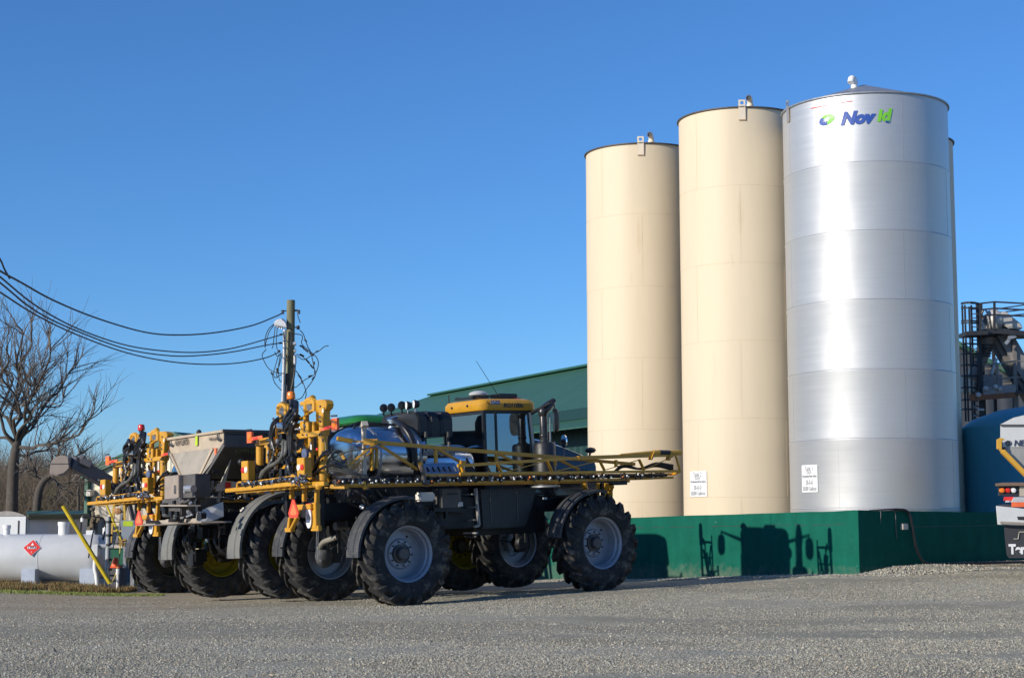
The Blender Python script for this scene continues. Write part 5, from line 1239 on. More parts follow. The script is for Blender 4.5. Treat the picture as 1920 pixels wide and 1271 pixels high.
    MB().box((xr - .04, -.98, p.z - .04), (xr - .03, -.9, p.z + .1)).build('side_sticker', ORGR, root)
    a = B.y(400, 880, -.86); b_ = B.y(414, 887, -.86)
    MB().prism([Vector((a.x, -.86, a.z)), Vector((b_.x, -.86, a.z)), Vector((b_.x, -.83, b_.z)), Vector((a.x, -.83, b_.z))], (0, .01, 0)).build('maker_plate', INK, root)
    p = B.y(470, 845, -1.22); YT = mat('dim_yellow_lettering', (.12, .13, .02), .6)
    text('JOHN DEERE', 'side_lettering', YT, root, lambda x, y_, t_: Vector((p.x + x, -1.22 - .0 - t_ + .0, p.z + y_)), size=.15, width=.75)
    # conveyor housing, spinner deck
    xs = xr - .35
    a = B.x(308, 893, xs - .35); b_ = B.x(335, 934, xs - .35)
    MB().box((xs - .35, a.y, b_.z), (xs - .0, b_.y, a.z)).build('conveyor_housing', mat('housing_steel', (.37, .30, .245), .55, .3, var=.15), root, bevel=.01)
    MB().box((xs - .25, b_.y - .003, b_.z), (xs + .1, B.x(366, 900, xs - .25).y, a.z)).build('housing_dark_part', DKSTEEL, root, bevel=.01)  # right part of the conveyor housing, split off in a darker colour
    MB().box((xs - .357, a.y - .55, b_.z + .1), (xs - .352, a.y - .45, b_.z + .28)).build('housing_latch', DKSTEEL, root)
    MB().tube([B.x(350, 916, xs - .4), B.x(363, 916, xs - .4)], .075, 14).box(B.x(346, 911, xs - .45), B.x(352, 924, xs - .35)).build('conveyor_motor', GALV, root, smooth=True)
    a = B.x(303, 936, xs - .4); b_ = B.x(388, 966, xs + .2)
    MB().box((xs - .4, a.y, b_.z), (xs + .5, b_.y, a.z)).build('spinner_frame', DKSTEEL, root, bevel=.02)
    MB().prism([B.x(300, 946, xs - .5), B.x(350, 946, xs - .5), B.x(352, 949, xs - .5), B.x(300, 949, xs - .5)], (.3, 0, 0)).build('deflector_plate', DSTEEL, root)
    for k in range(20):
        p = B.x(rnd.uniform(305, 385), rnd.uniform(935, 972), xs - .42); s_ = rnd.uniform(.03, .08)
        (MB().box(p - Vector((s_, s_, s_)), p + Vector((s_, s_, s_))) if k % 2 else MB().tube([p, p + Vector((.05, rnd.uniform(-.2, .2), .04))], s_ * .6, 8)).build('spinner_fitting', (DKSTEEL, BLK, GALV, BLK)[k % 4], root)
    zc = B.x(320, 982, xs - .3).z
    for cy in (.55, -.5):
        MB().lathe([(.001, zc + .03), (.1, zc + .03), (.11, zc + .01), (.42, zc + .0), (.43, zc - .015), (.001, zc - .02)], 28, c=(xs - .25, cy, 0)).build('spinner_disc', DSTEEL, root, smooth=True)
        t = MB()
        for k in range(4): a_ = math.pi / 2 * k + .4; t.bar((xs - .25, cy, zc + .06), (xs - .25 + .42 * math.cos(a_), cy + .42 * math.sin(a_), zc + .06), .02, .07)
        t.build('spinner_fin', DSTEEL, root)
    MB().prism([B.x(272, 982, xs - .2), B.x(376, 977, xs - .2), B.x(378, 980, xs - .2), B.x(272, 985, xs - .2)], (.7, 0, 0)).build('spinner_deck', DSTEEL, root)
    # bright side shields
    WM = mat('mill_sheet', (.72, .72, .70), .4, .3, var=.08)
    MB().prism([B.y(369, 963, -.85), B.y(372, 958, -.85), B.y(418, 940, -.9), B.y(419, 968, -.95), B.y(378, 983, -.95), B.y(370, 979, -.9)], (0, -.02, 0)).build('spinner_shield', WM, root, bevel=.006)
    MB().prism([B.y(368, 965, -.9), B.y(383, 959, -.9), B.y(383, 974, -.9), B.y(367, 975, -.9)], (0, -.03, 0)).build('shield_flap', mat('rubber_grey', (.3, .31, .3), .5), root)
    MB().prism([B.y(408, 907, -1.1), B.y(416, 903, -1.1), B.y(447, 903, -1.1), B.y(445, 914, -1.1), B.y(405, 921, -1.1)], (0, .03, 0)).build('rear_side_sheet', mat('bright_dusty_stainless', (.50, .40, .29)), root)
    p = B.y(428, 911, -1.14); MB().box(p - Vector((.06, .0, .08)), p + Vector((.06, .02, .08))).build('side_marker', RED, root)
    MB().prism([B.y(412, 920, -.9), B.y(416, 920, -.9), B.y(412, 942, -.9), B.y(407, 940, -.9)], (0, .04, 0)).build('shield_hanger', DSTEEL, root)
    t = MB()
    for k in range(9):
        y0 = rnd.uniform(-.9, .9)
        t.tube(smoothpts([(-1.0, y0, 1.5), (-1.1, y0 + rnd.uniform(-.2, .2), 1.2), (-.8, y0 + rnd.uniform(-.3, .3), .95), (-.3, y0 * 1.1, 1.3)], 6), .022, 7)
    t.tube(smoothpts([B.x(336, 1024, -.6), B.x(336, 1005, -.7), B.x(350, 1000, -.75), B.x(362, 998, -.7), B.x(360, 1015, -.6)], 6), .03, 7)
    t.build('hydraulic_hose', HOSE, root, smooth=True)
    t = MB()
    for k in range(24):
        p = Vector((rnd.uniform(-.9, .2), rnd.uniform(-.9, .9), rnd.uniform(.85, 1.6))); s_ = rnd.uniform(.05, .14); MB().box(p - Vector((s_, s_, s_)), p + Vector((s_, s_, s_))).build('rear_valve_block', BLK, root, bevel=.01)
    MB().bar(B.x(369, 1028, -.7), B.x(395, 1026, -.7), .06, .03).build('bracket_plate', mat('pale_bracket', (.5, .45, .3), .5), root)
    MB().ball(B.x(386, 1019, -.7), .06, 8, (1, 1, 1.5)).ball(B.x(376, 1008, -.6), .04, 8).build('green_coupler', GRN, root, smooth=True)
    MB().ball(B.x(388, 1012, -.75), .04, 8, (1, 1, 1.6)).build('bright_coupler', CHROME, root, smooth=True)
    # cab
    u = 3.05; zr = B.x(675, 783, 3.2).z
    xc0 = B.y(636, 800, .2).x
    xc0 = 2.3
    def rr(xa, xb, ya, yb_, r, n=6):
        pts = []
        for (cx_, cy_, a0) in ((xb - r, yb_ - r, 0), (xa + r, yb_ - r, 90), (xa + r, ya + r, 180), (xb - r, ya + r, 270)):
            for i in range(n + 1): a = R_(a0 + 90 * i / n); pts.append((cx_ + r * math.cos(a), cy_ + r * math.sin(a)))
        return pts
    c1 = B.x(640, 795, xc0); yl = min(c1.y, 1.0)
    lay = [[(x, y_, z) for x, y_ in rr(xc0 - .05 + g, xc0 + 1.9 - g, -.85 + g, .9 - g, .3)] for z, g in ((c1.z - .05, .02), (c1.z, -.02), (c1.z + .06, 0), (c1.z + .15, .12), (c1.z + .20, .3))]
    k = len(lay[0]); mb = MB(); mb.v = [p for L_ in lay for p in L_]
    for i in range(4):
        for j in range(k): mb.f.append((i * k + j, i * k + (j + 1) % k, (i + 1) * k + (j + 1) % k, (i + 1) * k + j))
    mb.f += [tuple(range(k)), tuple(4 * k + j for j in reversed(range(k)))]
    mb.build('cab_roof', GRN, root, smooth=True, auto=R_(50))
    MB().box((xc0 + .05, -.8, c1.z - .22), (xc0 + 1.8, .8, c1.z - .06)).build('roof_liner', BLKP, root, bevel=.05)
    t = MB()
    for k in range(5): t.tube([(xc0 - .02, -.7 + .32 * k, c1.z - .16), (xc0 - .02, -.5 + .32 * k, c1.z - .14)], .07, 10)
    t.build('roof_lamp', mat('grey_lamp', (.2, .2, .2), .3), root, smooth=True)
    t = MB()
    for x in (xc0 + .05, xc0 + 1.75):
        for s in (-.78, .78): t.bar((x, s, 2.1), (x, s, c1.z - .1), .08)
    t.build('cab_frame', BLK, root)
    for s in (-.78, .78): MB().box((xc0 + .1, s - .005, 2.15), (xc0 + 1.7, s + .005, c1.z - .2)).build('window', GLASS, root)
    MB().box((xc0 + .045, -.74, 2.15), (xc0 + .055, .74, c1.z - .2)).build('window', GLASS, root)
    MB().box((xc0, -.8, 1.6), (xc0 + 1.85, .8, 2.12)).build('cab_base', GRN, root, bevel=.05)
    MB().box((xc0 + .5, -.28, 2.1), (xc0 + 1.0, .28, 2.55)).box((xc0 + .4, -.26, 2.5), (xc0 + .55, .26, 3.1)).build('seat', BLKP, root, bevel=.04)
    MB().prism([(xc0 + 1.9, -.6, 1.7), (xc0 + 1.9, -.6, 2.75), (xc0 + 3.2, -.55, 2.55), (xc0 + 3.4, -.5, 1.8)], (0, 1.15, 0)).build('hood', GRN, root, bevel=.06)
    return root
spreader = make_spreader()
SPM = spreader.matrix_world.copy()
# sign standing behind the spreader's left side (slow vehicle sign and placard on the far left sprayer)
p0 = C_.x(270, 975, -1.9)

# ------------------------------------------------------------------ loading auger arm behind the machines
def auger_arm():
    Y0 = 46.
    root = tag(empty('loading_auger', loc=PY(228, 1092, Y0 + 1)), 'dark grey conveyor arm with rounded discharge hood reaching left above the fuel tank', 'conveyor')
    o = root.location
    def q(px, py, dy=0): return PY(px, py, Y0 + dy) - o
    G1 = mat('conveyor_grey', (.13, .12, .125), .5, .2, var=.15, scale=4)
    G2 = mat('hood_taupe', (.27, .22, .185), .55, .1, var=.08)
    mb = MB()
    a0, a1 = q(134, 866), q(250, 931, 1.2)
    mb.bar(a0, a1, .40, .35).build('arm', G1, root, bevel=.02)
    MB().bar(q(150, 862, -.0), q(172, 872, .1), .36, .18).bar(q(150, 855.5), q(160, 859), .26, .13).build('motor_cover', G1, root, bevel=.03)
    t = MB(); d = (a1 - a0).normalized()
    for k in range(5): p = a0 + (a1 - a0) * (.1 + .2 * k); t.bar(p + Vector((0, -.22, -.22)), p + Vector((0, -.22, .22)), .03)
    t.build('arm_rib', DKSTEEL, root)
    # hood: rounded elbow, open at the bottom
    pts = [(131, 877), (129, 857), (120, 853.5), (110, 854), (101, 858), (95, 866), (93, 877), (92, 889), (107, 892), (120, 888), (127, 882)]
    MB().prism([q(x, y, -.28) for x, y in pts], (0, .56, 0)).build('discharge_hood', G2, root, bevel=.03, smooth=True, auto=R_(50))
    MB().bar(q(93.5, 869, -.29), q(128, 869, -.29), .02, .02).build('hood_seam', DKSTEEL, root)
    t = MB(); p = a0 + (a1 - a0) * .9
    g = gz1(o.x, o.y) - o.z
    for s in (-1, 1): t.bar(p + Vector((0, 0, 0)), Vector((p.x + s * .5, p.y + .4, g)), .1)
    t.bar(p + Vector((.4, 0, -.1)), Vector((p.x + 1.6, p.y + 1, g)), .12)
    t.build('support_leg', G1, root)
auger_arm()

# ------------------------------------------------------------------ fuel tank and its fittings
def fuel_tank():
    Y0 = 44.0; R = 1.0
    top = PY(100, 1001, Y0); bot = PY(100, 1089, Y0); zc = (top.z + bot.z) / 2; R = (top.z - bot.z) / 2 * 1.0
    xr = PY(200, 1040, Y0).x; xl = xr - 6.2; hd = R_(0)
    root = tag(empty('fuel_tank', loc=(0, Y0, zc)), 'long white cylindrical fuel tank lying on saddles with a red 1993 placard', 'fuel tank')
    TW = mat('tank_white', (.56, .57, .57), .38, var=.04, coat=.2)
    prof = [(.001, xl - .3), (R * .5, xl - .27), (R * .85, xl - .15), (R, xl)]
    xsm = PY(70, 1040, Y0 - R).x
    prof += [(R, xsm - .01), (R + .006, xsm - .008), (R + .006, xsm + .008), (R, xsm + .01), (R, xr - .35), (R * .96, xr - .16), (R * .8, xr - .03), (R * .5, xr + .04), (.001, xr + .07)]
    MB().lathe(prof, 72, axis='X').build('shell', TW, root, smooth=True, auto=R_(50))
    for px, w_ in ((58, .36), (168, .40)):
        x = PY(px, 1080, Y0 - .5).x; g = gz1(x, Y0) - zc - .05
        MB().box((x - w_ / 2, -.75, g), (x + w_ / 2, .75, -R * .45)).build('saddle', mat('saddle_paint', (.45, .5, .58), .5), root, bevel=.01)
    for px, r, py in ((13, .09, 984), (120, .14, 978)):
        p = PY(px, py, Y0); h = p.z - zc
        MB().lathe([(r, R * .9), (r, h - .1), (r + .015, h - .1), (r + .015, h), (.001, h)], 20, c=(p.x, 0, 0)).build('vent_riser', WHTS, root, smooth=True)
    # diamond placard
    phi, = (None,)
    c = PY(59.5, 1027, Y0 - R * .97); zz = c.z - zc; yy = -math.sqrt(max(R * R - zz * zz, 0)); tilt = math.asin(zz / R)
    up = Vector((0, math.sin(-tilt) * -1, math.cos(tilt))); nrm = Vector((0, -math.cos(tilt), math.sin(tilt))); X = Vector((1, 0, 0)); C0 = Vector((c.x, yy, zz)) + nrm * .012
    up = nrm.cross(X) * -1; up = up if up.z > 0 else -up
    def fn(x, y_, t=0): return C0 + X * x + up * y_ + nrm * t
    s = .235
    MB().prism([fn(s, 0), fn(0, s), fn(-s, 0), fn(0, -s)], nrm * .008).build('placard', WHT, root)
    MB().prism([fn(s * .95, 0, .009), fn(0, s * .95, .009), fn(-s * .95, 0, .009), fn(0, -s * .95, .009)], nrm * .003).build('placard_red', REDR, root)
    MB().prism([fn(-.115, -.035, .013), fn(.115, -.035, .013), fn(.115, .035, .013), fn(-.115, .035, .013)], nrm * .002).build('placard_panel', WHT, root)
    text('1993', 'placard_lettering', INK, root, lambda x, y_, t: fn(x, y_, .016 + t * .3), size=.1, width=.2, bold=.003)
    text('3', 'placard_lettering', WHT, root, lambda x, y_, t: fn(x, y_ - .13, .013 + t * .3), size=.06)
    MB().prism([fn(-.025, .06, .013), fn(.025, .06, .013), fn(.035, .09, .013), (fn(.012, .11, .013)), fn(0, .15, .013), fn(-.015, .11, .013), fn(-.035, .09, .013)], nrm * .002).build('placard_flame', WHT, root)
    for px in (104, 198):
        x = PY(px, 1000, Y0).x
    p = PY(170, 998, Y0); MB().box((p.x - .1, -.1, R * .97), (p.x + .12, .1, R + .1)).build('fill_cap', WHT, root, bevel=.01)
    p = PY(196, 998, Y0); MB().tube([(p.x, 0, R * .9), (p.x, 0, R + .16)], .05, 10).build('fill_cap', WHT, root)
    # spill valve assembly, brown and furred with rags
    c = PY(178, 972, Y0) - Vector((0, Y0, zc)); t = MB(); rnd = random.Random(3)
    for k in range(26): t.ball(c + Vector((rnd.gauss(0, .07), rnd.gauss(0, .05), rnd.gauss(0, .13))), rnd.uniform(.03, .07), 6, (1, 1, rnd.uniform(.6, 1.4)))
    t.build('pump_head', mat('rusty_brown', (.16, .12, .075), .8, var=.4, scale=20), root)
    MB().tube(smoothpts([c + Vector((.03, 0, .0)), c + Vector((.15, 0, .03)), c + Vector((.24, 0, -.05)), c + Vector((.27, 0, -.3)), c + Vector((.27, -.4, -.8))], 6), .028, 8).tube(smoothpts([c + Vector((-.05, 0, .05)), c + Vector((-.2, 0, .06)), c + Vector((-.33, 0, .05)), c + Vector((-.36, 0, -.1)), c + Vector((-.37, 0, -.45))], 5), .025, 8).tube(smoothpts([c + Vector((.0, -.1, -.3)), c + Vector((.06, -.5, -.5)), c + Vector((.1, -.95, -1.0))], 5), .02, 8).tube([c + Vector((0, 0, -.1)), c + Vector((0, 0, -.45))], .035, 8).build('pump_pipe', HOSE, root, smooth=True)
    MB().tube([c + Vector((-.33, 0, .02)), c + Vector((-.33, 0, -.08))], .05, 10).build('filter_bowl', WHTS, root, smooth=True)
fuel_tank()
# no second tank is built outside the frame, so none shades the fuel tank
# ------------------------------------------------------------------ stands, poles and boxes around the tank
def gpt(px, py, Y):
    return PY(px, py, Y)
def item(name, label, cat, group=None, loc=None):
    r = empty(name, loc=loc or (0, 0, 0)); tag(r, label, cat, group); return r
def post_rel(px, pyt, Y):
    t = PY(px, pyt, Y); return t, Vector((t.x, t.y, gz1(t.x, t.y) - .05))
Y1 = 42.6
t, g = post_rel(204, 968, Y1)
ps = item('pipe_stand', 'grey banded pipe riser with cross pipe and meter box beside the fuel tank', 'pipe stand', loc=g)
GP = mat('grey_pvc', (.34, .36, .38), .45, var=.1)
MB().tube([(0, 0, 0), t - g], .065, 12).tube([PY(186, 1024, Y1) - g, PY(213, 1024, Y1) - g], .06, 10).build('riser', GP, ps, smooth=True)
mb = MB()
for py in (978, 1003, 1021, 1049, 1067): p = PY(204, py, Y1) - g; mb.tube([p - Vector((0, 0, .03)), p + Vector((0, 0, .03))], .08, 12)
mb.build('band_clamp', INK, ps, smooth=True)
a = PY(175, 1020, Y1) - g; b = PY(186, 1043, Y1) - g
MB().box((a.x, -.12, b.z), (b.x, .08, a.z)).build('meter_box', mat('pale_grey_box', (.6, .61, .62), .5), ps, bevel=.02)
t2, g2 = post_rel(179, 1043, Y1 - .2)
q = MB().tube(smoothpts([t2, PY(178, 1065, Y1 - .2), PY(181, 1080, Y1 - .2), Vector((PY(183, 1096, Y1 - .2).x, Y1 - .2, g2.z))], 4), .055, 10).build('drop_pipe', WHTS, None, smooth=True); tag(q, 'white plastic pipe dropping from the meter box to the ground', 'pipe')
mb = MB()
for py in (1067, 1077): mb.bar(PY(176, py, Y1) , PY(206, py + 1, Y1), .03)
for py in (978, 1003, 1018): mb.bar(PY(207, py, Y1), PY(224, py, Y1), .025)
q = mb.build('pipe_rack', INK, None); tag(q, 'thin dark rungs bracing the grey pipe riser', 'pipe rack')
# leaning yellow pole
a = PY(118, 948, 41.6); b = PY(206, 1093, 41.8)
q = MB().tube([a, b], .052, 10).build('leaning_pole', mat('yellow_pipe_paint', (.62, .46, .02), .4, var=.12), None, smooth=True); tag(q, 'long bright yellow pole leaning to the left across the white fuel tank', 'pole')
a = PY(199, 944, 44.5); b = PY(224, 1004, 44.5)
q = MB().tube([a, b, Vector((b.x + .5, 44.5, gz1(b.x, 44.5)))], .03, 8).build('stay_pole', mat('yellow_pipe_paint', (.62, .46, .02)), None, smooth=True); tag(q, 'thin yellow stay pole crossing in front of the A-frame ladder', 'pole')
# A-frame
fr_ = item('stepladder', 'yellow A-frame ladder standing before the tan metal building', 'ladder', loc=(0, 0, 0))
Y2 = 46.; mb = MB()
zg = gz1(-11, 46)
def foot(px_t, py_t, px_b): a = PY(px_t, py_t, Y2); b = PY(px_b, 1019, Y2); d = (b - a); k = (zg - a.z) / d.z; return a, a + d * k
for s in ((215, 935, 207), (232, 935, 237)):
    a, b = foot(*s); mb.bar(a, b, .06, .06)
mb.bar(PY(212, 960, Y2), PY(235, 959, Y2), .05).bar(PY(210, 995, Y2), PY(238, 995, Y2), .04).bar(PY(213, 935, Y2), PY(234, 935, Y2), .05)
mb.build('ladder_frame', mat('ladder_yellow', (.6, .38, .06), .5, var=.15), fr_)
MB().ball(PY(221, 958, Y2 - .05), .12, 8, (1, .4, .8)).build('ladder_fitting', mat('rust_orange', (.4, .2, .08), .7), fr_)
# grey hopper shaped cabinet with lime sticker
Y3 = 43.6
a = PY(227, 975, Y3); b = PY(260, 1014, Y3); gb = gz1(a.x, Y3)
cb_ = item('equipment_cabinet', 'blue-grey metal cabinet with a lime green sticker behind the far left wheel', 'cabinet', loc=(a.x, Y3, gb)); o = cb_.location
P_ = [PY(227, 975, Y3) - o, PY(257, 975, Y3) - o, PY(259, 1016, Y3) - o, PY(234, 1014, Y3) - o, PY(227, 1003, Y3) - o]
MB().prism(P_, (0, .6, 0)).build('housing', mat('blue_grey_metal', (.24, .28, .33), .5, var=.08), cb_, bevel=.015)
MB().box((.25, .1, 0), (.35, .2, P_[3].z)).box((.05, .1, 0), (.12, .2, P_[4].z)).build('leg', GALV, cb_)
a = PY(231, 976.5, Y3) - o; b = PY(249, 986, Y3) - o; MB().box((a.x, -.006, b.z), (b.x, -.001, a.z)).build('sticker', LIMEM, cb_)
# green cabinet, grey base
a = PY(207, 1028, 45.5); b = PY(234, 1062, 45.5)
q = item('green_cabinet', 'dark green cabinet on a grey plinth behind the traffic cone', 'cabinet', loc=(a.x, 45.5, gz1(a.x, 45.5)))
MB().box((0, 0, b.z - q.location.z), (b.x - a.x, .7, a.z - q.location.z)).build('door_panel', mat('cabinet_green', (.015, .12, .07), .5), q, bevel=.01)
MB().box((-.05, -.05, -.05), (b.x - a.x + .6, .75, b.z - q.location.z)).build('plinth', mat('plinth_grey', (.2, .22, .25), .7), q)
MB().box((-.25, -.05, a.z - q.location.z + .01), (b.x - a.x + .1, .8, a.z - q.location.z + .09)).build('top', mat('beige_plastic', (.62, .55, .45)), q)
# cone on a block
a = PY(216.5, 1044, 43.); b = PY(216.5, 1063, 43.)
cn = item('traffic_cone', 'orange traffic cone standing on a dark block by the pipe riser', 'traffic cone', loc=b)
MB().lathe([(.115, 0), (.12, .02), (.045, a.z - b.z - .01), (.001, a.z - b.z)], 20).box((-.16, -.16, -.015), (.16, .16, .015)).build('cone_body', mat('cone_orange', (.85, .13, .04), .5), cn, smooth=True, auto=R_(50))
gg = gz1(b.x, 43.)
q = MB().box((b.x - .1, 42.85, gg - .02), (b.x + .25, 43.2, b.z - .017)).build('support_block', mat('block_grey', (.1, .1, .11), .7), None, bevel=.01); tag(q, 'dark block carrying the traffic cone', 'block')
t, g = post_rel(221, 1075, 42.5)
q = MB().tube([g, t], .035, 8).tube([t - Vector((0, 0, .02)), t + Vector((0, 0, .12))], .05, 8).build('marker_stake', WHTS, None, smooth=True); tag(q, 'short white stake in the gravel right of the leaning pole', 'stake')
q = MB().tube(smoothpts([PY(226, 1018, 43.3), PY(224, 1040, 43), PY(219, 1070, 42.6), PY(212, 1087, 42.4), PY(208, 1093, 42.2)], 5), .016, 6).build('air_hose', mat('pale_yellow_hose', (.5, .42, .12), .5), None, smooth=True); tag(q, 'thin pale yellow hose hanging from the cabinet down to the grass', 'hose')
p = PY(227, 1017, 43.25)
q = MB().box(p - Vector((.06, .05, .07)), p + Vector((.05, .05, .07))).tube([p + Vector((.05, 0, .05)), p + Vector((.14, 0, .07))], .04, 8).tube([p + Vector((.09, 0, 0)), p + Vector((.09, 0, -.1))], .03, 8).build('tap', mat('brass', (.35, .22, .08), .5, .5), None); tag(q, 'brass hose tap at the foot of the blue-grey cabinet', 'tap')

# weeds and grass strip by the tank
def weeds():
    rnd = random.Random(9)
    def mk(name, label, cat, n, col, fnp, h0, h1, w_, cols):
        mb = MB(); P = [fnp() for _ in range(n)]; zz = gz([p[0] for p in P], [p[1] for p in P])
        for (x, y), z in zip(P, zz):
            h = rnd.uniform(h0, h1); a = rnd.uniform(0, 6.28); l_ = rnd.uniform(.0, .8) * h; wx, wy = math.cos(a) * w_, math.sin(a) * w_
            dx, dy = rnd.gauss(0, 1) * l_ * .6, rnd.gauss(0, 1) * l_ * .6
            mb.add([(x - wx, y - wy, z - .02), (x + wx, y + wy, z - .02), (x + dx * .4 + wx * .7, y + dy * .4 + wy * .7, z + h * .6), (x + dx * .4 - wx * .7, y + dy * .4 - wy * .7, z + h * .6), (x + dx, y + dy, z + h)], [(0, 1, 2, 3), (3, 2, 4)])
        m = bpy.data.materials.new(name); m.use_nodes = True; n_ = m.node_tree.nodes; l = m.node_tree.links
        g = n_.new('ShaderNodeNewGeometry'); r = n_.new('ShaderNodeValToRGB'); l.new(g.outputs['Random Per Island'], r.inputs[0]); e = r.color_ramp.elements
        while len(e) < len(cols): e.new(.5)
        for i, c in enumerate(cols): e[i].position = i / (len(cols) - 1); e[i].color = (*c, 1)
        l.new(r.outputs[0], n_['Principled BSDF'].inputs['Base Color']); n_['Principled BSDF'].inputs['Roughness'].default_value = .8
        me = bpy.data.meshes.new(name); me.from_pydata(mb.v, [], mb.f); me.materials.append(m); o = bpy.data.objects.new(name, me); COL.objects.link(o); tag(o, label, cat, kind='stuff')
    def strip(): 
        x = rnd.uniform(-14.6, -8.4); y = rnd.gauss(39.9, .22) + (x + 12) * .10; return x, y
    mk('grass', 'short green grass along the gravel edge on the left', 'grass', 9000, None, strip, .02, .07, .006, [(.12, .17, .03), (.2, .26, .05), (.3, .3, .1), (.25, .3, .08)])
    def strip2():
        
        while True:
            x = rnd.uniform(-14.8, -9.6); y = rnd.uniform(40.4, 42.6) + (x + 12) * .1
            if math.sin(x * 3.1 + y) + math.sin(x * 7.3 - 2 * y) + rnd.gauss(0, .6) > -.3: return x, y
    mk('dry_weeds', 'rust brown and olive dry weeds under the fuel tank', 'weeds', 14000, None, strip2, .03, .17, .008, [(.20, .10, .04), (.26, .14, .055), (.11, .12, .03), (.32, .21, .09), (.13, .14, .05)])
weeds()
# ------------------------------------------------------------------ utility pole and overhead lines
def utility_pole():
    Y0 = 52.; top = PY(545.5, 563, Y0); mid = PY(543.5, 740, Y0); d = (mid - top).normalized(); L = top.z + .3
    base = top + d * (L / -d.z) if d.z < 0 else top; base = Vector((base.x, base.y, gz1(base.x, base.y) - .1))
    root = tag(empty('utility_pole', loc=base), 'weathered wooden utility pole wrapped in conduits and tangled cables behind the sprayer mast', 'utility pole'); o = base
    WOOD = mat('weathered_pole_wood', (.17, .165, .10), .85, var=.3, scale=6, streak=True, bump=.4)
    tp = top - o
    MB().lathe([(.15, 0), (.13, tp.z), (.001, tp.z + .01)], 18).build('pole', WOOD, root, smooth=True)
    root.rotation_euler = (0, 0, 0)
    k = bpy.data.objects[root.children[0].name]; 
    # shear the pole slightly to its lean
    for v in k.data.vertices: f = v.co.z / tp.z; v.co.x += tp.x * f; v.co.y += tp.y * f
    def q(px, py, dy=-.25): return PY(px, py, Y0 + dy) - o
    GC = mat('conduit_grey', (.45, .46, .48), .4, .3, var=.15)
    MB().tube([q(534, 618), q(532, 700), q(529.5, 770), q(527, 900)], .055, 10).build('conduit', GC, root, smooth=True)
    MB().tube([q(539, 700, -.2), q(537, 760, -.2), q(534, 900, -.2)], .06, 10).tube([q(531.5, 622, -.3), q(536, 670, -.32), q(533, 720, -.3)], .018, 6).tube(smoothpts([q(553, 683), q(552, 700), q(548, 722), q(545, 742), q(543, 800)], 5), .03, 8).build('cable_riser', INK, root, smooth=True)
    MB().tube([q(553, 665), q(553, 682)], .05, 10).tube([q(549, 645), q(555, 644)], .07, 10).tube([q(551, 658), q(555, 658)], .06, 10).build('weatherhead', GC, root, smooth=True)
    # lamp head
    P1 = [q(513, 605), q(518, 599), q(531, 597), q(536, 604), q(538, 614), q(526, 612), q(514, 609)]
    MB().prism(P1, (0, .35, 0)).build('lamp_hood', mat('lamp_white', (.62, .63, .66), .4), root, bevel=.02)
    t = MB()
    for px, py in ((517, 609), (521, 611), (525, 612), (529, 613)): t.tube([q(px, py, -.1), q(px - .5, py + 4, -.1)], .03, 8)
    t.build('bushing', GC, root)
    t = MB()
    for (x0, y0, x1, y1) in ((529, 583, 563, 583), (540, 613, 562, 614), (527, 628, 540, 626), (528, 643, 541, 644)):
        t.tube([q(x0, y0, 0), q(x1, y1, 0)], .018, 6)
    for px, py in ((530, 583), (530, 587), (560, 583), (560, 587), (556, 582), (559, 612), (559, 616), (527, 627), (526, 643), (523, 658)): t.tube([q(px, py + 1.5, 0), q(px, py - 1.5, 0)], .05, 8)
    t.build('insulator', INK, root, smooth=True)
    cab = [[(513, 608), (503, 618), (497, 635), (497, 652)], [(514, 609), (505, 622), (499, 640), (497, 651)], [(516, 611), (514, 630), (512, 648), (510, 653)], [(520, 612), (518, 640), (520, 655), (527, 664)],
           [(499, 655), (492, 664), (493, 672), (503, 690), (516, 698), (532, 700)], [(558, 590), (560, 597), (563, 605)], [(562, 619), (568, 625), (573, 638), (577, 650), (583, 662), (589, 690), (590, 700)],
           [(553, 626), (565, 628), (567, 634), (566, 645), (580, 658), (592, 668), (597, 680), (594, 695), (588, 703), (570, 713), (556, 725), (550, 726)], [(556, 664), (566, 668), (575, 676), (586, 688), (592, 700), (585, 715), (574, 730), (566, 745), (553, 750)],
           [(555, 695), (562, 705), (570, 722), (574, 738), (571, 753)], [(558, 668), (568, 674), (577, 671), (586, 664), (598, 658), (608, 650), (616, 648)], [(510, 700), (514, 715), (520, 724), (527, 731)],
           [(523, 664), (518, 680), (513, 700), (516, 708), (524, 704), (531, 700)], [(526, 664), (522, 690), (524, 712), (529, 716)], [(530, 660), (525, 680), (519, 700), (520, 708)], [(515, 660), (520, 668), (526, 664)], [(545, 612), (546, 640), (541, 668), (548, 690)]]
    rnd = random.Random(3)
    for c in cab:
        MB().tube(smoothpts([q(x, y, rnd.uniform(-.35, .1)) for x, y in c], 6), .014, 6).build('service_cable', INK, root, smooth=True)
    t = MB()
    for a, b in (((562, 648), (569, 651)), ((568, 652), (578, 660)), ((580, 661), (588, 667)), ((562, 664), (570, 668)), ((574, 674), (580, 681)), ((582, 684), (587, 690)), ((592, 660), (597, 658)), ((578, 706), (585, 704)), ((585, 712), (590, 706)), ((559, 702), (565, 710)), ((565, 712), (568, 719)), ((508, 698), (511, 702)), ((571, 636), (575, 641)), ((589, 678), (589, 684)), ((519, 690), (520, 700))):
        t.tube([q(*a, -.1), q(*b, -.1)], .028, 7)
    t.build('splice', INK, root, smooth=True)
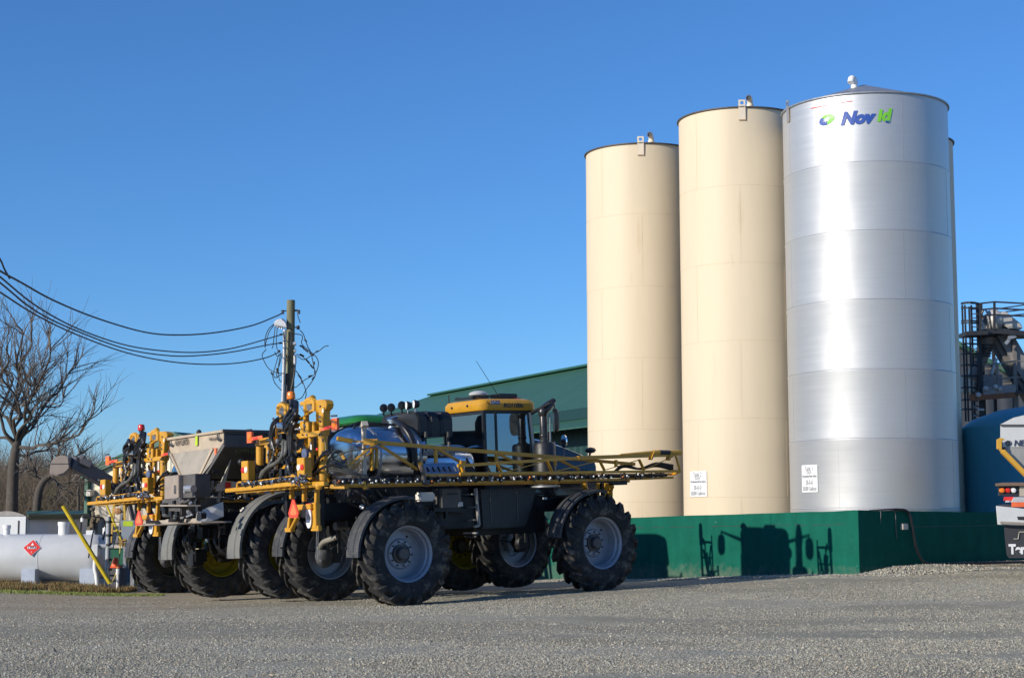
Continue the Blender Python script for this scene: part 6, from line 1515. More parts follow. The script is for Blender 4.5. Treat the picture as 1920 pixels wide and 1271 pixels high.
    # lines running away to the left towards the camera
    lines = [[(530, 587), (515, 594), (470, 611), (400, 624), (330, 628), (268, 622), (180, 596), (100, 563), (40, 530), (0, 508), (-60, 470)], [(526, 628), (505, 634), (440, 652), (380, 660), (320, 659), (240, 648), (150, 618), (70, 575), (0, 519), (-60, 470)],
             [(526, 643), (500, 647), (440, 659), (380, 666), (320, 667), (240, 655), (150, 623), (70, 585), (0, 530), (-60, 485)], [(522, 661), (497, 671), (450, 680), (390, 683), (320, 678), (240, 662), (150, 630), (70, 592), (0, 548), (-60, 512)],
             [(18, 522), (8, 504), (0, 486), (-30, 440)]]
    for k, ln in enumerate(lines):
        pts = []
        for i, (x, y) in enumerate(ln):
            f = (526 - x) / 586; pts.append(PY(x, y, Y0 - 26 * max(f, 0)))
        q_ = MB().tube(smoothpts(pts, 6), .017 if k != 0 else .02, 6).build('overhead_line', INK, None, smooth=True)
        tag(q_, ['topmost overhead cable sagging left from the utility pole', 'second overhead cable from the top, left of the utility pole', 'third overhead cable from the top, left of the utility pole', 'lowest overhead cable sagging left from the utility pole', 'short steep cable crossing the top overhead cable at the left edge'][k], 'cable', 'overhead cables')
utility_pole()

# ------------------------------------------------------------------ buildings
def sheet_mat(name, col, ribs=.3, axis=0, rough=.5, var=.06, metal=0., col2=None):
    m = bpy.data.materials.new(name); m.use_nodes = True; n = m.node_tree.nodes; l = m.node_tree.links; b = n['Principled BSDF']; b.inputs['Roughness'].default_value = rough; b.inputs['Metallic'].default_value = metal
    tc = n.new('ShaderNodeTexCoord'); sp = n.new('ShaderNodeSeparateXYZ'); l.new(tc.outputs['Object'], sp.inputs[0])
    mu = n.new('ShaderNodeMath'); mu.operation = 'MULTIPLY'; mu.inputs[1].default_value = 2 * math.pi / ribs; l.new(sp.outputs[axis], mu.inputs[0])
    si = n.new('ShaderNodeMath'); si.operation = 'SINE'; l.new(mu.outputs[0], si.inputs[0]); pw = n.new('ShaderNodeMath'); pw.operation = 'GREATER_THAN'; pw.inputs[1].default_value = .8; l.new(si.outputs[0], pw.inputs[0])
    no = n.new('ShaderNodeTexNoise'); no.inputs['Scale'].default_value = .8; no.inputs['Detail'].default_value = 8; l.new(tc.outputs['Object'], no.inputs['Vector'])
    r = n.new('ShaderNodeValToRGB'); l.new(no.outputs['Fac'], r.inputs[0]); c = Vector(col); r.color_ramp.elements[0].position = .3; r.color_ramp.elements[1].position = .7
    r.color_ramp.elements[0].color = (*(c * (1 - var)), 1); r.color_ramp.elements[1].color = (*(c * (1 + var) if col2 is None else Vector(col2)), 1)
    l.new(r.outputs[0], b.inputs['Base Color'])
    bp = n.new('ShaderNodeBump'); bp.inputs['Strength'].default_value = .8; bp.inputs['Distance'].default_value = .04; l.new(si.outputs[0], bp.inputs['Height']); l.new(bp.outputs[0], b.inputs['Normal'])
    return m
GROOF = sheet_mat('green_roof_sheet', (.036, .105, .066), .7, 0, .45)
DKWALL = sheet_mat('charcoal_wall_sheet', (.10, .115, .135), .6, 0, .5)
def big_shed():
    ze = 6.4
    def onz(px, py, z): return PZ(px, py, z)
    E2 = onz(1100, 763, ze); E1 = onz(520, 844, ze)
    along = (E2 - E1).normalized(); L = (E2 - E1).length
    # local frame: x along the eave (towards the right), y into the building
    a = math.atan2(along.y, along.x); root = tag(empty('long_green_roofed_shed', loc=(E1.x, E1.y, 0), rz=a), 'long warehouse with a dark green metal roof behind the sprayer cab and tanks', 'warehouse')
    I = (Matrix.Translation((E1.x, E1.y, 0)) @ Matrix.Rotation(a, 4, 'Z')).inverted(); e = I @ EYE
    def loc_y(px, py, y):
        d = I.to_3x3() @ ray(px, py); return e + d * ((y - e.y) / d.y)
    # find ridge depth so that the visible ridge is level
    best = None
    for k in range(200):
        y = 4 + k * .15; r1, r2 = loc_y(808, 742, y), loc_y(1100, 700, y)
        if best is None or abs(r1.z - r2.z) < best[0]: best = (abs(r1.z - r2.z), y, r1, r2)
    _, yr, r1, r2 = best
    if not (2 < yr < 25): yr = 12; r1, r2 = loc_y(808, 742, yr), loc_y(1100, 700, yr)
    zr = (r1.z + r2.z) / 2; X2_ = L + 5
    print('shed', 'L', L, 'yr', yr, 'zr', r1.z, r2.z, 'x1', r1.x, 'E1', E1, 'E2', E2)
    MB().prism([(-.3, -.5, ze - .1), (X2_, -.5, ze - .1), (X2_, yr, r2.z + .3), (r1.x, yr, r1.z)], (0, 0, -.12)).build('roof', GROOF, root)
    MB().prism([(r1.x, yr + .02, r1.z), (X2_, yr + .02, r2.z + .3), (X2_, yr * 2, ze), (0, yr * 2, ze)], (0, 0, -.12)).build('roof', GROOF, root)
    MB().bar((r1.x, yr, r1.z + .05), (X2_, yr, r2.z + .35), .5, .1).build('ridge_cap', mat('trim_green', (.02, .09, .06), .5), root)
    MB().bar((-.3, -.52, ze - .32), (X2_, -.52, ze - .32), .1, .45).build('gutter', mat('dark_green_trim', (.008, .035, .028), .4), root)
    MB().prism([(0, 0, 0), (X2_, 0, 0), (X2_, 0, ze - .2), (0, 0, ze - .2)], (0, .2, 0)).build('wall', DKWALL, root)
    MB().prism([(0, .2, 0), (0, 2 * yr, 0), (0, 2 * yr, ze - .2), (r1.x * .5, yr, zr - .4), (0, .2, ze - .2)], (.2, 0, 0)).build('gable_wall', sheet_mat('tan_sheet_gable', (.5, .44, .34), .6, 1), root)
    p1 = loc_y(1043, 800, -.1); z1 = p1.z
    MB().prism([(0, -.04, z1 + .35), (X2_, -.04, z1 + .35), (X2_, -1.6, z1 - .3), (0, -1.6, z1 - .3)], (0, 0, -.06)).build('lean_to_roof', GROOF, root)
    MB().prism([(0, -.01, 0), (X2_, -.01, 0), (X2_, -.01, z1 - .2), (0, -.01, z1 - .2)], (0, -.04, 0)).build('lower_wall', sheet_mat('dark_green_sheet', (.012, .045, .04), .6, 0), root)
big_shed()

def tan_building():
    Y0 = 60.; a = PY(165, 868 + 22, Y0); c = PY(420, 800, Y0 + 14)
    # wall that faces the camera and the sun; corner at px 165
    x0 = PY(166, 1060, Y0).x; d = Vector((math.cos(R_(40)), math.sin(R_(40)), 0)) * 1.0
    d = Vector((.92, -.39, 0)).normalized()
    root = tag(empty('tan_metal_building', loc=(x0, Y0, gz1(x0, Y0) - .1), rz=math.atan2(d.y, d.x)), 'sunlit tan and cream metal building with green trim behind the far left sprayer', 'building')
    I = (Matrix.Translation(root.location) @ Matrix.Rotation(math.atan2(d.y, d.x), 4, 'Z')).inverted(); e = I @ EYE
    def q(px, py, y=0): dd = I.to_3x3() @ ray(px, py); return e + dd * ((y - e.y) / dd.y)
    z1 = q(168, 890).z; pk = q(222, 868); sl = (pk.z - z1) / pk.x; zb = q(200, 918).z
    W = q(330, 900).x; H = z1 + sl * W
    T = sheet_mat('tan_siding', (.50, .43, .33), .3, 0); Cm = sheet_mat('cream_siding', (.72, .66, .50), .3, 0)
    MB().prism([(0, 0, 0), (2 * W, 0, 0), (2 * W, 0, zb), (0, 0, zb)], (0, .2, 0)).build('lower_siding', T, root)
    MB().prism([(0, .0, zb + .003), (2 * W, .0, zb + .003), (2 * W, .0, z1), (W, 0, H), (0, .0, z1)], (0, .2, 0)).build('upper_siding', Cm, root)
    MB().prism([(-.001, 0.2, 0), (-.001, 20, 0), (-.001, 20, z1), (-.001, .2, z1)], (.2, 0, 0)).build('side_wall', T, root)
    TG = mat('trim_green', (.02, .09, .06), .5)
    MB().bar((-.05, -.05, 0), (-.05, -.05, z1), .28, .14).bar((-.3, -.12, z1 - .02), (W, -.12, H + .05), .2, .22).bar((W, -.12, H + .05), (2 * W + .3, -.12, z1 - .02), .2, .22).build('trim', TG, root)
    MB().prism([(-.4, -.25, z1 + .0), (W, -.25, H + .14), (W, 20, H + .14), (-.4, 20, z1)], (0, 0, .08)).prism([(W, -.25, H + .14), (2 * W + .4, -.25, z1), (2 * W + .4, 20, z1), (W, 20, H + .14)], (0, 0, .08)).build('roof', GROOF, root)
    a = q(171, 918); b = q(178, 930); MB().box((a.x - .02, -.28, b.z), (b.x + .02, -.03, a.z + .0)).build('wall_unit', mat('unit_beige', (.5, .46, .4), .5), root, bevel=.02)
tan_building()

def low_shed():
    Y0 = 56.; z0 = gz1(-17, Y0)
    root = tag(empty('low_storage_shed', loc=(0, Y0, z0)), 'low shed with blue-grey metal side and thin green roof beyond the fuel tank', 'shed'); o = root.location
    a = PY(50, 972, Y0) - o; b = PY(162, 972, Y0 + 3) - o; zt = a.z
    MB().prism([(a.x, 0, 0), (b.x, 3, 0), (b.x, 3, zt), (a.x, 0, zt)], (0, .15, 0)).build('side_wall', sheet_mat('blue_grey_siding', (.55, .62, .75), .5, 0, .5, .08, 0, col2=(.50, .46, .42)), root)
    MB().prism([(a.x, 0, 0), (a.x - 1.2, 4, 0), (a.x - 1.2, 4, zt), (a.x, 0, zt)], (.1, .1, 0)).build('end_wall', sheet_mat('pale_siding', (.6, .6, .58), .5, 1), root)
    t = PY(52, 966, Y0 - .4) - o; u = PY(50, 957.5, Y0 + 3) - o; v = PY(166, 957, Y0 + 6) - o; w_ = PY(166, 965, Y0 + 2.6) - o
    MB().prism([t, w_, v, u], (0, 0, -.06)).build('roof', GROOF, root)
    MB().bar(t, w_, .08, .08).bar(Vector((t.x, t.y + .25, t.z - .08)), Vector((w_.x, w_.y + .25, w_.z - .08)), .06, .12).build('fascia_and_shade_strip', mat('dark_green_trim', (.008, .035, .028)), root)  # second bar: dark strip standing in for the shade under the eave
    # white arched container
    Y4 = 54.; c = item('arched_container', 'white container with an arched grey top at the left edge, behind the fuel tank', 'container', loc=(PY(0, 1000, Y4).x, Y4, z0)); oo = c.location
    L = PY(-22, 967, Y4) - oo; R = PY(49, 967, Y4) - oo; pkz = (PY(22, 958, Y4) - oo).z
    MB().prism([(L.x, 0, 0), (R.x, 0, 0), (R.x, 0, L.z), (L.x, 0, L.z)], (-1.6, 4.8, 0)).build('body', mat('container_white', (.74, .75, .74), .5, var=.04, col2=(.5, .38, .1), thr=(.68, 2, .1)), c, bevel=.01)
    n_ = 16; pts = [(L.x + (R.x - L.x) * i / n_, -.03, L.z + .003 + (pkz - L.z) * math.sin(math.pi * i / n_)) for i in range(n_ + 1)]
    MB().prism(pts, (-1.6, 4.85, 0)).build('arched_top', mat('arched_top_grey', (.36, .33, .3), .7, var=.2, scale=8), c)
    q_ = PY(34.5, 990, Y4) - oo; MB().box((q_.x - .02, -.01, 0), (q_.x + .03, -.002, L.z - .15)).build('door_gap', INK, c)
low_shed()

def dark_warehouse():
    Y0 = 82.; a = PY(1740, 620, Y0); b = PY(1895, 708, Y0); g = 0
    root = tag(empty('dark_warehouse', loc=(a.x, Y0, 0)), 'dark metal warehouse with a sloping roof edge behind the loading tower', 'warehouse'); o = root.location
    b2 = PY(1990, 762, Y0) - o; w0 = a - o
    MB().prism([(w0.x, 0, 0), (b2.x, 0, 0), (b2.x, 0, b2.z), (w0.x, 0, w0.z)], (0, .3, 0)).build('gable_wall', sheet_mat('charcoal_siding', (.05, .055, .065), .9, 0, .5), root)
    MB().prism([(w0.x, -.5, w0.z), (b2.x, -.5, b2.z), (b2.x, 30, b2.z), (w0.x, 30, w0.z)], (0, 0, .25)).build('roof', GROOF, root)
dark_warehouse()

# ------------------------------------------------------------------ loading tower at right
def tower():
    Y0 = 56.; root = item('loading_tower', 'black steel loading tower with caged ladder, railed platforms and an inclined elevator', 'tower', loc=(PY(1860, 1000, Y0).x, Y0, gz1(16, Y0))); o = root.location
    def q(px, py, dy=0): return PY(px, py, Y0 + dy) - o
    def ch(px, py1, py2, dy=0, w_=.1, n='post', m=BLK): return
    gd = 0
    T = mat('tower_black_steel', (.03, .032, .038), .55, .2, var=.3); T2 = mat('tower_worn_steel', (.20, .18, .165), .6, .2, var=.3, col2=(.2, .11, .06), thr=(.6, 5, .2))
    def vert(px, py, dy, w_, m, nm='column', bot=None):
        a = q(px, py, dy); b = Vector((a.x, a.y, 0 if bot is None else q(px, bot, dy).z)); MB().bar(b, a, w_).build(nm, m, root)
    vert(1833.5, 568, 0, .13, T); vert(1838, 570, .6, .12, T); vert(1901, 638, 0, .13, T2); vert(1862, 640, 2.5, .1, T); vert(1898, 640, 2.5, .12, T); vert(1930, 640, 0, .13, T2)
    # ladder cage
    t = MB()
    for px, dy in ((1804, -.2), (1809, -.5), (1817, -.6), (1821, .3)): a = q(px, 572 if px != 1817 else 575, dy); b = q(px + 6, 790, dy); b.x = a.x; t.bar(a, Vector((a.x, a.y, b.z)), .055)
    for py in (569, 578, 602, 606, 628, 645, 664, 685, 705, 727, 750, 768):
        hw = [q(1803, py, 0), q(1808, py - 1, -.5), q(1818, py - 1, -.6), q(1832, py, -.1)]
        t.tube(hw, .03, 6)
    for k in range(26): py = 580 + k * 8.2; t.bar(q(1833, py, .1), q(1822, py, .35), .03)
    t.build('ladder_cage', T, root)
    t = MB(); t.bar(q(1804, 628, -.3), q(1846, 626, -.3), .9, .14).prism([q(1838, 622, -.6), q(1866, 616, -.6), q(1945, 622, -.6), q(1945, 626, 2.2), q(1838, 630, 2.2)], (0, 0, -.16)).build('upper_platform', T, root)
    t = MB(); a0, a1 = q(1838, 568.5, -.6), q(1864.5, 566, -.6)
    for dy_ in (0, 12, 24): 
        t.bar(q(1838, 569 + dy_, -.6), q(1864.5, 566 + dy_, -.6), .05).bar(q(1864.5, 566 + dy_, -.6), q(1960, 571 + dy_, -.6), .05).bar(q(1864.5, 580 + dy_ * .6, 2.2), q(1960, 566 + dy_ * .8, 2.2), .04)
    t.bar(a0, q(1838, 622, -.6), .06).bar(a1, q(1864.5, 618, -.6), .07).bar(q(1858, 580, 2.2), q(1858, 620, 2.2), .05)
    t.tube(smoothpts([q(1803, 569, 0), q(1812, 567.5, -.5), q(1824, 567.5, -.5), q(1834, 569, 0)], 5), .04, 6)
    t.build('upper_railing', T, root)
    # elevator head, belt guard and leg
    W = mat('elevator_pale_steel', (.52, .50, .47), .5, .3, var=.2); W2 = mat('elevator_grey', (.25, .24, .24), .55, .2, var=.25)
    P1 = [q(1875, 587), q(1882, 583.5), q(1888, 584), q(1893, 589), q(1914, 606), q(1918, 612), q(1917, 618), q(1890, 614), q(1875, 605), q(1871, 596)]
    MB().prism(P1, (0, .5, 0)).build('belt_guard', W, root, bevel=.04, smooth=True, auto=R_(40))
    MB().lathe([(.001, -.2), (.34, -.2), (.40, -.1), (.40, .1), (.34, .2), (.001, .2)], 22, axis='X', c=tuple(q(1863, 602, .3))).lathe([(.38, -.35), (.42, -.35), (.42, -.3), (.38, -.3)], 22, axis='X', c=tuple(q(1864, 602, .3)), close=True).build('head_drum', W, root, smooth=True)
    MB().prism([q(1843, 620, .1), q(1842, 607, .1), q(1850, 588, .1), q(1861, 587, .1), q(1862, 600, .1), q(1858, 620, .1)], (0, .7, 0)).build('elevator_head', T2, root, bevel=.03)
    MB().prism([q(1843, 618, .05), q(1843, 603, .05), q(1854, 617, .05)], (0, .08, 0)).build('head_plate', W, root)
    t = MB(); t.bar(q(1862, 620, .5), q(1945, 760, .5), .62, .55).build('elevator_leg', T2, root, bevel=.02)
    t = MB(); t.bar(q(1880, 622, .1), q(1962, 762, .1), .12, .5).build('leg_side', W2, root)
    # spout: sloping tubes down to a bin
    t = MB(); t.tube([q(1850, 632, .3), q(1846, 655, .3)], [.32, .22], 14).tube([q(1846, 655, .3), q(1841, 678, .3)], .18, 12).tube([q(1843, 668, .3), q(1832, 696, .3), q(1825, 712, .3)], [.16, .2, .22], 12).build('spout', T2, root, smooth=True)
    t = MB()
    for i in range(5): p = q(1847 - i * 1.2, 648 + i * 5, .3); t.lathe([(.22, -.03), (.27, -.03), (.27, .03), (.22, .03)], 14, c=tuple(p), close=True)
    t.build('spout_flange', T, root, smooth=True)
    t = MB(); t.bar(q(1868, 672, -.1), q(1859, 702, -.1), .10).bar(q(1866, 670, -.1), q(1873, 700, -.1), .05).bar(q(1889, 634, -.4), q(1903, 630, -.4), .25, .12).bar(q(1885, 645, -.4), q(1895, 633, -.4), .1).build('brace', GALV, root)
    MB().prism([q(1843, 702, 0), q(1880, 702, 0), q(1880, 730, 0), q(1843, 730, 0)], (0, 1.2, 0)).build('surge_bin', W2, root, bevel=.02)
    MB().prism([q(1806, 704, .8), q(1826, 704, .8), q(1840, 733, .8), q(1806, 736, .8)], (0, 1.2, 0)).build('pale_bin', mat('bin_cream', (.42, .38, .31), .5, .1, var=.15), root, bevel=.02)
    MB().tube([q(1826, 690, .4), q(1824, 735, .4)], .17, 12).build('down_chute', mat('bin_cream', (.42, .38, .31)), root, smooth=True)
    # mid platform with rusty edge
    MB().prism([q(1838, 735, -.6), q(1903, 731, -.6), q(1960, 733, -.6), q(1960, 735, 2.2), q(1838, 737, 2.2)], (0, 0, -.1)).build('mid_platform', T, root)
    MB().bar(q(1818, 745.5, -.62), q(1903, 739, -.62), .06, .22).build('rusty_beam', mat('rusty_channel', (.24, .095, .045), .75, var=.3, scale=4, col2=(.06, .055, .05), thr=(.55, 3, .2)), root)
    MB().bar(q(1843, 733, -.63), q(1904, 728, -.63), .05, .25).build('toe_board', W2, root)
    t = MB()
    for py in (680, 710): t.bar(q(1845, py + 5, -.6), q(1903, py - 3, -.6), .05).bar(q(1903, py - 3, -.6), q(1960, py - 2, -.6), .05).bar(q(1840, py + 12, 2.2), q(1960, py + 4, 2.2), .04)
    for px in (1870, 1903): t.bar(q(px, 680, -.6), q(px, 733, -.6), .06)
    t.build('mid_railing', T2, root)
    for px, py in ((1849, 728), (1867, 725), (1835, 740), (1875, 729)): MB().ball(q(px, py, -.7), .09, 8).build('pipe_fitting', W, root, smooth=True)
    t = MB()
    for py in (762, 779): t.bar(q(1823, py, .2), q(1838, py, .2), .05, .04)
    t.bar(q(1810, 767, -.1), q(1845, 768, -.1), .07).build('tread', GALV, root)
tower()

# blue poly tank
YB = 46.5; Rb = 2.05
xb = PY(1805, 880, YB).x + Rb * 1.02; zs = PY(1860, 798, YB - Rb * .7).z; zt_ = PY(1935, 775, YB).z
bt = item('blue_tank', 'squat blue plastic tank with a shallow domed top behind the wall at right', 'tank', loc=(xb, YB, 0))
zedge = PY(1806, 801.5, YB).z
MB().lathe([(Rb, .9), (Rb, zedge - .05), (Rb - .02, zedge), (Rb * .85, zedge + .22), (Rb * .5, zedge + .48), (Rb * .2, zedge + .58), (.001, zedge + .6)], 80).build('shell', mat('blue_poly', (.06, .33, .44), .42, var=.06), bt, smooth=True, auto=R_(60))
MB().lathe([(.3, zedge + .57), (.3, zedge + .7), (.001, zedge + .72)], 24).build('lid', mat('blue_poly', (.012, .15, .40)), bt, smooth=True)

# ------------------------------------------------------------------ spreader truck cut by the right edge
def right_truck():
    Y0 = 34.0; g = gz1(PY(1930, 1060, Y0).x, Y0)
    root = item('white_spreader_truck', 'rear corner of a white spreader truck with yellow rail and mudflap at right edge', 'spreader truck', loc=(PY(1960, 1060, Y0).x, Y0, g)); o = root.location
    def q(px, py, dy=0): return PY(px, py, Y0 + dy) - o
    DV = Vector((1.5, 3.2, 0)); SW = mat('hopper_white', (.66, .65, .62), .4, .1, var=.06)
    # hopper: upper band, sloping lower panel, sloped cover
    MB().prism([q(1875.5, 796), q(2060, 796), q(2060, 838), q(1875.5, 838)], DV).build('hopper_band', SW, root)
    MB().prism([q(1875.5, 795.5, -.02), q(1900, 783, -.02), q(1925, 777, -.02), q(2010, 777, -.02), q(2060, 795.5, -.02)], DV).build('hopper_cover', mat('tarp_white', (.6, .6, .58), .6, var=.05), root)
    MB().prism([q(1876, 839), q(2060, 839), q(1995, 900), q(1933, 900)], DV).build('hopper_lower', mat('hopper_lower_steel', (.40, .385, .35), .5, .3, var=.12), root)
    MB().bar(q(1875.5, 797, -.03), q(2060, 797, -.03), .03, .025).build('band_seam', DKSTEEL, root)
    YR = mat('rail_yellow', (.60, .33, .04), .45, var=.12)
    MB().bar(q(1879, 845, -.1), q(1926, 893, -.1), .12, .09).bar(q(1873.5, 823, -.12), q(1873.5, 842, -.12), .06, .1).bar(q(1873, 823, -.12), q(1882, 824, -.12), .05).bar(q(1873.5, 842, -.12), q(1881, 846, -.12), .05).build('side_rail', YR, root, bevel=.008)
    MB().bar(q(1877, 828, -.08), q(1877, 842, -.08), .05).bar(q(1882, 838, -.06), q(1884, 845, -.06), .06).build('rail_hinge', INK, root)
    MB().tube([q(1889.5 + 3.3 * math.cos(a_), 831 + 4.5 * math.sin(a_), -.01) for a_ in [2 * math.pi * i / 18 for i in range(19)]], .012, 5).tube([q(1893 + 3.3 * math.cos(a_), 831 + 4.5 * math.sin(a_), -.01) for a_ in [2 * math.pi * i / 18 for i in range(19)]], .006, 5).build('emblem', INK, root)
    p = q(1900.5, 831, -.012); text('NEW LEADER', 'hopper_lettering', mat('truck_ink', (.04, .05, .09), .5), root, lambda x, y, t: Vector((p.x + x, p.y - t, p.z + y)), size=.17, width=1.05, bold=.005, shear=.2, align='LEFT')
    # chassis, light bar, lamps
    MB().prism([q(1866, 906, -.2), q(1880, 904.5, -.2), q(2050, 903, -.2), q(2050, 908, -.2), q(1866, 911, -.2)], (.42, .9, 0)).build('tail_shelf', mat('rusty_shelf', (.2, .13, .09), .6, var=.2), root)
    MB().prism([q(1874, 911, -.1), q(1912, 911, -.1), q(1912, 929, -.1), q(1874, 929, -.1)], (0, .1, 0)).build('lamp_panel', INK, root)
    for px, m, nm in ((1878.5, ORG, 'amber_lamp'), (1889.5, RED, 'red_lamp'), (1900, WHTS, 'clear_lamp')):
        MB().lathe([(.001, -.05), (.045, -.04), (.055, 0)], 20, axis='Y', c=tuple(q(px, 919, -.11))).build(nm, m, root, smooth=True).rotation_euler = (0, 0, 0)
    MB().prism([q(1912, 907.5, -.12), q(2050, 907.5, -.12), q(2050, 930, -.12), q(1912, 930, -.12)], (0, .3, 0)).build('tail_beam', mat('beige_beam', (.46, .40, .31), .6), root)
    MB().prism([q(1883, 931, -.2), q(1902, 931, -.2), q(1901, 938, -.2), q(1882, 938, -.2)], (0, .02, 0)).build('reflector', REDR, root)
    MB().prism([q(1897, 941, -.3), q(2040, 941, -.3), q(2040, 951, -.3), q(1897, 950, -.3)], (0, .02, 0)).build('tail_reflector', ORGR, root)
    MB().prism([q(1902, 931.5, -.25), q(2040, 931, -.25), q(2040, 941, -.3), q(1898, 941, -.3)], (0, .5, 0)).build('rear_step', mat('step_grey', (.45, .45, .44), .5), root)
    MB().prism([q(1868, 948, -.3), q(1898, 951, -.3), q(1960, 958, -.3), q(2040, 960, -.3), q(2040, 986, -.3), q(1908, 985, -.3), q(1871, 983, -.3)], (0, .03, 0)).build('rear_fender', mat('fender_pearl', (.62, .62, .60), .35, var=.05), root, bevel=.005)
    MB().prism([q(1868, 948, -.27), q(1878, 945, .3), q(2040, 945, .3), q(2040, 958, -.27)], (0, .02, .0)).build('fender_top', DKSTEEL, root)
    MB().prism([q(1907, 968, -.31), q(1930, 968, -.31), q(1930, 975, -.31), q(1909, 974, -.31)], (0, .008, 0)).build('fender_slot', INK, root)
    MB().bar(q(1876, 979.5, -.33), q(1935, 982, -.33), .02, .05).build('fender_lip', DSTEEL, root)
    # mudflap
    FM = mat('mudflap_rubber', (.045, .045, .05), .6, var=.15)
    MB().prism([q(1883, 984, -.2), q(2040, 984, -.2), q(2040, 1046, -.2), q(1893, 1046, -.2), q(1888.5, 1041, -.2), q(1885, 1010, -.2)], (0, .03, 0)).build('mudflap', FM, root, bevel=.005)
    MB().tube([q(1901, 1010, -.215), q(1909, 1010, -.215), q(1911, 997, -.215), q(1990, 997, -.215)], .012, 5).build('flap_line', mat('flap_print', (.45, .42, .33), .6), root)
    p = q(1892, 1030, -.206); text('TerraGator', 'flap_lettering', WHT, root, lambda x, y, t: Vector((p.x + x, p.y - t, p.z + y)), size=.26, width=1.05, bold=.014, align='LEFT')
    # frame, axle, wheels out of frame carry it
    MB().prism([(-.1, 0, .75), (2.2, 0, .75), (2.2, 0, 1.3), (-.1, 0, 1.3)], (2.4, 4.6, 0)).build('chassis', BLK, root)
    for x in (.15, 2.15):
        w2 = empty('wheel', loc=(x + .75, 1.3, .95), parent=root); w2.rotation_euler = (0, 0, R_(65)); w2.scale = (.95, .95, .95)
        for nm, me in (('tyre', ME_TC), ('rim', ME_RY)):
            o2 = bpy.data.objects.new(nm, me); COL.objects.link(o2); o2.parent = w2
right_truck()

# ------------------------------------------------------------------ trees
def bark_mat(name, c0, c1): return mat(name, c0, .9, var=.25, scale=3, bump=.4, bscale=25, col2=c1, thr=(.52, 2, .3))
BARK = bark_mat('bark', (.075, .062, .05), (.15, .13, .11)); TWIG = mat('twig_bark', (.12, .10, .085), .9, var=.2, scale=2)
def grow(mb, mt, p, d, L, r, lev, rnd, spread=.55, up=.12, minr=.006):
    """branch as a wandering tapered tube; children leave along it"""
    n = 6 if lev < 3 else 4; pts = [p]; rs = [r]; q = p.copy(); dd = d.copy(); seg = L / n
    for i in range(n):
        dd = (dd + Vector((rnd.gauss(0, .13), rnd.gauss(0, .13), rnd.gauss(0, .10) + up * .25))).normalized(); q = q + dd * seg; pts.append(q.copy()); rs.append(r * (1 - .62 * (i + 1) / n))
    (mb if r > .035 else mt).tube(pts, rs, 7 if r > .06 else (5 if r > .03 else 3), cap=False)
    if r * .4 < minr or lev > 6: return
    k = rnd.choice((3, 4, 5)) if lev < 2 else rnd.choice((4, 4, 5, 6))
    for j in range(k):
        t = rnd.uniform(.30, 1.0) if lev > 0 else rnd.uniform(.45, 1.0); i = min(int(t * n), n - 1); a = pts[i].lerp(pts[i + 1], t * n - i)
        b = dd if t > .9 else (pts[i + 1] - pts[i]).normalized()
        o = b.orthogonal().normalized(); o.rotate(Matrix.Rotation(rnd.uniform(0, 6.28), 3, b)); sp = rnd.uniform(.6, 1.25) * spread
        nd = (b * math.cos(sp) + o * math.sin(sp) + Vector((0, 0, up))).normalized()
        grow(mb, mt, a, nd, L * rnd.uniform(.55, .78), max(rs[i] * rnd.uniform(.45, .7), minr * .9), lev + 1, rnd, spread, up, minr)
    grow(mb, mt, pts[-1], dd, L * rnd.uniform(.6, .75), rs[-1] * .95, lev + 1, rnd, spread, up, minr)
def bare_tree(name, label, base, seed, trunk, limbs, r0, minr=.011, spread=.5, up=.1, lv=1):
    rnd = random.Random(seed); root = tag(empty(name, loc=base), label, 'tree')
    mb = MB(); mt = MB(); pts = [Vector(t) - base for t in trunk]; n = len(pts)
    rs = [r0 * (1.25 if i == 0 else 1 - .45 * i / (n - 1)) for i in range(n)]
    sp = smoothpts(pts, 4); m_ = len(sp); rr = [r0 * (1.25 - .25 * min(i / 3, 1)) * (1 - .42 * i / (m_ - 1)) for i in range(m_)]
    mb.tube(sp, rr, 12, cap=False); mb.build('trunk', BARK, root, smooth=True)
    mb = MB()
    for (st, tgt, rl) in limbs:
        a = Vector(st) - base; b = Vector(tgt) - base; L = (b - a).length
        # main limb wanders to its target
        P = [a]
        for i in range(1, 6):
            t = i / 6; P.append(a.lerp(b, t) + Vector((rnd.gauss(0, .04), rnd.gauss(0, .04), rnd.gauss(0, .04))) * L + Vector((0, 0, -.10 * L * math.sin(math.pi * t) * (1 if abs(b.x - a.x) > (b.z - a.z) else -.2))))
        P.append(b); R0 = [rl * (1 - .65 * i / 6) for i in range(7)]
        sp2 = smoothpts(P, 3); mb.tube(sp2, [rl * (1 - .68 * i / (len(sp2) - 1)) for i in range(len(sp2))], 8, cap=False)
        for k in range(15):
            t = rnd.uniform(.2, 1); i = min(int(t * 6), 5); c = P[i].lerp(P[i + 1], t * 6 - i); bd = (P[i + 1] - P[i]).normalized()
            o = bd.orthogonal().normalized(); o.rotate(Matrix.Rotation(rnd.uniform(0, 6.28), 3, bd)); s_ = rnd.uniform(.4, .9)
            nd = (bd * math.cos(s_) + o * math.sin(s_) + Vector((0, 0, .25))).normalized()
            grow(mb, mt, c, nd, L * rnd.uniform(.22, .40), max(rl * (1 - .65 * t) * .5, .028), 3, rnd, spread, up, minr)
        grow(mb, mt, b, (b - P[-2]).normalized(), L * .35, rl * .34, 2, rnd, spread, up, minr)
    mb.build('limbs', BARK, root, smooth=True); mt.build('crown', TWIG, root)
    return root
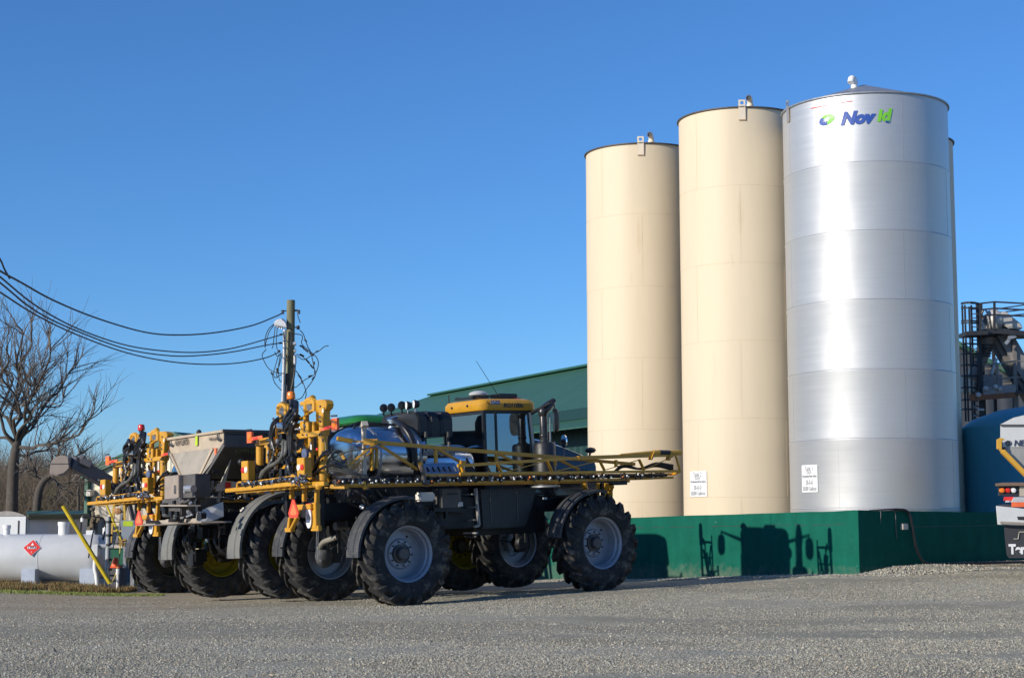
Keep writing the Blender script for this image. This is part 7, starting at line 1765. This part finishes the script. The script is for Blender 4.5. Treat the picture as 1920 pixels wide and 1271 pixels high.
def big_tree():
    Y0 = 62.
    def q(px, py, dy=0): return PY(px, py, Y0 + dy)
    base = q(22, 962); base.z = gz1(base.x, base.y) - .1
    tr = [base, q(24, 900), q(28, 850), q(34, 822)]
    def q(px, py, dy=0): return PY(px, py, Y0 + dy)
    _q = q
    def qt(px, py, dy=0): return _q(30 + (px - 30) * .92, 830 - (830 - py) * (.88 if py < 760 else .95), dy)
    L = [(q(32, 825), qt(-6, 600, 1), .11), (q(33, 822), qt(32, 580, -1), .12), (q(33, 820), qt(62, 600, .5), .11), (q(32, 828), qt(100, 620, -2), .12), (q(33, 834), qt(150, 665, 1), .12), (q(35, 838), qt(190, 772, -1.5), .12), (q(30, 848), qt(140, 810, 2), .09),
         (q(30, 830), qt(-50, 640, -1), .12), (q(29, 840), qt(-70, 740, 1), .11), (q(29, 862), qt(78, 878, -1), .06), (q(32, 826), qt(80, 660, 3), .10), (q(31, 826), qt(10, 630, -3), .11), (q(30, 835), qt(60, 710, -4), .09), (q(33, 830), qt(130, 720, 2.5), .09)]
    bare_tree('bare_tree', 'large bare hardwood tree with a spreading crown of fine twigs at the left edge', base, 5, tr, [(p_, q_, r_ * .60) for p_, q_, r_ in L], .24, minr=.0072, spread=.6)
    base2 = PY(66, 950, 60.); base2.z = gz1(base2.x, base2.y) - .1
    def q2(px, py, dy=0): return PY(px, py, 60 + dy)
    bare_tree('leaning_tree', 'dark leaning tree trunk curving right below the conveyor hood', base2, 8, [base2, q2(70, 940), q2(80, 905), q2(94, 893)], [(q2(90, 896), q2(150, 850, 1), .07), (q2(92, 894), q2(120, 830, -1), .07), (q2(78, 915), q2(50, 850), .06), (q2(92, 894), q2(165, 895, -2), .05)], .17, minr=.010)
    base3 = PY(147, 956, 66.); base3.z = gz1(base3.x, base3.y) - .1
    def q3(px, py, dy=0): return PY(px, py, 66 + dy)
    bare_tree('sapling', 'slender mossy sapling behind the green shed roof', base3, 12, [base3, q3(147, 940), q3(146, 925), q3(149, 905)], [(q3(149, 906), q3(168, 880), .04), (q3(147, 915), q3(135, 880), .04), (q3(148, 920), q3(158, 895), .03)], .07, minr=.009)
big_tree()
def wood():
    rnd = random.Random(21); P = []
    for v in range(5):
        mb = MB(); h = rnd.uniform(6, 9); rr = random.Random(40 + v)
        grow(mb, mb, Vector((0, 0, 0)), Vector((0, 0, 1)), h * .42, .13, 1, rr, .5, .12, .017); P.append(mb)
    out = MB()
    for k in range(150):
        y = rnd.uniform(72, 125); px = rnd.uniform(-60, 520) if rnd.random() < .7 else rnd.uniform(-60, 260); x = (px - 960) / 3100 * y
        hz = (.75 if px > 230 else 1.0) * rnd.uniform(.55, .85)
        m = P[rnd.randrange(5)]; a = rnd.uniform(0, 6.28); c, s = math.cos(a), math.sin(a); k0 = len(out.v)
        out.v += [(x + (vx * c - vy * s) * hz, y + (vx * s + vy * c) * hz, vz * hz) for vx, vy, vz in m.v]; out.f += [tuple(i + k0 for i in f) for f in m.f]
    me = bpy.data.meshes.new('woodland'); me.from_pydata(out.v, [], out.f); me.materials.append(mat('woodland_bark', (.09, .072, .06), .95, var=.25, scale=.5)); o = bpy.data.objects.new('woodland', me); COL.objects.link(o); tag(o, 'brown bare winter woodland beyond the sheds on the left', 'woodland', kind='stuff')
    # underbrush band
    mb = MB()
    for k in range(90000):
        y = rnd.uniform(68, 110); x = (rnd.uniform(-80, 540) - 960) / 3100 * y; h = rnd.uniform(.5, 2.6) * rnd.random() ** .5 * (1.3 if x < -20 else 1); a = rnd.uniform(0, 6.28); w_ = rnd.uniform(.01, .03); l_ = rnd.gauss(0, .9)
        z = rnd.uniform(-.1, 1.0) + (rnd.random() ** 1.4) * (2.6 if x / y < -.24 else 1.6)
        mb.add([(x - w_ * math.cos(a), y, z), (x + w_ * math.cos(a), y, z), (x + l_ * h, y + rnd.gauss(0, .3), z + h)], [(0, 1, 2)])
    m = bpy.data.materials.new('brush'); m.use_nodes = True; n_ = m.node_tree.nodes; l = m.node_tree.links
    g = n_.new('ShaderNodeNewGeometry'); r = n_.new('ShaderNodeValToRGB'); l.new(g.outputs['Random Per Island'], r.inputs[0]); e = r.color_ramp.elements; e.new(.5)
    for i, c in enumerate([(.08, .058, .045), (.13, .10, .075), (.09, .085, .05)]): e[i].position = i / 2; e[i].color = (*c, 1)
    l.new(r.outputs[0], n_['Principled BSDF'].inputs['Base Color']); n_['Principled BSDF'].inputs['Roughness'].default_value = .9
    me = bpy.data.meshes.new('underbrush'); me.from_pydata(mb.v, [], mb.f); me.materials.append(m); o = bpy.data.objects.new('underbrush', me); COL.objects.link(o); tag(o, 'brown and olive undergrowth below the bare trees', 'undergrowth', kind='stuff')
wood()
print('objects', len(bpy.data.objects))
